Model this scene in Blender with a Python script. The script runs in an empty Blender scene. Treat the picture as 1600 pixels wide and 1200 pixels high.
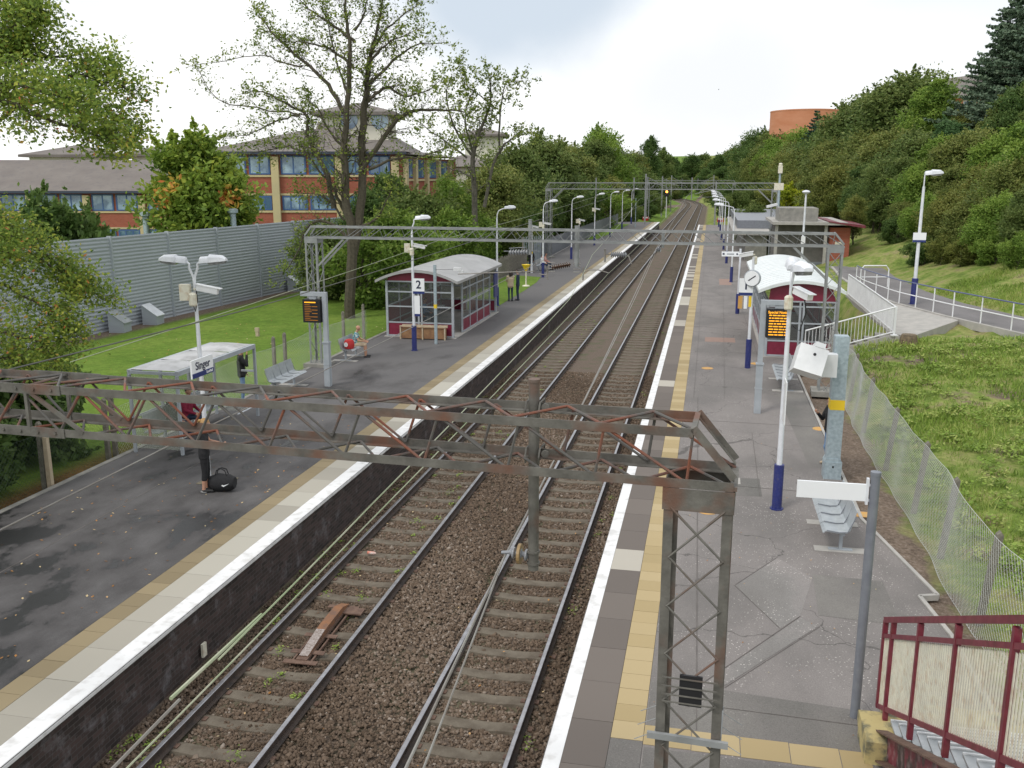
import bpy, math, random
import numpy as np
from mathutils import Vector, Matrix

# ------------------------------------------------------------------ camera, sky, sun, exposure
sc = bpy.context.scene
R_ = math.radians
CAM = (4.879, 0.0, 7.873)
PIT, YAW = 0.21701, 0.20705
cam = bpy.data.objects.new("camera", bpy.data.cameras.new("camera"))
sc.collection.objects.link(cam)
cam.location = CAM
cam.rotation_euler = (math.pi/2 - PIT, 0, YAW)
cam.data.sensor_width = 36
cam.data.lens = 1451.1/1600*36
cam.data.clip_start = 0.1
cam.data.clip_end = 5000
sc.camera = cam
sc.render.resolution_x, sc.render.resolution_y = 1024, 768
sc.render.engine = 'CYCLES'
sc.view_settings.view_transform = 'Standard'
sc.view_settings.look = 'None'
sc.view_settings.gamma = 1
sc.view_settings.exposure = 0.2
SUN_EL, SUN_ROT = R_(52), R_(215)     # rotation clockwise from +Y
w = bpy.data.worlds.new("World"); sc.world = w; w.use_nodes = True
nt = w.node_tree; N = nt.nodes; L = nt.links
bg = N['Background']; bg.inputs['Strength'].default_value = 0.1
sky = N.new('ShaderNodeTexSky'); sky.sky_type = 'NISHITA'; sky.sun_disc = False
sky.sun_elevation = SUN_EL; sky.sun_rotation = SUN_ROT
tc = N.new('ShaderNodeTexCoord'); mp = N.new('ShaderNodeMapping')
mp.inputs['Scale'].default_value = (1.0, 1.0, 3.4); mp.inputs['Location'].default_value = (0.42, 0.0, 0.15)
nz = N.new('ShaderNodeTexNoise'); nz.inputs['Scale'].default_value = 1.7; nz.inputs['Detail'].default_value = 5; nz.inputs['Roughness'].default_value = .48
cr = N.new('ShaderNodeValToRGB')
cr.color_ramp.elements[0].position = .36; cr.color_ramp.elements[0].color = (.74, .79, .86, 1)
cr.color_ramp.elements[1].position = .62; cr.color_ramp.elements[1].color = (1, 1, 1, 1)
e = cr.color_ramp.elements.new(.48); e.color = (.92, .94, .96, 1)
vm = N.new('ShaderNodeVectorMath'); vm.operation = 'SCALE'; vm.inputs['Scale'].default_value = 10.6
mx = N.new('ShaderNodeMix'); mx.data_type = 'RGBA'; mx.inputs[0].default_value = .94
L.new(tc.outputs['Generated'], mp.inputs['Vector']); L.new(mp.outputs[0], nz.inputs['Vector']); L.new(nz.outputs[0], cr.inputs[0])

def cloud_patch(prev, u, v, r_in, r_out, col, amt):
    cy_, sy_, cp_, sp_ = math.cos(YAW), math.sin(YAW), math.cos(PIT), math.sin(PIT)
    F_ = Vector((-sy_*cp_, cy_*cp_, -sp_)); Rt_ = Vector((cy_, sy_, 0)); U_ = Rt_.cross(F_)
    d_ = (F_*1451.1 + Rt_*(u-800) + U_*(600-v)).normalized()
    sb_ = N.new('ShaderNodeVectorMath'); sb_.operation = 'SUBTRACT'; sb_.inputs[1].default_value = d_; L.new(tc.outputs['Generated'], sb_.inputs[0])
    sc_ = N.new('ShaderNodeVectorMath'); sc_.operation = 'MULTIPLY'; sc_.inputs[1].default_value = (1, 1, 1.9); L.new(sb_.outputs[0], sc_.inputs[0])
    ln_ = N.new('ShaderNodeVectorMath'); ln_.operation = 'LENGTH'; L.new(sc_.outputs[0], ln_.inputs[0])
    n2_ = N.new('ShaderNodeTexNoise'); n2_.inputs['Scale'].default_value = 5.5; n2_.inputs['Detail'].default_value = 6; L.new(tc.outputs['Generated'], n2_.inputs['Vector'])
    ma_ = N.new('ShaderNodeMath'); ma_.operation = 'MULTIPLY_ADD'; ma_.inputs[1].default_value = .22; L.new(n2_.outputs[0], ma_.inputs[0]); L.new(ln_.outputs['Value'], ma_.inputs[2])
    mr_ = N.new('ShaderNodeMapRange'); mr_.interpolation_type = 'SMOOTHSTEP'; mr_.inputs[1].default_value = r_in+.11; mr_.inputs[2].default_value = r_out+.11; mr_.inputs[3].default_value = amt; mr_.inputs[4].default_value = 0; L.new(ma_.outputs[0], mr_.inputs[0])
    m_ = N.new('ShaderNodeMix'); m_.data_type = 'RGBA'; m_.inputs[7].default_value = (*col, 1); L.new(mr_.outputs[0], m_.inputs[0]); L.new(prev, m_.inputs[6]); return m_.outputs[2]
out_ = cloud_patch(cr.outputs[0], 780, -15, .06, .18, (.57, .64, .72), 1)
out_ = cloud_patch(out_, 130, -20, .03, .13, (.74, .77, .82), .6)
out_ = cloud_patch(out_, 1120, 140, .03, .18, (.78, .795, .83), .85)
out_ = cloud_patch(out_, 1420, 60, .05, .2, (.8, .82, .86), .5)
L.new(out_, vm.inputs[0]); L.new(sky.outputs[0], mx.inputs[6]); L.new(vm.outputs[0], mx.inputs[7]); L.new(mx.outputs[2], bg.inputs['Color'])
sd = bpy.data.lights.new("sun", 'SUN'); sd.energy = 1.4; sd.angle = R_(14); sd.color = (1, .96, .9)
sun = bpy.data.objects.new("sun", sd); sc.collection.objects.link(sun)
sdir = Vector((math.sin(SUN_ROT)*math.cos(SUN_EL), math.cos(SUN_ROT)*math.cos(SUN_EL), math.sin(SUN_EL)))
sun.rotation_euler = (-sdir).to_track_quat('-Z', 'Y').to_euler(); sun.location = sdir*60

# ------------------------------------------------------------------ helpers
C = sc.collection
rnd = random.Random(7)
P = 0.93                                   # platform surface; 0 is the top of the rails

def _ray(u, v):
    cy, sy, cp, sp = math.cos(YAW), math.sin(YAW), math.cos(PIT), math.sin(PIT)
    F = Vector((-sy*cp, cy*cp, -sp)); Rt = Vector((cy, sy, 0)); U = Rt.cross(F)
    return F*1451.1 + Rt*(u-800) + U*(600-v)
def atY(u, v, y):
    d = _ray(u, v); return Vector(CAM) + d*((y-CAM[1])/d.y)
def atZ(u, v, z):
    d = _ray(u, v); return Vector(CAM) + d*((z-CAM[2])/d.z)

class MB:
    def __init__(s): s.v = []; s.f = []; s.m = []; s.mi = 0
    def add(s, vs, fs):
        o = len(s.v); s.v += [tuple(p) for p in vs]; s.f += [tuple(i+o for i in f) for f in fs]; s.m += [s.mi]*len(fs); return s
    def box(s, x0, y0, z0, x1, y1, z1):
        return s.add([(x0,y0,z0),(x1,y0,z0),(x1,y1,z0),(x0,y1,z0),(x0,y0,z1),(x1,y0,z1),(x1,y1,z1),(x0,y1,z1)],
                     [(0,3,2,1),(4,5,6,7),(0,1,5,4),(1,2,6,5),(2,3,7,6),(3,0,4,7)])
    def quad(s, a, b, c, d): return s.add([a,b,c,d], [(0,1,2,3)])
    def bar(s, p0, p1, w, h, up=(0,0,1)):
        p0 = Vector(p0); p1 = Vector(p1); d = (p1-p0).normalized(); u = Vector(up)
        if abs(d.dot(u)) > .98: u = Vector((0,1,0))
        sx = d.cross(u).normalized(); uy = sx.cross(d).normalized()
        vs = [p+sx*a*w/2+uy*b*h/2 for p in (p0,p1) for a,b in ((-1,-1),(1,-1),(1,1),(-1,1))]
        return s.add(vs, [(3,2,1,0),(4,5,6,7),(0,1,5,4),(1,2,6,5),(2,3,7,6),(3,0,4,7)])
    def tube(s, pts, r, n=8, r2=None, cap=True):
        pts = [Vector(p) for p in pts]; k = len(pts); rs = r if isinstance(r, (list,tuple)) else [r+((r2 if r2 is not None else r)-r)*i/(k-1) for i in range(k)]
        vs = []; up = None
        for i, p in enumerate(pts):
            d = (pts[min(i+1,k-1)]-pts[max(i-1,0)]).normalized()
            if up is None: up = Vector((0,0,1)) if abs(d.z) < .9 else Vector((1,0,0))
            a = d.cross(up).normalized(); b = a.cross(d).normalized(); up = b
            vs += [p+(a*math.cos(2*math.pi*j/n)+b*math.sin(2*math.pi*j/n))*rs[i] for j in range(n)]
        fs = [(i*n+j, (i+1)*n+j, (i+1)*n+(j+1)%n, i*n+(j+1)%n) for i in range(k-1) for j in range(n)]
        if cap: fs += [tuple(range(n)), tuple(range((k-1)*n, k*n))[::-1]]
        return s.add(vs, fs)
    def lathe(s, c, prof, n=16, axis='Z'):
        c = Vector(c); vs = []
        for r, h in prof:
            for j in range(n):
                a = 2*math.pi*j/n
                q = {'Z':(r*math.cos(a), r*math.sin(a), h), 'Y':(r*math.cos(a), h, r*math.sin(a)), 'X':(h, r*math.cos(a), r*math.sin(a))}[axis]
                vs.append(c+Vector(q))
        k = len(prof)
        fs = [(i*n+j, i*n+(j+1)%n, (i+1)*n+(j+1)%n, (i+1)*n+j) for i in range(k-1) for j in range(n)]
        fs += [tuple(range(n))[::-1], tuple(range((k-1)*n, k*n))]
        return s.add(vs, fs)
    def prism(s, poly, a, b, axis='Y'):        # extrude a 2D polygon between a and b along an axis
        def q(p, t): return {'Y':(p[0], t, p[1]), 'X':(t, p[0], p[1]), 'Z':(p[0], p[1], t)}[axis]
        n = len(poly)
        return s.add([q(p,a) for p in poly]+[q(p,b) for p in poly],
                     [tuple(range(n))[::-1], tuple(range(n,2*n))]+[(i,(i+1)%n,n+(i+1)%n,n+i) for i in range(n)])
    def xf(s, M):
        s.v = [tuple(M @ Vector(p)) for p in s.v]; return s
    def build(s, name, mat, parent=None, smooth=False, label=None, loc=None, attr=None):
        me = bpy.data.meshes.new(name); me.from_pydata(s.v, [], s.f)
        for m in (mat if isinstance(mat, (list,tuple)) else [mat]): me.materials.append(m)
        if any(s.m): me.polygons.foreach_set('material_index', s.m)
        if smooth: me.polygons.foreach_set('use_smooth', [True]*len(s.f))
        if attr is not None:
            a = me.attributes.new('tint', 'FLOAT', 'FACE'); a.data.foreach_set('value', attr)
        me.update()
        o = bpy.data.objects.new(name, me); C.objects.link(o)
        if smooth:
            try: me.set_sharp_from_angle(angle=R_(38))
            except Exception: pass
        if parent: o.parent = parent
        if loc: o.location = loc
        if label: o['label'] = label
        return o

def npmesh(name, V, F, mat, parent=None, tint=None, smooth=False):
    me = bpy.data.meshes.new(name); V = np.asarray(V, np.float32); F = np.asarray(F, np.int32); k = F.shape[1]
    me.vertices.add(len(V)); me.vertices.foreach_set('co', V.ravel())
    me.loops.add(F.size); me.loops.foreach_set('vertex_index', F.ravel())
    me.polygons.add(len(F)); me.polygons.foreach_set('loop_start', np.arange(0, F.size, k, dtype=np.int32))
    try: me.polygons.foreach_set('loop_total', np.full(len(F), k, np.int32))
    except Exception: pass
    me.materials.append(mat); me.update(calc_edges=True); me.validate()
    if tint is not None and len(tint) == len(me.polygons):
        a = me.attributes.new('tint', 'FLOAT', 'FACE'); a.data.foreach_set('value', np.asarray(tint, np.float32))
    if smooth: me.polygons.foreach_set('use_smooth', [True]*len(me.polygons))
    o = bpy.data.objects.new(name, me); C.objects.link(o)
    if parent: o.parent = parent
    return o

def tag(o, label, cat, group=None):
    o['label'] = label; o['category'] = cat
    if group: o['group'] = group
    return o
def thing(name, label, cat, loc=(0,0,0), rz=0, group=None):
    o = bpy.data.objects.new(name, None); C.objects.link(o); o.location = loc; o.rotation_euler = (0,0,rz); o.empty_display_size = .3
    return tag(o, label, cat, group)
def kids(o): return [c for c in bpy.data.objects if c.parent == o]
def dup(root, loc, rz=None, label=None, group=None, sc_=None):
    def cp(o, par):
        c = o.copy(); C.objects.link(c)
        if par: c.parent = par
        for k in list(o.children): cp(k, c)
        return c
    r = cp(root, None); r.location = loc
    if rz is not None: r.rotation_euler = (0,0,rz)
    if label: r['label'] = label
    if group: r['group'] = group
    if sc_: r.scale = sc_ if isinstance(sc_, tuple) else (sc_,)*3
    return r
def kind(o, k): o['kind'] = k; return o

# ------------------------------------------------------------------ materials
def newmat(name):
    m = bpy.data.materials.new(name); m.use_nodes = True
    return m, m.node_tree.nodes, m.node_tree.links, m.node_tree.nodes['Principled BSDF']
def mat(name, c1, rough=.6, c2=None, scale=3, metal=0, bump=0, bscale=60, lo=.35, hi=.65, detail=6, spec=.5, coat=0, stretch=None, c3=None, s3=20, a3=.3):
    m, n, l, b = newmat(name)
    b.inputs['Roughness'].default_value = rough; b.inputs['Metallic'].default_value = metal
    b.inputs['Specular IOR Level'].default_value = spec
    b.inputs['Base Color'].default_value = (*c1, 1)
    tcn = n.new('ShaderNodeTexCoord'); vec = tcn.outputs['Object']
    if stretch:
        mpn = n.new('ShaderNodeMapping'); mpn.inputs['Scale'].default_value = stretch; l.new(vec, mpn.inputs['Vector']); vec2 = mpn.outputs[0]
    else: vec2 = vec
    if c2:
        t = n.new('ShaderNodeTexNoise'); t.inputs['Scale'].default_value = scale; t.inputs['Detail'].default_value = detail
        t.inputs['Roughness'].default_value = .6
        r = n.new('ShaderNodeValToRGB'); r.color_ramp.elements[0].position = lo; r.color_ramp.elements[1].position = hi
        r.color_ramp.elements[0].color = (*c1,1); r.color_ramp.elements[1].color = (*c2,1)
        l.new(vec2, t.inputs['Vector']); l.new(t.outputs[0], r.inputs[0]); out = r.outputs[0]
        if c3:
            t3 = n.new('ShaderNodeTexNoise'); t3.inputs['Scale'].default_value = s3; t3.inputs['Detail'].default_value = 4
            r3 = n.new('ShaderNodeMapRange'); r3.inputs[1].default_value = .5; r3.inputs[2].default_value = .68; r3.inputs[4].default_value = a3
            mm = n.new('ShaderNodeMix'); mm.data_type = 'RGBA'; mm.inputs[7].default_value = (*c3,1)
            l.new(vec, t3.inputs['Vector']); l.new(t3.outputs[0], r3.inputs[0]); l.new(r3.outputs[0], mm.inputs[0]); l.new(out, mm.inputs[6]); out = mm.outputs[2]
        l.new(out, b.inputs['Base Color'])
    if bump:
        t2 = n.new('ShaderNodeTexNoise'); t2.inputs['Scale'].default_value = bscale; t2.inputs['Detail'].default_value = 3
        bn = n.new('ShaderNodeBump'); bn.inputs['Strength'].default_value = bump; bn.inputs['Distance'].default_value = .01
        l.new(vec, t2.inputs['Vector']); l.new(t2.outputs[0], bn.inputs['Height']); l.new(bn.outputs[0], b.inputs['Normal'])
    return m
def glass(name, col=(.55,.6,.58), alpha=.35, rough=.08):
    m, n, l, b = newmat(name)
    b.inputs['Base Color'].default_value = (*col,1); b.inputs['Roughness'].default_value = rough; b.inputs['Alpha'].default_value = alpha
    return m
def tintmat(name, ca, cb, cc, rough=.6, transl=.25, objcol=True, extra=None):
    """colour from a per-face tint (0..1) through a 3 stop ramp, times the object colour"""
    m, n, l, b = newmat(name)
    a = n.new('ShaderNodeAttribute'); a.attribute_name = 'tint'
    r = n.new('ShaderNodeValToRGB'); r.color_ramp.elements[0].color = (*ca,1); r.color_ramp.elements[1].color = (*cc,1)
    e = r.color_ramp.elements.new(.5); e.color = (*cb,1)
    if extra: e2 = r.color_ramp.elements.new(extra[0]); e2.color = (*extra[1],1)
    l.new(a.outputs['Fac'], r.inputs[0]); out = r.outputs[0]
    if objcol:
        oi = n.new('ShaderNodeObjectInfo'); mm = n.new('ShaderNodeMix'); mm.data_type = 'RGBA'; mm.blend_type = 'MULTIPLY'; mm.inputs[0].default_value = 1
        l.new(out, mm.inputs[6]); l.new(oi.outputs['Color'], mm.inputs[7]); out = mm.outputs[2]
    l.new(out, b.inputs['Base Color']); b.inputs['Roughness'].default_value = rough; b.inputs['Specular IOR Level'].default_value = .25
    if transl:
        tr = n.new('ShaderNodeBsdfTranslucent'); l.new(out, tr.inputs['Color']); ms = n.new('ShaderNodeMixShader'); ms.inputs[0].default_value = transl
        l.new(b.outputs[0], ms.inputs[1]); l.new(tr.outputs[0], ms.inputs[2]); l.new(ms.outputs[0], n['Material Output'].inputs['Surface'])
    return m
def emis(name, col, s):
    m, n, l, b = newmat(name); b.inputs['Base Color'].default_value = (.02,.01,0,1)
    b.inputs['Emission Color'].default_value = (*col,1); b.inputs['Emission Strength'].default_value = s; return m

M = {}
M['white'] = mat('white_paint', (.78,.79,.8), .35, (.68,.69,.7), 2.2, bump=.05)
M['polewhite'] = mat('pole_white', (.76,.78,.82), .35, (.6,.62,.66), 3)
M['linewhite'] = mat('line_white', (.8,.8,.8), .5, (.72,.72,.72), 1.5, c3=(.36,.34,.31), s3=4.5, a3=.42)
M['navy'] = mat('navy_paint', (.016,.024,.14), .45, (.028,.038,.18), 9, c3=(.1,.1,.13), s3=22, a3=.3)
M['navysign'] = mat('navy_sign', (.02,.035,.16), .4)
M['grey'] = mat('grey_paint', (.38,.41,.44), .45, (.32,.35,.38), 4)
M['postgrey'] = mat('post_grey', (.2,.215,.24), .45, (.16,.17,.2), 6)
M['galv'] = mat('galvanised', (.42,.5,.54), .42, (.3,.37,.41), 14, metal=.25, detail=3)
M['steelold'] = mat('weathered_steel', (.085,.08,.07), .7, (.155,.148,.13), 5, c3=(.15,.065,.038), s3=2.4, a3=.85, bump=.3, bscale=50)
M['steelbar'] = mat('rusty_bar', (.1,.095,.088), .75, (.2,.07,.04), 1.3, lo=.47, hi=.58, bump=.3, bscale=70)
M['steelfar'] = mat('grey_steel', (.2,.21,.21), .6, (.28,.29,.29), 3)
M['maroon'] = mat('maroon_paint', (.17,.012,.035), .4, (.21,.02,.05), 5)
M['maroonrail'] = mat('maroon_rail', (.15,.018,.035), .45, (.2,.04,.055), 9, c3=(.1,.03,.02), s3=8, a3=.5)
M['stringer'] = mat('peeling_maroon', (.19,.03,.05), .6, (.05,.035,.035), 3.5, lo=.45, hi=.56, stretch=(1,1,.45), c3=(.42,.3,.3), s3=7, a3=.45, bump=.4, bscale=30)
M['rustbrown'] = mat('rust_brown', (.1,.058,.042), .8, (.17,.105,.075), 8, bump=.3)
M['cream'] = mat('cream_paint', (.74,.71,.58), .5, (.62,.6,.5), 4, c3=(.4,.2,.08), s3=9, a3=.35)
M['concrete'] = mat('concrete', (.3,.29,.26), .85, (.2,.195,.18), 3, bump=.4, bscale=40)
M['concretelight'] = mat('light_concrete', (.42,.4,.37), .85, (.33,.32,.3), 2.5, bump=.3)
M['mossblock'] = mat('yellow_mossy_concrete', (.45,.37,.17), .85, (.13,.13,.09), 4, lo=.45, hi=.6, bump=.6, bscale=25)
M['post'] = mat('concrete_post', (.24,.22,.18), .9, (.13,.12,.1), 8, bump=.4)
M['roofgrey'] = mat('shelter_roof_grey', (.3,.3,.3), .5, (.38,.38,.38), 1.2)
M['roofwhite'] = mat('shelter_roof_white', (.72,.75,.75), .4, (.62,.66,.66), 2)
M['glass'] = glass('shelter_glass', (.1,.11,.11), .22)
M['perspex'] = glass('perspex', (.55,.6,.5), .16)
M['darkglass'] = mat('window_glass', (.07,.14,.23), .1, (.33,.47,.58), .35, spec=1, lo=.45, hi=.6)
M['perspexroof'] = mat('translucent_roof', (.5,.5,.51), .35, (.4,.4,.4), 1.3, c3=(.2,.2,.19), s3=1.6, a3=.7)
M['black'] = mat('black', (.012,.012,.014), .5)
M['blackcloth'] = mat('black_cloth', (.012,.012,.014), .9, (.02,.02,.022), 20)
M['railtop'] = mat('rail_polished', (.42,.42,.44), .28, (.3,.29,.3), 6, metal=.85)
M['railside'] = mat('rail_rust', (.075,.052,.04), .8, (.04,.032,.028), 10)
M['sleeper'] = mat('sleeper_concrete', (.17,.145,.11), .9, (.1,.08,.058), 3, bump=.5, bscale=30)
M['wood'] = mat('wood', (.3,.17,.08), .7, (.2,.1,.05), 5)
M['tan'] = mat('pale_wood', (.5,.42,.3), .7, (.4,.32,.22), 6)
M['yellow'] = mat('yellow_paint', (.8,.55,.02), .5)
M['orangecover'] = mat('orange_cover', (.6,.3,.06), .6, (.5,.32,.12), 12)
M['porcelain'] = mat('grey_insulator', (.25,.26,.28), .2)
M['brownins'] = mat('brown_insulator', (.07,.035,.02), .2)
M['brassring'] = mat('ochre_ring', (.3,.2,.09), .5)
M['wire'] = mat('wire_green', (.25,.32,.17), .5, (.4,.4,.3), 2)
M['wiredark'] = mat('wire_dark', (.1,.1,.09), .6)
M['wiregrey'] = mat('wire_grey', (.26,.25,.23), .5, (.18,.16,.14), 2)
M['chain'] = mat('chain_wire', (.52,.53,.52), .5)
M['chaindark'] = mat('chain_wire_dark', (.06,.09,.06), .6)
M['bark'] = mat('bark', (.06,.052,.035), .9, (.1,.085,.06), 9, bump=.8, bscale=20)
M['barkgrey'] = mat('bark_grey', (.07,.065,.05), .9, (.13,.12,.095), 7, bump=.8, bscale=20)
M['red'] = mat('red_sign', (.55,.03,.03), .5)
M['signal'] = emis('signal_light', (1,.35,.05), 5)
M['led'] = emis('led_orange', (1,.42,.02), 1.5)
M['leddim'] = emis('led_orange_dim', (.8,.3,.03), .45)
M['lens'] = mat('lamp_lens', (.35,.35,.36), .15, (.16,.17,.17), 9)
M['terracotta'] = mat('terracotta_brick', (.5,.2,.1), .85, (.56,.25,.14), .25, stretch=(1,1,3))
M['skin'] = mat('skin', (.5,.27,.18), .55)
M['hairblond'] = mat('blond_hair', (.42,.25,.09), .6, (.3,.17,.06), 25)
M['hairdark'] = mat('dark_hair', (.03,.02,.015), .6)
M['hairgrey'] = mat('grey_hair', (.4,.38,.36), .7)
M['jeans'] = mat('jeans', (.12,.2,.35), .85, (.2,.3,.45), 12)
M['jeansdark'] = mat('dark_jeans', (.02,.035,.07), .85)
M['tealcheck'] = mat('teal_check', (.05,.25,.3), .8, (.5,.6,.6), 16, lo=.45, hi=.55)
M['redcloth'] = mat('red_cloth', (.5,.03,.03), .7)
M['marooncloth'] = mat('maroon_coat', (.22,.01,.04), .8)
M['beige'] = mat('beige_jacket', (.5,.4,.28), .85)
M['pinkcloth'] = mat('pink_top', (.6,.3,.25), .85)
M['whitecloth'] = mat('white_top', (.75,.75,.75), .85)
M['stump'] = mat('stump', (.2,.15,.09), .9, (.09,.07,.05), 10, bump=.6)
M['signpanel'] = mat('sign_white', (.82,.84,.86), .35)
M['textdark'] = mat('lettering_dark', (.02,.025,.06), .5)
M['silver'] = mat('silver_seat', (.45,.48,.5), .35, (.36,.39,.41), 8, metal=.3)
M['metalsheet'] = mat('steel_sheet', (.4,.42,.43), .4, (.3,.32,.33), 3, metal=.3)

# --- ground surfaces
def ground_mat():
    m, n, l, b = newmat('rough_ground'); b.inputs['Roughness'].default_value = .95; b.inputs['Specular IOR Level'].default_value = .1
    g = n.new('ShaderNodeNewGeometry')
    sep = n.new('ShaderNodeSeparateXYZ'); l.new(g.outputs['Position'], sep.inputs[0])
    def noise(s, d=5, r=.6):
        t = n.new('ShaderNodeTexNoise'); t.inputs['Scale'].default_value = s; t.inputs['Detail'].default_value = d; t.inputs['Roughness'].default_value = r
        l.new(g.outputs['Position'], t.inputs['Vector']); return t.outputs[0]
    def ramp(x, stops):
        r = n.new('ShaderNodeValToRGB'); el = r.color_ramp.elements
        el[0].position, el[0].color = stops[0][0], (*stops[0][1],1); el[1].position, el[1].color = stops[-1][0], (*stops[-1][1],1)
        for p_, c_ in stops[1:-1]: q = el.new(p_); q.color = (*c_,1)
        l.new(x, r.inputs[0]); return r.outputs[0]
    def mixc(f, a, c):
        q = n.new('ShaderNodeMix'); q.data_type = 'RGBA'; l.new(f, q.inputs[0]); l.new(a, q.inputs[6]); l.new(c, q.inputs[7]); return q.outputs[2]
    def rng(x, a, c, lo=0, hi=1):
        q = n.new('ShaderNodeMapRange'); q.inputs[1].default_value = a; q.inputs[2].default_value = c; q.inputs[3].default_value = lo; q.inputs[4].default_value = hi; l.new(x, q.inputs[0]); return q.outputs[0]
    def mul(a, c):
        q = n.new('ShaderNodeMath'); q.operation = 'MULTIPLY'; l.new(a, q.inputs[0]); l.new(c, q.inputs[1]); return q.outputs[0]
    lawn = ramp(noise(.35, 6, .7), [(.3,(.085,.155,.022)),(.5,(.125,.2,.032)),(.7,(.17,.24,.045))])
    rough = ramp(noise(.9, 7, .7), [(.3,(.09,.13,.03)),(.45,(.15,.21,.045)),(.56,(.25,.26,.09)),(.68,(.24,.19,.12))])
    dirt = ramp(noise(14, 9, .75), [(.3,(.08,.058,.042)),(.5,(.17,.13,.1)),(.68,(.28,.23,.19))])
    right = rng(sep.outputs['X'], 0, 1)
    base = mixc(right, lawn, rough)
    # bare soil strip between platform and fence on the right, and bare scars on the slope
    wob = noise(.7, 4)
    addn = n.new('ShaderNodeMath'); addn.operation = 'MULTIPLY_ADD'; l.new(wob, addn.inputs[0]); addn.inputs[1].default_value = 1.6; l.new(sep.outputs['X'], addn.inputs[2])
    strip = mul(mul(right, rng(addn.outputs[0], 10.35, 10.0)), rng(sep.outputs['Y'], 60, 52))
    base = mixc(strip, base, dirt)
    scar = mul(mul(rng(noise(.45, 5), .6, .7), right), rng(sep.outputs['Y'], 48, 40))
    base = mixc(scar, base, dirt)
    # strip of soil along the foot of the tall metal wall
    wl = n.new('ShaderNodeMath'); wl.operation = 'MULTIPLY_ADD'; l.new(sep.outputs['Y'], wl.inputs[0]); wl.inputs[1].default_value = -.0708; l.new(sep.outputs['X'], wl.inputs[2])
    # x-.0708y: wall at -25.73
    base = mixc(mul(rng(wl.outputs[0], -24.3, -24.9), rng(wl.outputs[0], -27.5, -26.5)), base, dirt)
    # foot of the left fence: brown leaf litter near the camera
    fl = mul(mul(rng(sep.outputs['X'], -10.9, -10.3), rng(sep.outputs['X'], -8, -9)), rng(sep.outputs['Y'], 26, 19))
    base = mixc(fl, base, ramp(noise(10, 6, .7), [(.35,(.09,.05,.02)),(.55,(.16,.09,.035)),(.7,(.07,.1,.02))]))
    # the corridor beyond the platforms
    trk = mul(mul(rng(sep.outputs['X'], -4.5, -3.8), rng(sep.outputs['X'], 4.5, 3.8)), rng(sep.outputs['Y'], 300, 290))
    base = mixc(trk, base, dirt)
    fv = rng(noise(4.5, 8, .75), .32, .68, .72, 1.3); fs = n.new('ShaderNodeVectorMath'); fs.operation = 'SCALE'; l.new(base, fs.inputs[0]); l.new(fv, fs.inputs['Scale'])
    l.new(fs.outputs[0], b.inputs['Base Color'])
    bn = n.new('ShaderNodeBump'); bn.inputs['Strength'].default_value = .8; bn.inputs['Distance'].default_value = .06
    l.new(noise(9, 6, .7), bn.inputs['Height']); l.new(bn.outputs[0], b.inputs['Normal'])
    return m
M['ground'] = ground_mat()

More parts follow.
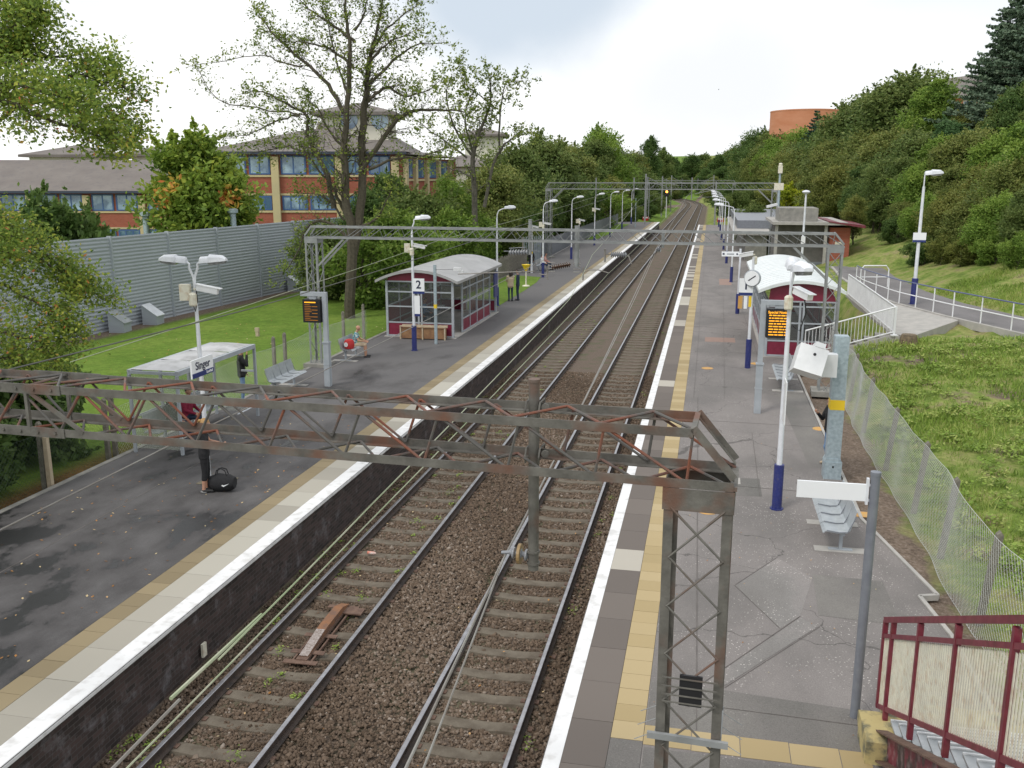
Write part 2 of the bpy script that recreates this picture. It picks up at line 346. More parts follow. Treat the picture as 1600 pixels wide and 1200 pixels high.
def asphalt(name, dry, mid, wet, big, lo, hi, wety=None, speck=0, cracks=0, rw=.35):
    m, n, l, b = newmat(name); b.inputs['Specular IOR Level'].default_value = .35
    g = n.new('ShaderNodeNewGeometry'); sep = n.new('ShaderNodeSeparateXYZ'); l.new(g.outputs['Position'], sep.inputs[0])
    mpn = n.new('ShaderNodeMapping'); mpn.inputs['Scale'].default_value = (1, .55, 1); l.new(g.outputs['Position'], mpn.inputs['Vector'])
    t = n.new('ShaderNodeTexNoise'); t.inputs['Scale'].default_value = big; t.inputs['Detail'].default_value = 7; t.inputs['Roughness'].default_value = .6; t.inputs['Distortion'].default_value = .1; l.new(mpn.outputs[0], t.inputs['Vector'])
    fac = t.outputs[0]
    if wety:
        q = n.new('ShaderNodeMapRange'); q.inputs[1].default_value = wety[0]; q.inputs[2].default_value = wety[1]; q.inputs[3].default_value = 0; q.inputs[4].default_value = wety[2]; l.new(sep.outputs['Y'], q.inputs[0])
        ad = n.new('ShaderNodeMath'); ad.operation = 'ADD'; l.new(fac, ad.inputs[0]); l.new(q.outputs[0], ad.inputs[1]); fac = ad.outputs[0]
    r = n.new('ShaderNodeValToRGB'); el = r.color_ramp.elements
    el[0].position, el[0].color = lo, (*wet,1); el[1].position, el[1].color = hi+.18, (*dry,1); e = el.new(hi); e.color = (*mid,1)
    l.new(fac, r.inputs[0]); out = r.outputs[0]
    rr = n.new('ShaderNodeMapRange'); rr.inputs[1].default_value = lo; rr.inputs[2].default_value = hi; rr.inputs[3].default_value = rw; rr.inputs[4].default_value = .85; l.new(fac, rr.inputs[0]); l.new(rr.outputs[0], b.inputs['Roughness'])
    f2 = n.new('ShaderNodeTexNoise'); f2.inputs['Scale'].default_value = 55; f2.inputs['Detail'].default_value = 4; f2.inputs['Roughness'].default_value = .8; l.new(g.outputs['Position'], f2.inputs['Vector'])
    mr = n.new('ShaderNodeMapRange'); mr.inputs[1].default_value = .3; mr.inputs[2].default_value = .7; mr.inputs[3].default_value = .72; mr.inputs[4].default_value = 1.28; l.new(f2.outputs[0], mr.inputs[0])
    vs = n.new('ShaderNodeVectorMath'); vs.operation = 'SCALE'; l.new(out, vs.inputs[0]); l.new(mr.outputs[0], vs.inputs['Scale']); out = vs.outputs[0]
    if speck:
        v = n.new('ShaderNodeTexVoronoi'); v.inputs['Scale'].default_value = 24; l.new(g.outputs['Position'], v.inputs['Vector'])
        s1 = n.new('ShaderNodeMapRange'); s1.inputs[1].default_value = .3; s1.inputs[2].default_value = .2; l.new(v.outputs['Distance'], s1.inputs[0])
        p1 = n.new('ShaderNodeTexNoise'); p1.inputs['Scale'].default_value = .8; p1.inputs['Detail'].default_value = 4; l.new(g.outputs['Position'], p1.inputs['Vector'])
        s2 = n.new('ShaderNodeMapRange'); s2.inputs[1].default_value = .42; s2.inputs[2].default_value = .62; s2.inputs[4].default_value = speck; l.new(p1.outputs[0], s2.inputs[0])
        mu = n.new('ShaderNodeMath'); mu.operation = 'MULTIPLY'; l.new(s1.outputs[0], mu.inputs[0]); l.new(s2.outputs[0], mu.inputs[1])
        sel = n.new('ShaderNodeMapRange'); sel.inputs[1].default_value = .6; sel.inputs[2].default_value = .66
        l.new(v.outputs['Color'], sel.inputs[0]); mu2 = n.new('ShaderNodeMath'); mu2.operation = 'MULTIPLY'; l.new(mu.outputs[0], mu2.inputs[0]); l.new(sel.outputs[0], mu2.inputs[1])
        mm = n.new('ShaderNodeMix'); mm.data_type = 'RGBA'; mm.inputs[7].default_value = (.5,.47,.44,1); l.new(mu2.outputs[0], mm.inputs[0]); l.new(out, mm.inputs[6]); out = mm.outputs[2]
    if cracks:
        dn = n.new('ShaderNodeTexNoise'); dn.inputs['Scale'].default_value = 1.3; dn.inputs['Detail'].default_value = 6; l.new(g.outputs['Position'], dn.inputs['Vector'])
        va = n.new('ShaderNodeVectorMath'); va.operation = 'MULTIPLY_ADD'; va.inputs[1].default_value = (1.1,1.1,0); l.new(dn.outputs['Color'], va.inputs[0]); l.new(g.outputs['Position'], va.inputs[2])
        v2 = n.new('ShaderNodeTexVoronoi'); v2.feature = 'DISTANCE_TO_EDGE'; v2.inputs['Scale'].default_value = .27; l.new(va.outputs[0], v2.inputs['Vector'])
        c1 = n.new('ShaderNodeMapRange'); c1.inputs[1].default_value = .004; c1.inputs[2].default_value = .0015; c1.inputs[4].default_value = cracks; l.new(v2.outputs['Distance'], c1.inputs[0])
        mm = n.new('ShaderNodeMix'); mm.data_type = 'RGBA'; mm.inputs[7].default_value = (.03,.028,.025,1); l.new(c1.outputs[0], mm.inputs[0]); l.new(out, mm.inputs[6]); out = mm.outputs[2]
    l.new(out, b.inputs['Base Color'])
    bn = n.new('ShaderNodeBump'); bn.inputs['Strength'].default_value = .5; bn.inputs['Distance'].default_value = .006
    l.new(f2.outputs[0], bn.inputs['Height']); l.new(bn.outputs[0], b.inputs['Normal'])
    return m
M['asphaltL'] = asphalt('wet_dark_asphalt', (.12,.115,.115), (.068,.064,.064), (.022,.022,.023), .62, .485, .515, wety=(11, 44, .3))
M['asphaltR'] = asphalt('worn_grey_asphalt', (.24,.22,.208), (.2,.183,.174), (.16,.148,.14), .5, .4, .52, speck=1.0, cracks=.55, rw=.8)
M['asphaltR2'] = asphalt('darker_patch', (.19,.18,.165), (.16,.15,.14), (.13,.125,.115), .8, .35, .5, speck=.35, rw=.8)
M['asphaltR3'] = asphalt('gravelly_patch', (.24,.22,.21), (.2,.19,.18), (.17,.16,.15), .8, .35, .5, speck=1.6, rw=.8)
M['pathasphalt'] = asphalt('path_asphalt', (.2,.19,.19), (.17,.16,.16), (.13,.125,.125), .6, .35, .5, rw=.8)
M['slab'] = tintmat('coping_slabs', (.24,.225,.19), (.38,.355,.3), (.46,.44,.38), .75, 0, False)
M['tactile'] = tintmat('tactile_tiles', (.17,.135,.08), (.25,.2,.12), (.31,.25,.15), .8, 0, False)
M['tactileY'] = tintmat('yellow_tiles', (.33,.255,.13), (.4,.31,.165), (.45,.36,.21), .75, 0, False)
M['paverD'] = tintmat('dark_pavers', (.13,.112,.1), (.17,.147,.13), (.46,.43,.37), .8, 0, False)
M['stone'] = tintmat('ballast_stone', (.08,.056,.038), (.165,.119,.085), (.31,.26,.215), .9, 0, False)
M['bed'] = mat('ballast_bed', (.07,.051,.037), .95, (.17,.128,.096), 30, c3=(.05,.075,.02), s3=1.6, a3=.5, bump=1, bscale=18, detail=8)
M['joint'] = mat('dark_joint', (.06,.055,.048), .9)
M['seam'] = mat('tar_seam', (.1,.09,.083), .85, (.15,.135,.125), 3)

def brickmat():
    m, n, l, b = newmat('sooty_brick'); b.inputs['Roughness'].default_value = .8
    g = n.new('ShaderNodeNewGeometry'); sep = n.new('ShaderNodeSeparateXYZ'); cmb = n.new('ShaderNodeCombineXYZ')
    l.new(g.outputs['Position'], sep.inputs[0]); l.new(sep.outputs['Y'], cmb.inputs[0]); l.new(sep.outputs['Z'], cmb.inputs[1])
    bt = n.new('ShaderNodeTexBrick'); bt.inputs['Scale'].default_value = 1; bt.inputs['Brick Width'].default_value = .23; bt.inputs['Row Height'].default_value = .078; bt.inputs['Mortar Size'].default_value = .006
    bt.inputs['Color1'].default_value = (.03,.022,.02,1); bt.inputs['Color2'].default_value = (.075,.05,.045,1); bt.inputs['Mortar'].default_value = (.085,.078,.072,1)
    l.new(cmb.outputs[0], bt.inputs['Vector'])
    t = n.new('ShaderNodeTexNoise'); t.inputs['Scale'].default_value = 2.2; t.inputs['Detail'].default_value = 8; t.inputs['Roughness'].default_value = .7; l.new(g.outputs['Position'], t.inputs['Vector'])
    r = n.new('ShaderNodeMapRange'); r.inputs[1].default_value = .55; r.inputs[2].default_value = .7; r.inputs[4].default_value = .6; l.new(t.outputs[0], r.inputs[0])
    mm = n.new('ShaderNodeMix'); mm.data_type = 'RGBA'; mm.inputs[7].default_value = (.22,.21,.22,1); l.new(r.outputs[0], mm.inputs[0]); l.new(bt.outputs['Color'], mm.inputs[6]); l.new(mm.outputs[2], b.inputs['Base Color'])
    bn = n.new('ShaderNodeBump'); bn.inputs['Strength'].default_value = .8; bn.inputs['Distance'].default_value = .01; bn.invert = True; l.new(bt.outputs['Fac'], bn.inputs['Height']); l.new(bn.outputs[0], b.inputs['Normal'])
    return m
M['brick'] = brickmat()
def brickwall(name, c1, c2, mo, sx=.3, sz=.1):
    m, n, l, b = newmat(name); b.inputs['Roughness'].default_value = .9
    tcn = n.new('ShaderNodeTexCoord'); sep = n.new('ShaderNodeSeparateXYZ'); cmb = n.new('ShaderNodeCombineXYZ'); ad = n.new('ShaderNodeMath'); ad.operation = 'ADD'
    l.new(tcn.outputs['Object'], sep.inputs[0]); l.new(sep.outputs['X'], ad.inputs[0]); l.new(sep.outputs['Y'], ad.inputs[1]); l.new(ad.outputs[0], cmb.inputs[0]); l.new(sep.outputs['Z'], cmb.inputs[1])
    bt = n.new('ShaderNodeTexBrick'); bt.inputs['Scale'].default_value = 1; bt.inputs['Brick Width'].default_value = sx; bt.inputs['Row Height'].default_value = sz; bt.inputs['Mortar Size'].default_value = .01
    bt.inputs['Color1'].default_value = (*c1,1); bt.inputs['Color2'].default_value = (*c2,1); bt.inputs['Mortar'].default_value = (*mo,1); l.new(cmb.outputs[0], bt.inputs['Vector']); l.new(bt.outputs['Color'], b.inputs['Base Color'])
    return m
M['redbrick'] = brickwall('red_brick', (.3,.075,.045), (.36,.1,.06), (.28,.14,.1))
M['orangebrick'] = brickwall('orange_brick', (.5,.17,.08), (.55,.2,.1), (.45,.22,.14))
M['cladroof'] = mat('slate_roof', (.15,.13,.118), .8, (.19,.168,.15), .5, c3=(.11,.1,.1), s3=2, a3=.5)
M['creamwall'] = mat('cream_stone', (.55,.45,.25), .8, (.47,.4,.24), .6)
M['creampale'] = mat('pale_render', (.68,.66,.55), .8)
M['blueframe'] = mat('blue_frame', (.05,.11,.27), .5)
M['gutter'] = mat('gutter_dark', (.035,.045,.075), .5)
M['noisewall'] = mat('blue_grey_cladding', (.35,.38,.42), .5, (.38,.41,.45), .4)
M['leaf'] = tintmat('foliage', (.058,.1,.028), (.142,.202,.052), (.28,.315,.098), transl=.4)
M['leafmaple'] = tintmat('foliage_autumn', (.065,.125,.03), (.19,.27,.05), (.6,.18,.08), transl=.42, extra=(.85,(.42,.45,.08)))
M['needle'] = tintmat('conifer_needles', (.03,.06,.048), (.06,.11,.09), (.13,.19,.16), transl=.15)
M['grassblade'] = tintmat('grass_blades', (.11,.18,.035), (.23,.34,.055), (.45,.46,.16))
M['leaflitter'] = tintmat('fallen_leaf', (.2,.09,.02), (.42,.2,.06), (.5,.42,.25), transl=0)

# ------------------------------------------------------------------ terrain
def tx(y):                                   # centre line of the railway: straight, then a left-hand bend
    return -max(0.0, y-285.0)**2/1500.0
def path_x(y):                               # outer (railing) edge of the access path up the right bank
    pts = [(-60,40),(20,26.5),(26,22.5),(33,18.6),(38.3,16.4),(42.2,14.9),(46.3,13.6),(51,12.9),(58,12.7),(64,13.0),(400,16)]
    for (a,b),(c,d) in zip(pts, pts[1:]):
        if a <= y <= c: return b+(d-b)*(y-a)/(c-a)
    return 16
PATH_Z = 2.2
def sm(a, b, x):
    t = min(1, max(0, (x-a)/(b-a))); return t*t*(3-2*t)
def gz(x, y):
    x0 = x - tx(y)
    if x0 > 0:
        px = path_x(y)
        if y < 66:
            base = .78 + (PATH_Z-.05-.78)*min(1, max(0, (x0-9.5)/max(.5, px-.35-9.5)))**(1-.7*sm(27,36,y))
            if x0 > px+3.4: base = PATH_Z + .34*(x0-px-3.4)
            z = base
            if 37.4 < y < 52.5 and x0 < 11.7: z = .76
            elif 37.4 < y < 52.5 and x0 < px: z = min(z, 1.85)
        else:
            z = .7 + max(0, x0-9.5)*.34
            z = z + (PATH_Z+max(0,.34*(x0-16.3)) - z)*0
        far = .2 + max(0, x0-4.6)*.34
        z = z*(1-sm(140,165,y)) + far*sm(140,165,y) if y > 140 else z
        z = min(z, 7.5 + .05*max(0, x0-25)) if x0 > 20 else z
    else:
        wall = -25.73 + .0708*y
        z = .8
        if x0 < wall: z = .8 - 1.3*sm(0, 5, wall-x0)
        if y > 150:
            z = z*(1-sm(150,175,y)) + (-.1+min(2.5, max(0,-x0-5)*.25))*sm(150,175,y)
    if x0 > -9.7 and x0 < 9.2:
        inside = y < (157 if x0 < 0 else 149)
        if inside:
            if x0 < -3.5: z = .8
            elif x0 > 3.5: z = .8
            z = min(z, .8)
    if abs(x0) < 4.6: z = -.6
    return z
def build_ground():
    xs = sorted(set([-600,-400,-300,-200,-150,-120,-100,-80,-60,-50,-40,-34,-30,-28,-26] + [round(-25+.5*i,2) for i in range(0,30)] + [-9.7,-9.6,-8,-6.5,-4.8,-4.6,-3.6,0,3.6,4.6,4.8,6.5,8.3,9.0,9.2] + [round(9.6+.6*i,2) for i in range(0,50)] + [42,46,50,60,80,100,150,200,300,400,600]))
    ys = [-60,-20] + [round(-10+2*i,2) for i in range(0,90)] + [172,176,180,190,200,215,230,250,270,285,300,320,340,360,380,400,430,460,500,560,650,800,1100,1800]
    V = []; r2 = random.Random(3)
    for y in ys:
        for x in xs:
            X = x + tx(y); z = gz(X, y)
            if x > 10.5 and y < 160: z += (math.sin(x*1.7+y*.6)*.05+math.sin(x*.8-y*1.3)*.06+r2.uniform(-.03,.03))*(0 if path_x(y)-.8 < x < path_x(y)+4 and y < 66 else 1)
            V.append((X, y, z))
    nx = len(xs); F = [(j*nx+i, j*nx+i+1, (j+1)*nx+i+1, (j+1)*nx+i) for j in range(len(ys)-1) for i in range(nx-1)]
    o = npmesh('ground', V, F, M['ground'], smooth=True); kind(o, 'structure')
build_ground()

# track bed
def bed():
    V = []; ys = list(range(-6, 286, 4)) + list(range(290, 700, 6)); cols = [-4.4,-3.2,-2.6,-1.7,-.9,0,.9,1.7,2.6,3.15,4.4]
    for y in ys:
        for x in cols:
            z = -.222 + (.03 if abs(x) < .8 else 0)
            if abs(x) > 4: z = -.65 if y > 140 else -.25
            V.append((x+tx(y), y, z))
    n = len(cols); F = [(j*n+i, j*n+i+1, (j+1)*n+i+1, (j+1)*n+i) for j in range(len(ys)-1) for i in range(n-1)]
    kind(npmesh('track_bed', V, F, M['bed']), 'structure')
bed()
# loose ballast stones near the camera
def ballast():
    rg = np.random.default_rng(5); n = 120000
    y = 4.5 + 34*rg.random(n)**1.5; x = rg.uniform(-3.2, 3.13, n)
    onsl = np.zeros(n, bool)
    for cxx in (-1.705, 1.705):
        ph = (y-4.9+.145) % .735
        onsl |= (np.abs(x-cxx) < .8) & (ph < .29) & (rg.random(n) < (.965 if cxx > 0 else .86))
        for s in (-.7525, .7525): onsl |= (np.abs(x-cxx-s) < .085)
    k = ~onsl; x = x[k]; y = y[k]; n = len(x)
    s = rg.uniform(.012, .03, n)*(1+(rg.random(n) < .04)*.8); z = -.208 + rg.uniform(-.01,.02,n) + .03*(np.abs(x) < .75)*1.0 + .02*(x > 3) + .022*((np.abs(np.abs(x)-1.705) > .82))
    base = np.array([(-1,-1,-.8),(1,-1,-.6),(1,1,-.8),(-1,1,-.7),(-.7,-.8,.7),(.8,-.6,.8),(.6,.8,.6),(-.8,.7,.8)], np.float32)
    B = base[None]*rg.uniform(.55, 1.2, (n,8,3))
    a = rg.uniform(0, 2*np.pi, n); t = rg.uniform(-.6,.6,n)
    ca, sa, ct, st = np.cos(a), np.sin(a), np.cos(t), np.sin(t)
    X = B[...,0]*1.15; Y = B[...,1]*.85; Z = B[...,2]*.75
    Y2 = Y*ct[:,None]-Z*st[:,None]; Z2 = Y*st[:,None]+Z*ct[:,None]
    X3 = X*ca[:,None]-Y2*sa[:,None]; Y3 = X*sa[:,None]+Y2*ca[:,None]
    V = np.stack([X3*s[:,None]+x[:,None], Y3*s[:,None]+y[:,None], Z2*s[:,None]+z[:,None]], -1).reshape(-1,3)
    q = np.array([(4,5,6,7),(0,1,5,4),(1,2,6,5),(2,3,7,6),(3,0,4,7)])
    F = (q[None]+8*np.arange(n)[:,None,None]).reshape(-1,4)
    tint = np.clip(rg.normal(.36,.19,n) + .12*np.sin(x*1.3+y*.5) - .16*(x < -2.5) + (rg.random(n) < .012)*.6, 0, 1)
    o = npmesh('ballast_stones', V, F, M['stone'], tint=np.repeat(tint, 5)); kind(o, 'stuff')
ballast()

# tracks
def rail_profile():
    return [(-.07,-.165),(.07,-.165),(.07,-.155),(.012,-.135),(.012,-.05),(.036,-.035),(.036,-.006),(.028,0),(-.028,0),(-.036,-.006),(-.036,-.035),(-.012,-.05),(-.012,-.135),(-.07,-.155)]
def make_sleeper(top):
    mb = MB(); pr = [(-.9,-.03),(-.84,-.004),(-.55,.003),(-.25,-.022),(.25,-.022),(.55,.003),(.84,-.004),(.9,-.03)]
    vs = []
    for px, pz in pr: vs += [(px,-.145,pz-.1),(px,-.118,pz),(px,.118,pz),(px,.145,pz-.1)]
    fs = [(i*4+j,(i+1)*4+j,(i+1)*4+j+1,i*4+j+1) for i in range(len(pr)-1) for j in range(3)]+[(0,1,2,3),(31,30,29,28)]
    mb.add(vs, fs); mb.mi = 1
    for s in (-.7525,.7525):
        for d in (-.11,.11):
            mb.box(s+d-.035,-.05,-.005,s+d+.035,.05,.02)
    return mb
SLEEP_Z = -.172
sl_mesh = None
def track(cx0, label, cat='railway track'):
    t = thing('railway_track', label, cat, (0,0,0), 0, 'railway tracks')
    for s in (-.7525, .7525):
        ys = [-5]+[15*i for i in range(0,19)]+[285+8*i for i in range(0,60)]
        pr = rail_profile(); n = len(pr); mb = MB()
        vs = [(cx0+s+tx(y)+px, y, pz) for y in ys for px, pz in pr]
        for i in range(len(ys)-1):
            for j in range(n):
                mb.mi = 0 if j in (6,7,8) else 1
                mb.add([], []); mb.f.append((i*n+j, i*n+(j+1)%n, (i+1)*n+(j+1)%n, (i+1)*n+j)); mb.m.append(mb.mi)
        mb.v = vs
        mb.build('rail', [M['railtop'], M['railside']], t)
    proto = make_sleeper(1).build('sleeper', [M['sleeper'], M['rustbrown']], t)
    y0 = 4.9; proto.location = (cx0, y0, SLEEP_Z)
    r2 = random.Random(int(cx0*10))
    for i in range(1, 100):
        c = proto.copy(); C.objects.link(c); c.parent = t; c.location = (cx0+r2.uniform(-.02,.02), y0+.735*i, SLEEP_Z+r2.uniform(-.015,.003)); c.rotation_euler = (0,0,r2.uniform(-.01,.01))
    mb = MB()
    for i in range(100, 500):
        y = y0+.735*i; x = cx0+tx(y); mb.box(x-.85, y-.11, SLEEP_Z-.1, x+.85, y+.11, SLEEP_Z-.008)
    kind(mb.build('sleeper_run', M['sleeper'], t), 'stuff')
track(-1.705, 'left-hand railway track next to the brick platform wall, its rails browner')
track(1.705, 'right-hand railway track next to the platform with yellow edge tiles, its rails bright')

# ------------------------------------------------------------------ platforms
LE, RE = -3.2145, 3.157
pl = MB().box(-9.6, -8, -.6, -4.503, 158, P).build('platform_left', M['asphaltL']); kind(pl, 'structure')
MB().box(-4.5, -8, -.6, -3.3, 158, P-.094).build('edge_wall', M['brick'], pl)
MB().box(-4.5, -8, P-.09, LE-.004, 158, P-.006).build('coping_bed', M['joint'], pl)
def strip(name, x0, x1, y0, y1, step, m, parent, z=P, gap=.008, spread=.18, base=.5, light=None, seed=1, thick=.0):
    r2 = random.Random(seed); mb = MB(); tint = []
    y = y0
    while y < y1:
        st = step if not isinstance(step, tuple) else r2.uniform(*step)
        a = min(y+st-gap, y1)
        mb.box(x0, y, z-.004-thick, x1, a, z+r2.uniform(0,.003))
        t = min(1, max(0, base+r2.uniform(-spread, spread)))
        if light and r2.random() < light(y): t = r2.uniform(.85, 1)
        tint += [t]*6; y += st
    return mb.build(name, m, parent, attr=tint)
strip('coping_slab', -4.1, -3.54, -8, 158, .92, M['slab'], pl, spread=.28, seed=3)
strip('tactile_tiles', -4.497, -4.106, -8, 158, .46, M['tactile'], pl, spread=.2, seed=4)
wl = MB()
wl.prism([(-3.536, P-.09),(LE-.02,P-.09),(LE,P-.07),(LE,P-.02),(LE-.02,P+.003),(-3.536,P+.003)], -8, 158, 'Y')
wl.build('white_edge_line', M['linewhite'], pl)
# dark gaps / patches of tarmac seams on the left platform
gv = MB()
gv.add([(a,b,P+.012) for a,b in [(-9.55,48.7),(-6.75,48.75),(-6.5,50),(-6.5,58),(-6.62,63),(-6.95,66.5),(-9.55,67.5)]],[tuple(range(7))])
gv.add([(a,b,P+.012) for a,b in [(-9.4,110),(-8.1,111),(-7.7,125),(-7.5,149),(-9.3,150)]],[tuple(range(5))])
kind(gv.build('grass_verge', M['ground']),'structure')
sm_ = MB()
sm_.box(-7.4, 6, P+.001, -7.38, 27, P+.004)
sm_.build('tarmac_seam', M['seam'], pl)
MB().box(-9.75, -8, .7, -9.6, 158, P+.015).build('edging_kerb', M['concrete'], pl)

prt = MB().box(4.343, -8, -.6, 8.22, 150, P).build('platform_right', M['asphaltR']); kind(prt, 'structure')
MB().box(RE+.06, -8, -.6, 4.34, 150, P-.094).build('edge_wall', M['brick'], prt)
MB().box(RE+.004, -8, P-.09, 4.34, 150, P-.006).build('coping_bed', M['joint'], prt)
MB().prism([(RE+.226,P-.09),(RE+.02,P-.09),(RE,P-.07),(RE,P-.02),(RE+.02,P+.003),(RE+.226,P+.003)], -8, 150, 'Y').build('white_edge_line', M['linewhite'], prt)
strip('paver', 3.387, 3.925, -7.66, 150, .98, M['paverD'], prt, spread=.22, base=.25, light=lambda y: 1 if (15.6 < y < 15.9 or 18.5 < y < 18.8) else (0 if y < 26 else .27), seed=12)
strip('yellow_tiles', 3.932, 4.338, 10.62, 150, .405, M['tactileY'], prt, spread=.45, seed=6)
MB().box(3.932, -8, P-.004, 4.338, 10.61, P+.002).build('tarmac_edge', M['asphaltR2'], prt)
r2 = random.Random(8); mb = MB(); tint = []; x = 4.345
while x < 7.05:
    mb.box(x, 10.55-.02*(x-4.3), P+.002, min(x+.59,7.1), 10.98-.02*(x-4.3), P+.006); tint += [r2.uniform(.3,.8)]*6; x += .6
mb.build('yellow_cross_tiles', M['tactileY'], prt, attr=tint)
# tarmac patches on the right platform, each sheet 4 mm above the last
pz = P+.001
def patch(name, poly, m, z):
    return MB().add([(a,b,z) for a,b in poly], [tuple(range(len(poly)))]).build(name, m, prt)
patch('tarmac_patch', [(4.36,-8),(8.2,-8),(8.2,10.4),(4.36,10.5)], M['asphaltR2'], P+.002)
patch('tarmac_patch', [(4.36,10.99),(7.05,10.9),(7.2,11.9),(5.4,12.05),(4.36,12.1)], M['asphaltR2'], P+.002)
patch('tarmac_patch', [(5.6,15.6),(6.4,17.0),(6.95,16.2),(6.6,14.6),(6.25,14.1)], M['asphaltR3'], P+.002)
patch('tarmac_patch', [(6.97,16.35),(8.15,16.3),(8.15,14.6),(6.9,14.7)], M['asphaltR2'], P+.0035)
patch('trench_patch', [(5.1,12.2),(5.35,12.15),(6.85,14.3),(6.6,14.55)], M['asphaltR3'], P+.006)
patch('tarmac_patch', [(5.3,20.4),(6.3,20.5),(6.3,21.8),(5.3,21.7)], M['asphaltR2'], P+.002)
patch('tarmac_patch', [(7.55,23),(8.2,22.9),(8.2,32),(7.3,32)], M['asphaltR2'], P+.002)
patch('reinstatement_patch', [(4.9,41),(6.2,41),(6.2,42.2),(4.9,42.2)], mat('pinkish_patch', (.3,.2,.16), .85, (.26,.18,.15), 5), P+.002)
patch('reinstatement_patch', [(5.7,64),(6.5,64),(6.5,68),(5.7,68)], mat('pinkish_patch2', (.3,.2,.16), .85, (.26,.18,.15), 5), P+.002)
sm_ = MB()
for x0,y0,x1,y1,wd in [(5.0,11,4.75,30,.035),(5.9,12,5.95,10.99,.0),(4.38,21.2,8.1,21.0,.03),(4.38,27.1,8.1,27,.03),(5.35,11.6,8.2,11.5,.03),(5.6,30,5.9,60,.03),(7.0,38,6.7,60,.03),(6.25,20.5,6.3,26,.025),(5.08,12.2,6.6,14.6,.03),(5.37,12.12,6.88,14.3,.025),(5.6,15.62,6.4,17.02,.02),(5.58,15.6,6.25,14.1,.02),(4.62,30,4.55,120,.03)]:
    if wd: sm_.bar((x0,y0,P+.007),(x1,y1,P+.007),wd*.4,.002)
sm_.build('tar_seam', M['seam'], prt)
k1 = MB(); 
for a,b in [((8.27,60),(8.27,22)),((8.27,22),(8.26,19.5)),((8.26,19.5),(8.97,15.9)),((8.97,15.9),(8.66,15.8)),((8.66,15.8),(8.85,14.4)),((8.85,14.4),(8.95,8))]:
    k1.bar((a[0],a[1],P-.03),(b[0],b[1],P-.03),.07,.1)
k1.build('edging_kerb', M['concretelight'], prt)
patch('side_tarmac', [(8.22,19.5),(8.93,15.95),(8.63,15.85),(8.82,14.4),(8.9,8),(8.22,8)], M['asphaltR'], P-.006)

# drain covers and painted marks on the right platform
def disc(name, label, x, y, r, m, cat='manhole cover', group=None, sq=False):
    mb = MB()
    if sq: mb.box(-r,-r*.8,.003,r,r*.8,.012)
    else: mb.lathe((0,0,0), [(r,.003),(r*.97,.012),(r*.8,.012),(r*.78,.008)], 20)
    o = mb.build(name, m, loc=(x,y,P)); tag(o, label, cat, group); return o
disc('drain_cover', 'orange round drain cover behind the top of the near lattice leg', 5.11,19.3,.22,M['orangecover'])
disc('drain_cover', 'small orange round cover out in the middle of the platform near the silver bench row', 5.03,35.0,.22,M['orangecover'])
disc('drain_cover', 'orange round cover at the foot of the blue-based lamp post by the shelter entrance', 6.85,36.3,.2,M['orangecover'])
disc('drain_cover', 'orange round cover on the platform kerb beside the person behind the steel post', 8.2,26.8,.2,M['orangecover'])
disc('inspection_cover', 'square orange cover set in concrete behind the near silver bench', 8.25,19.75,.2,M['orangecover'], sq=True)
disc('drain_cover', 'orange cover on the kerb behind the far silver bench', 8.3,34.9,.24,M['orangecover'])
disc('inspection_cover', 'tan rectangular cover in dark tarmac beside the woman in black', -6.2,19.0,.38,M['tactileY'] if False else mat('tan_cover',(.2,.17,.11),.8,(.12,.11,.08),12), sq=True)
disc('inspection_cover', 'pale rectangular cover left of the tall display post on the dark platform', -8.75,28.3,.32,M['concretelight'], sq=True)
disc('inspection_cover', 'large pale concrete pad right of the lattice leg top', 5.55,21.5,.3,M['concretelight'], sq=True)

# ------------------------------------------------------------------ the sloping path on the right bank
ys = [20,24,28,31,34,36.5,38.3,40.2,42.2,44.2,46.3,48.5,51,54,58,62,65]
V = []; 
for y in ys:
    px = path_x(y); V += [(px-.15,y,PATH_Z-.3),(px-.15,y,PATH_Z+.02),(px,y,PATH_Z+.02),(px+.001,y,PATH_Z+.03),(px+3.0,y,PATH_Z+.05),(px+3.0,y,PATH_Z-.3)]
F = [(j*6+i, j*6+i+1, (j+1)*6+i+1, (j+1)*6+i) for j in range(len(ys)-1) for i in range(5)]
pa = MB(); pa.add(V, F); pa.m = [1 if i%5 < 3 else 0 for i in range(len(F))]
kind(pa.build('path', [M['pathasphalt'], M['concretelight']]), 'structure')
# light concrete apron between the stairs and the path
ap = MB(); pts = [(12.02,38.2),(12.6,37.5),(15.1,41.0),(15.0,41.9),(13.55,46.1),(12.85,50.8),(12.0,51)]
n = len(pts); ap.add([(a,b,PATH_Z-.02 if i in (2,3,4,5) else 1.98) for i,(a,b) in enumerate(pts)]+[(a,b,.6) for a,b in pts], [tuple(range(n))]+[(i,n+i,n+(i+1)%n,(i+1)%n) for i in range(n)])
kind(ap.build('pavement', M['concretelight']), 'structure')

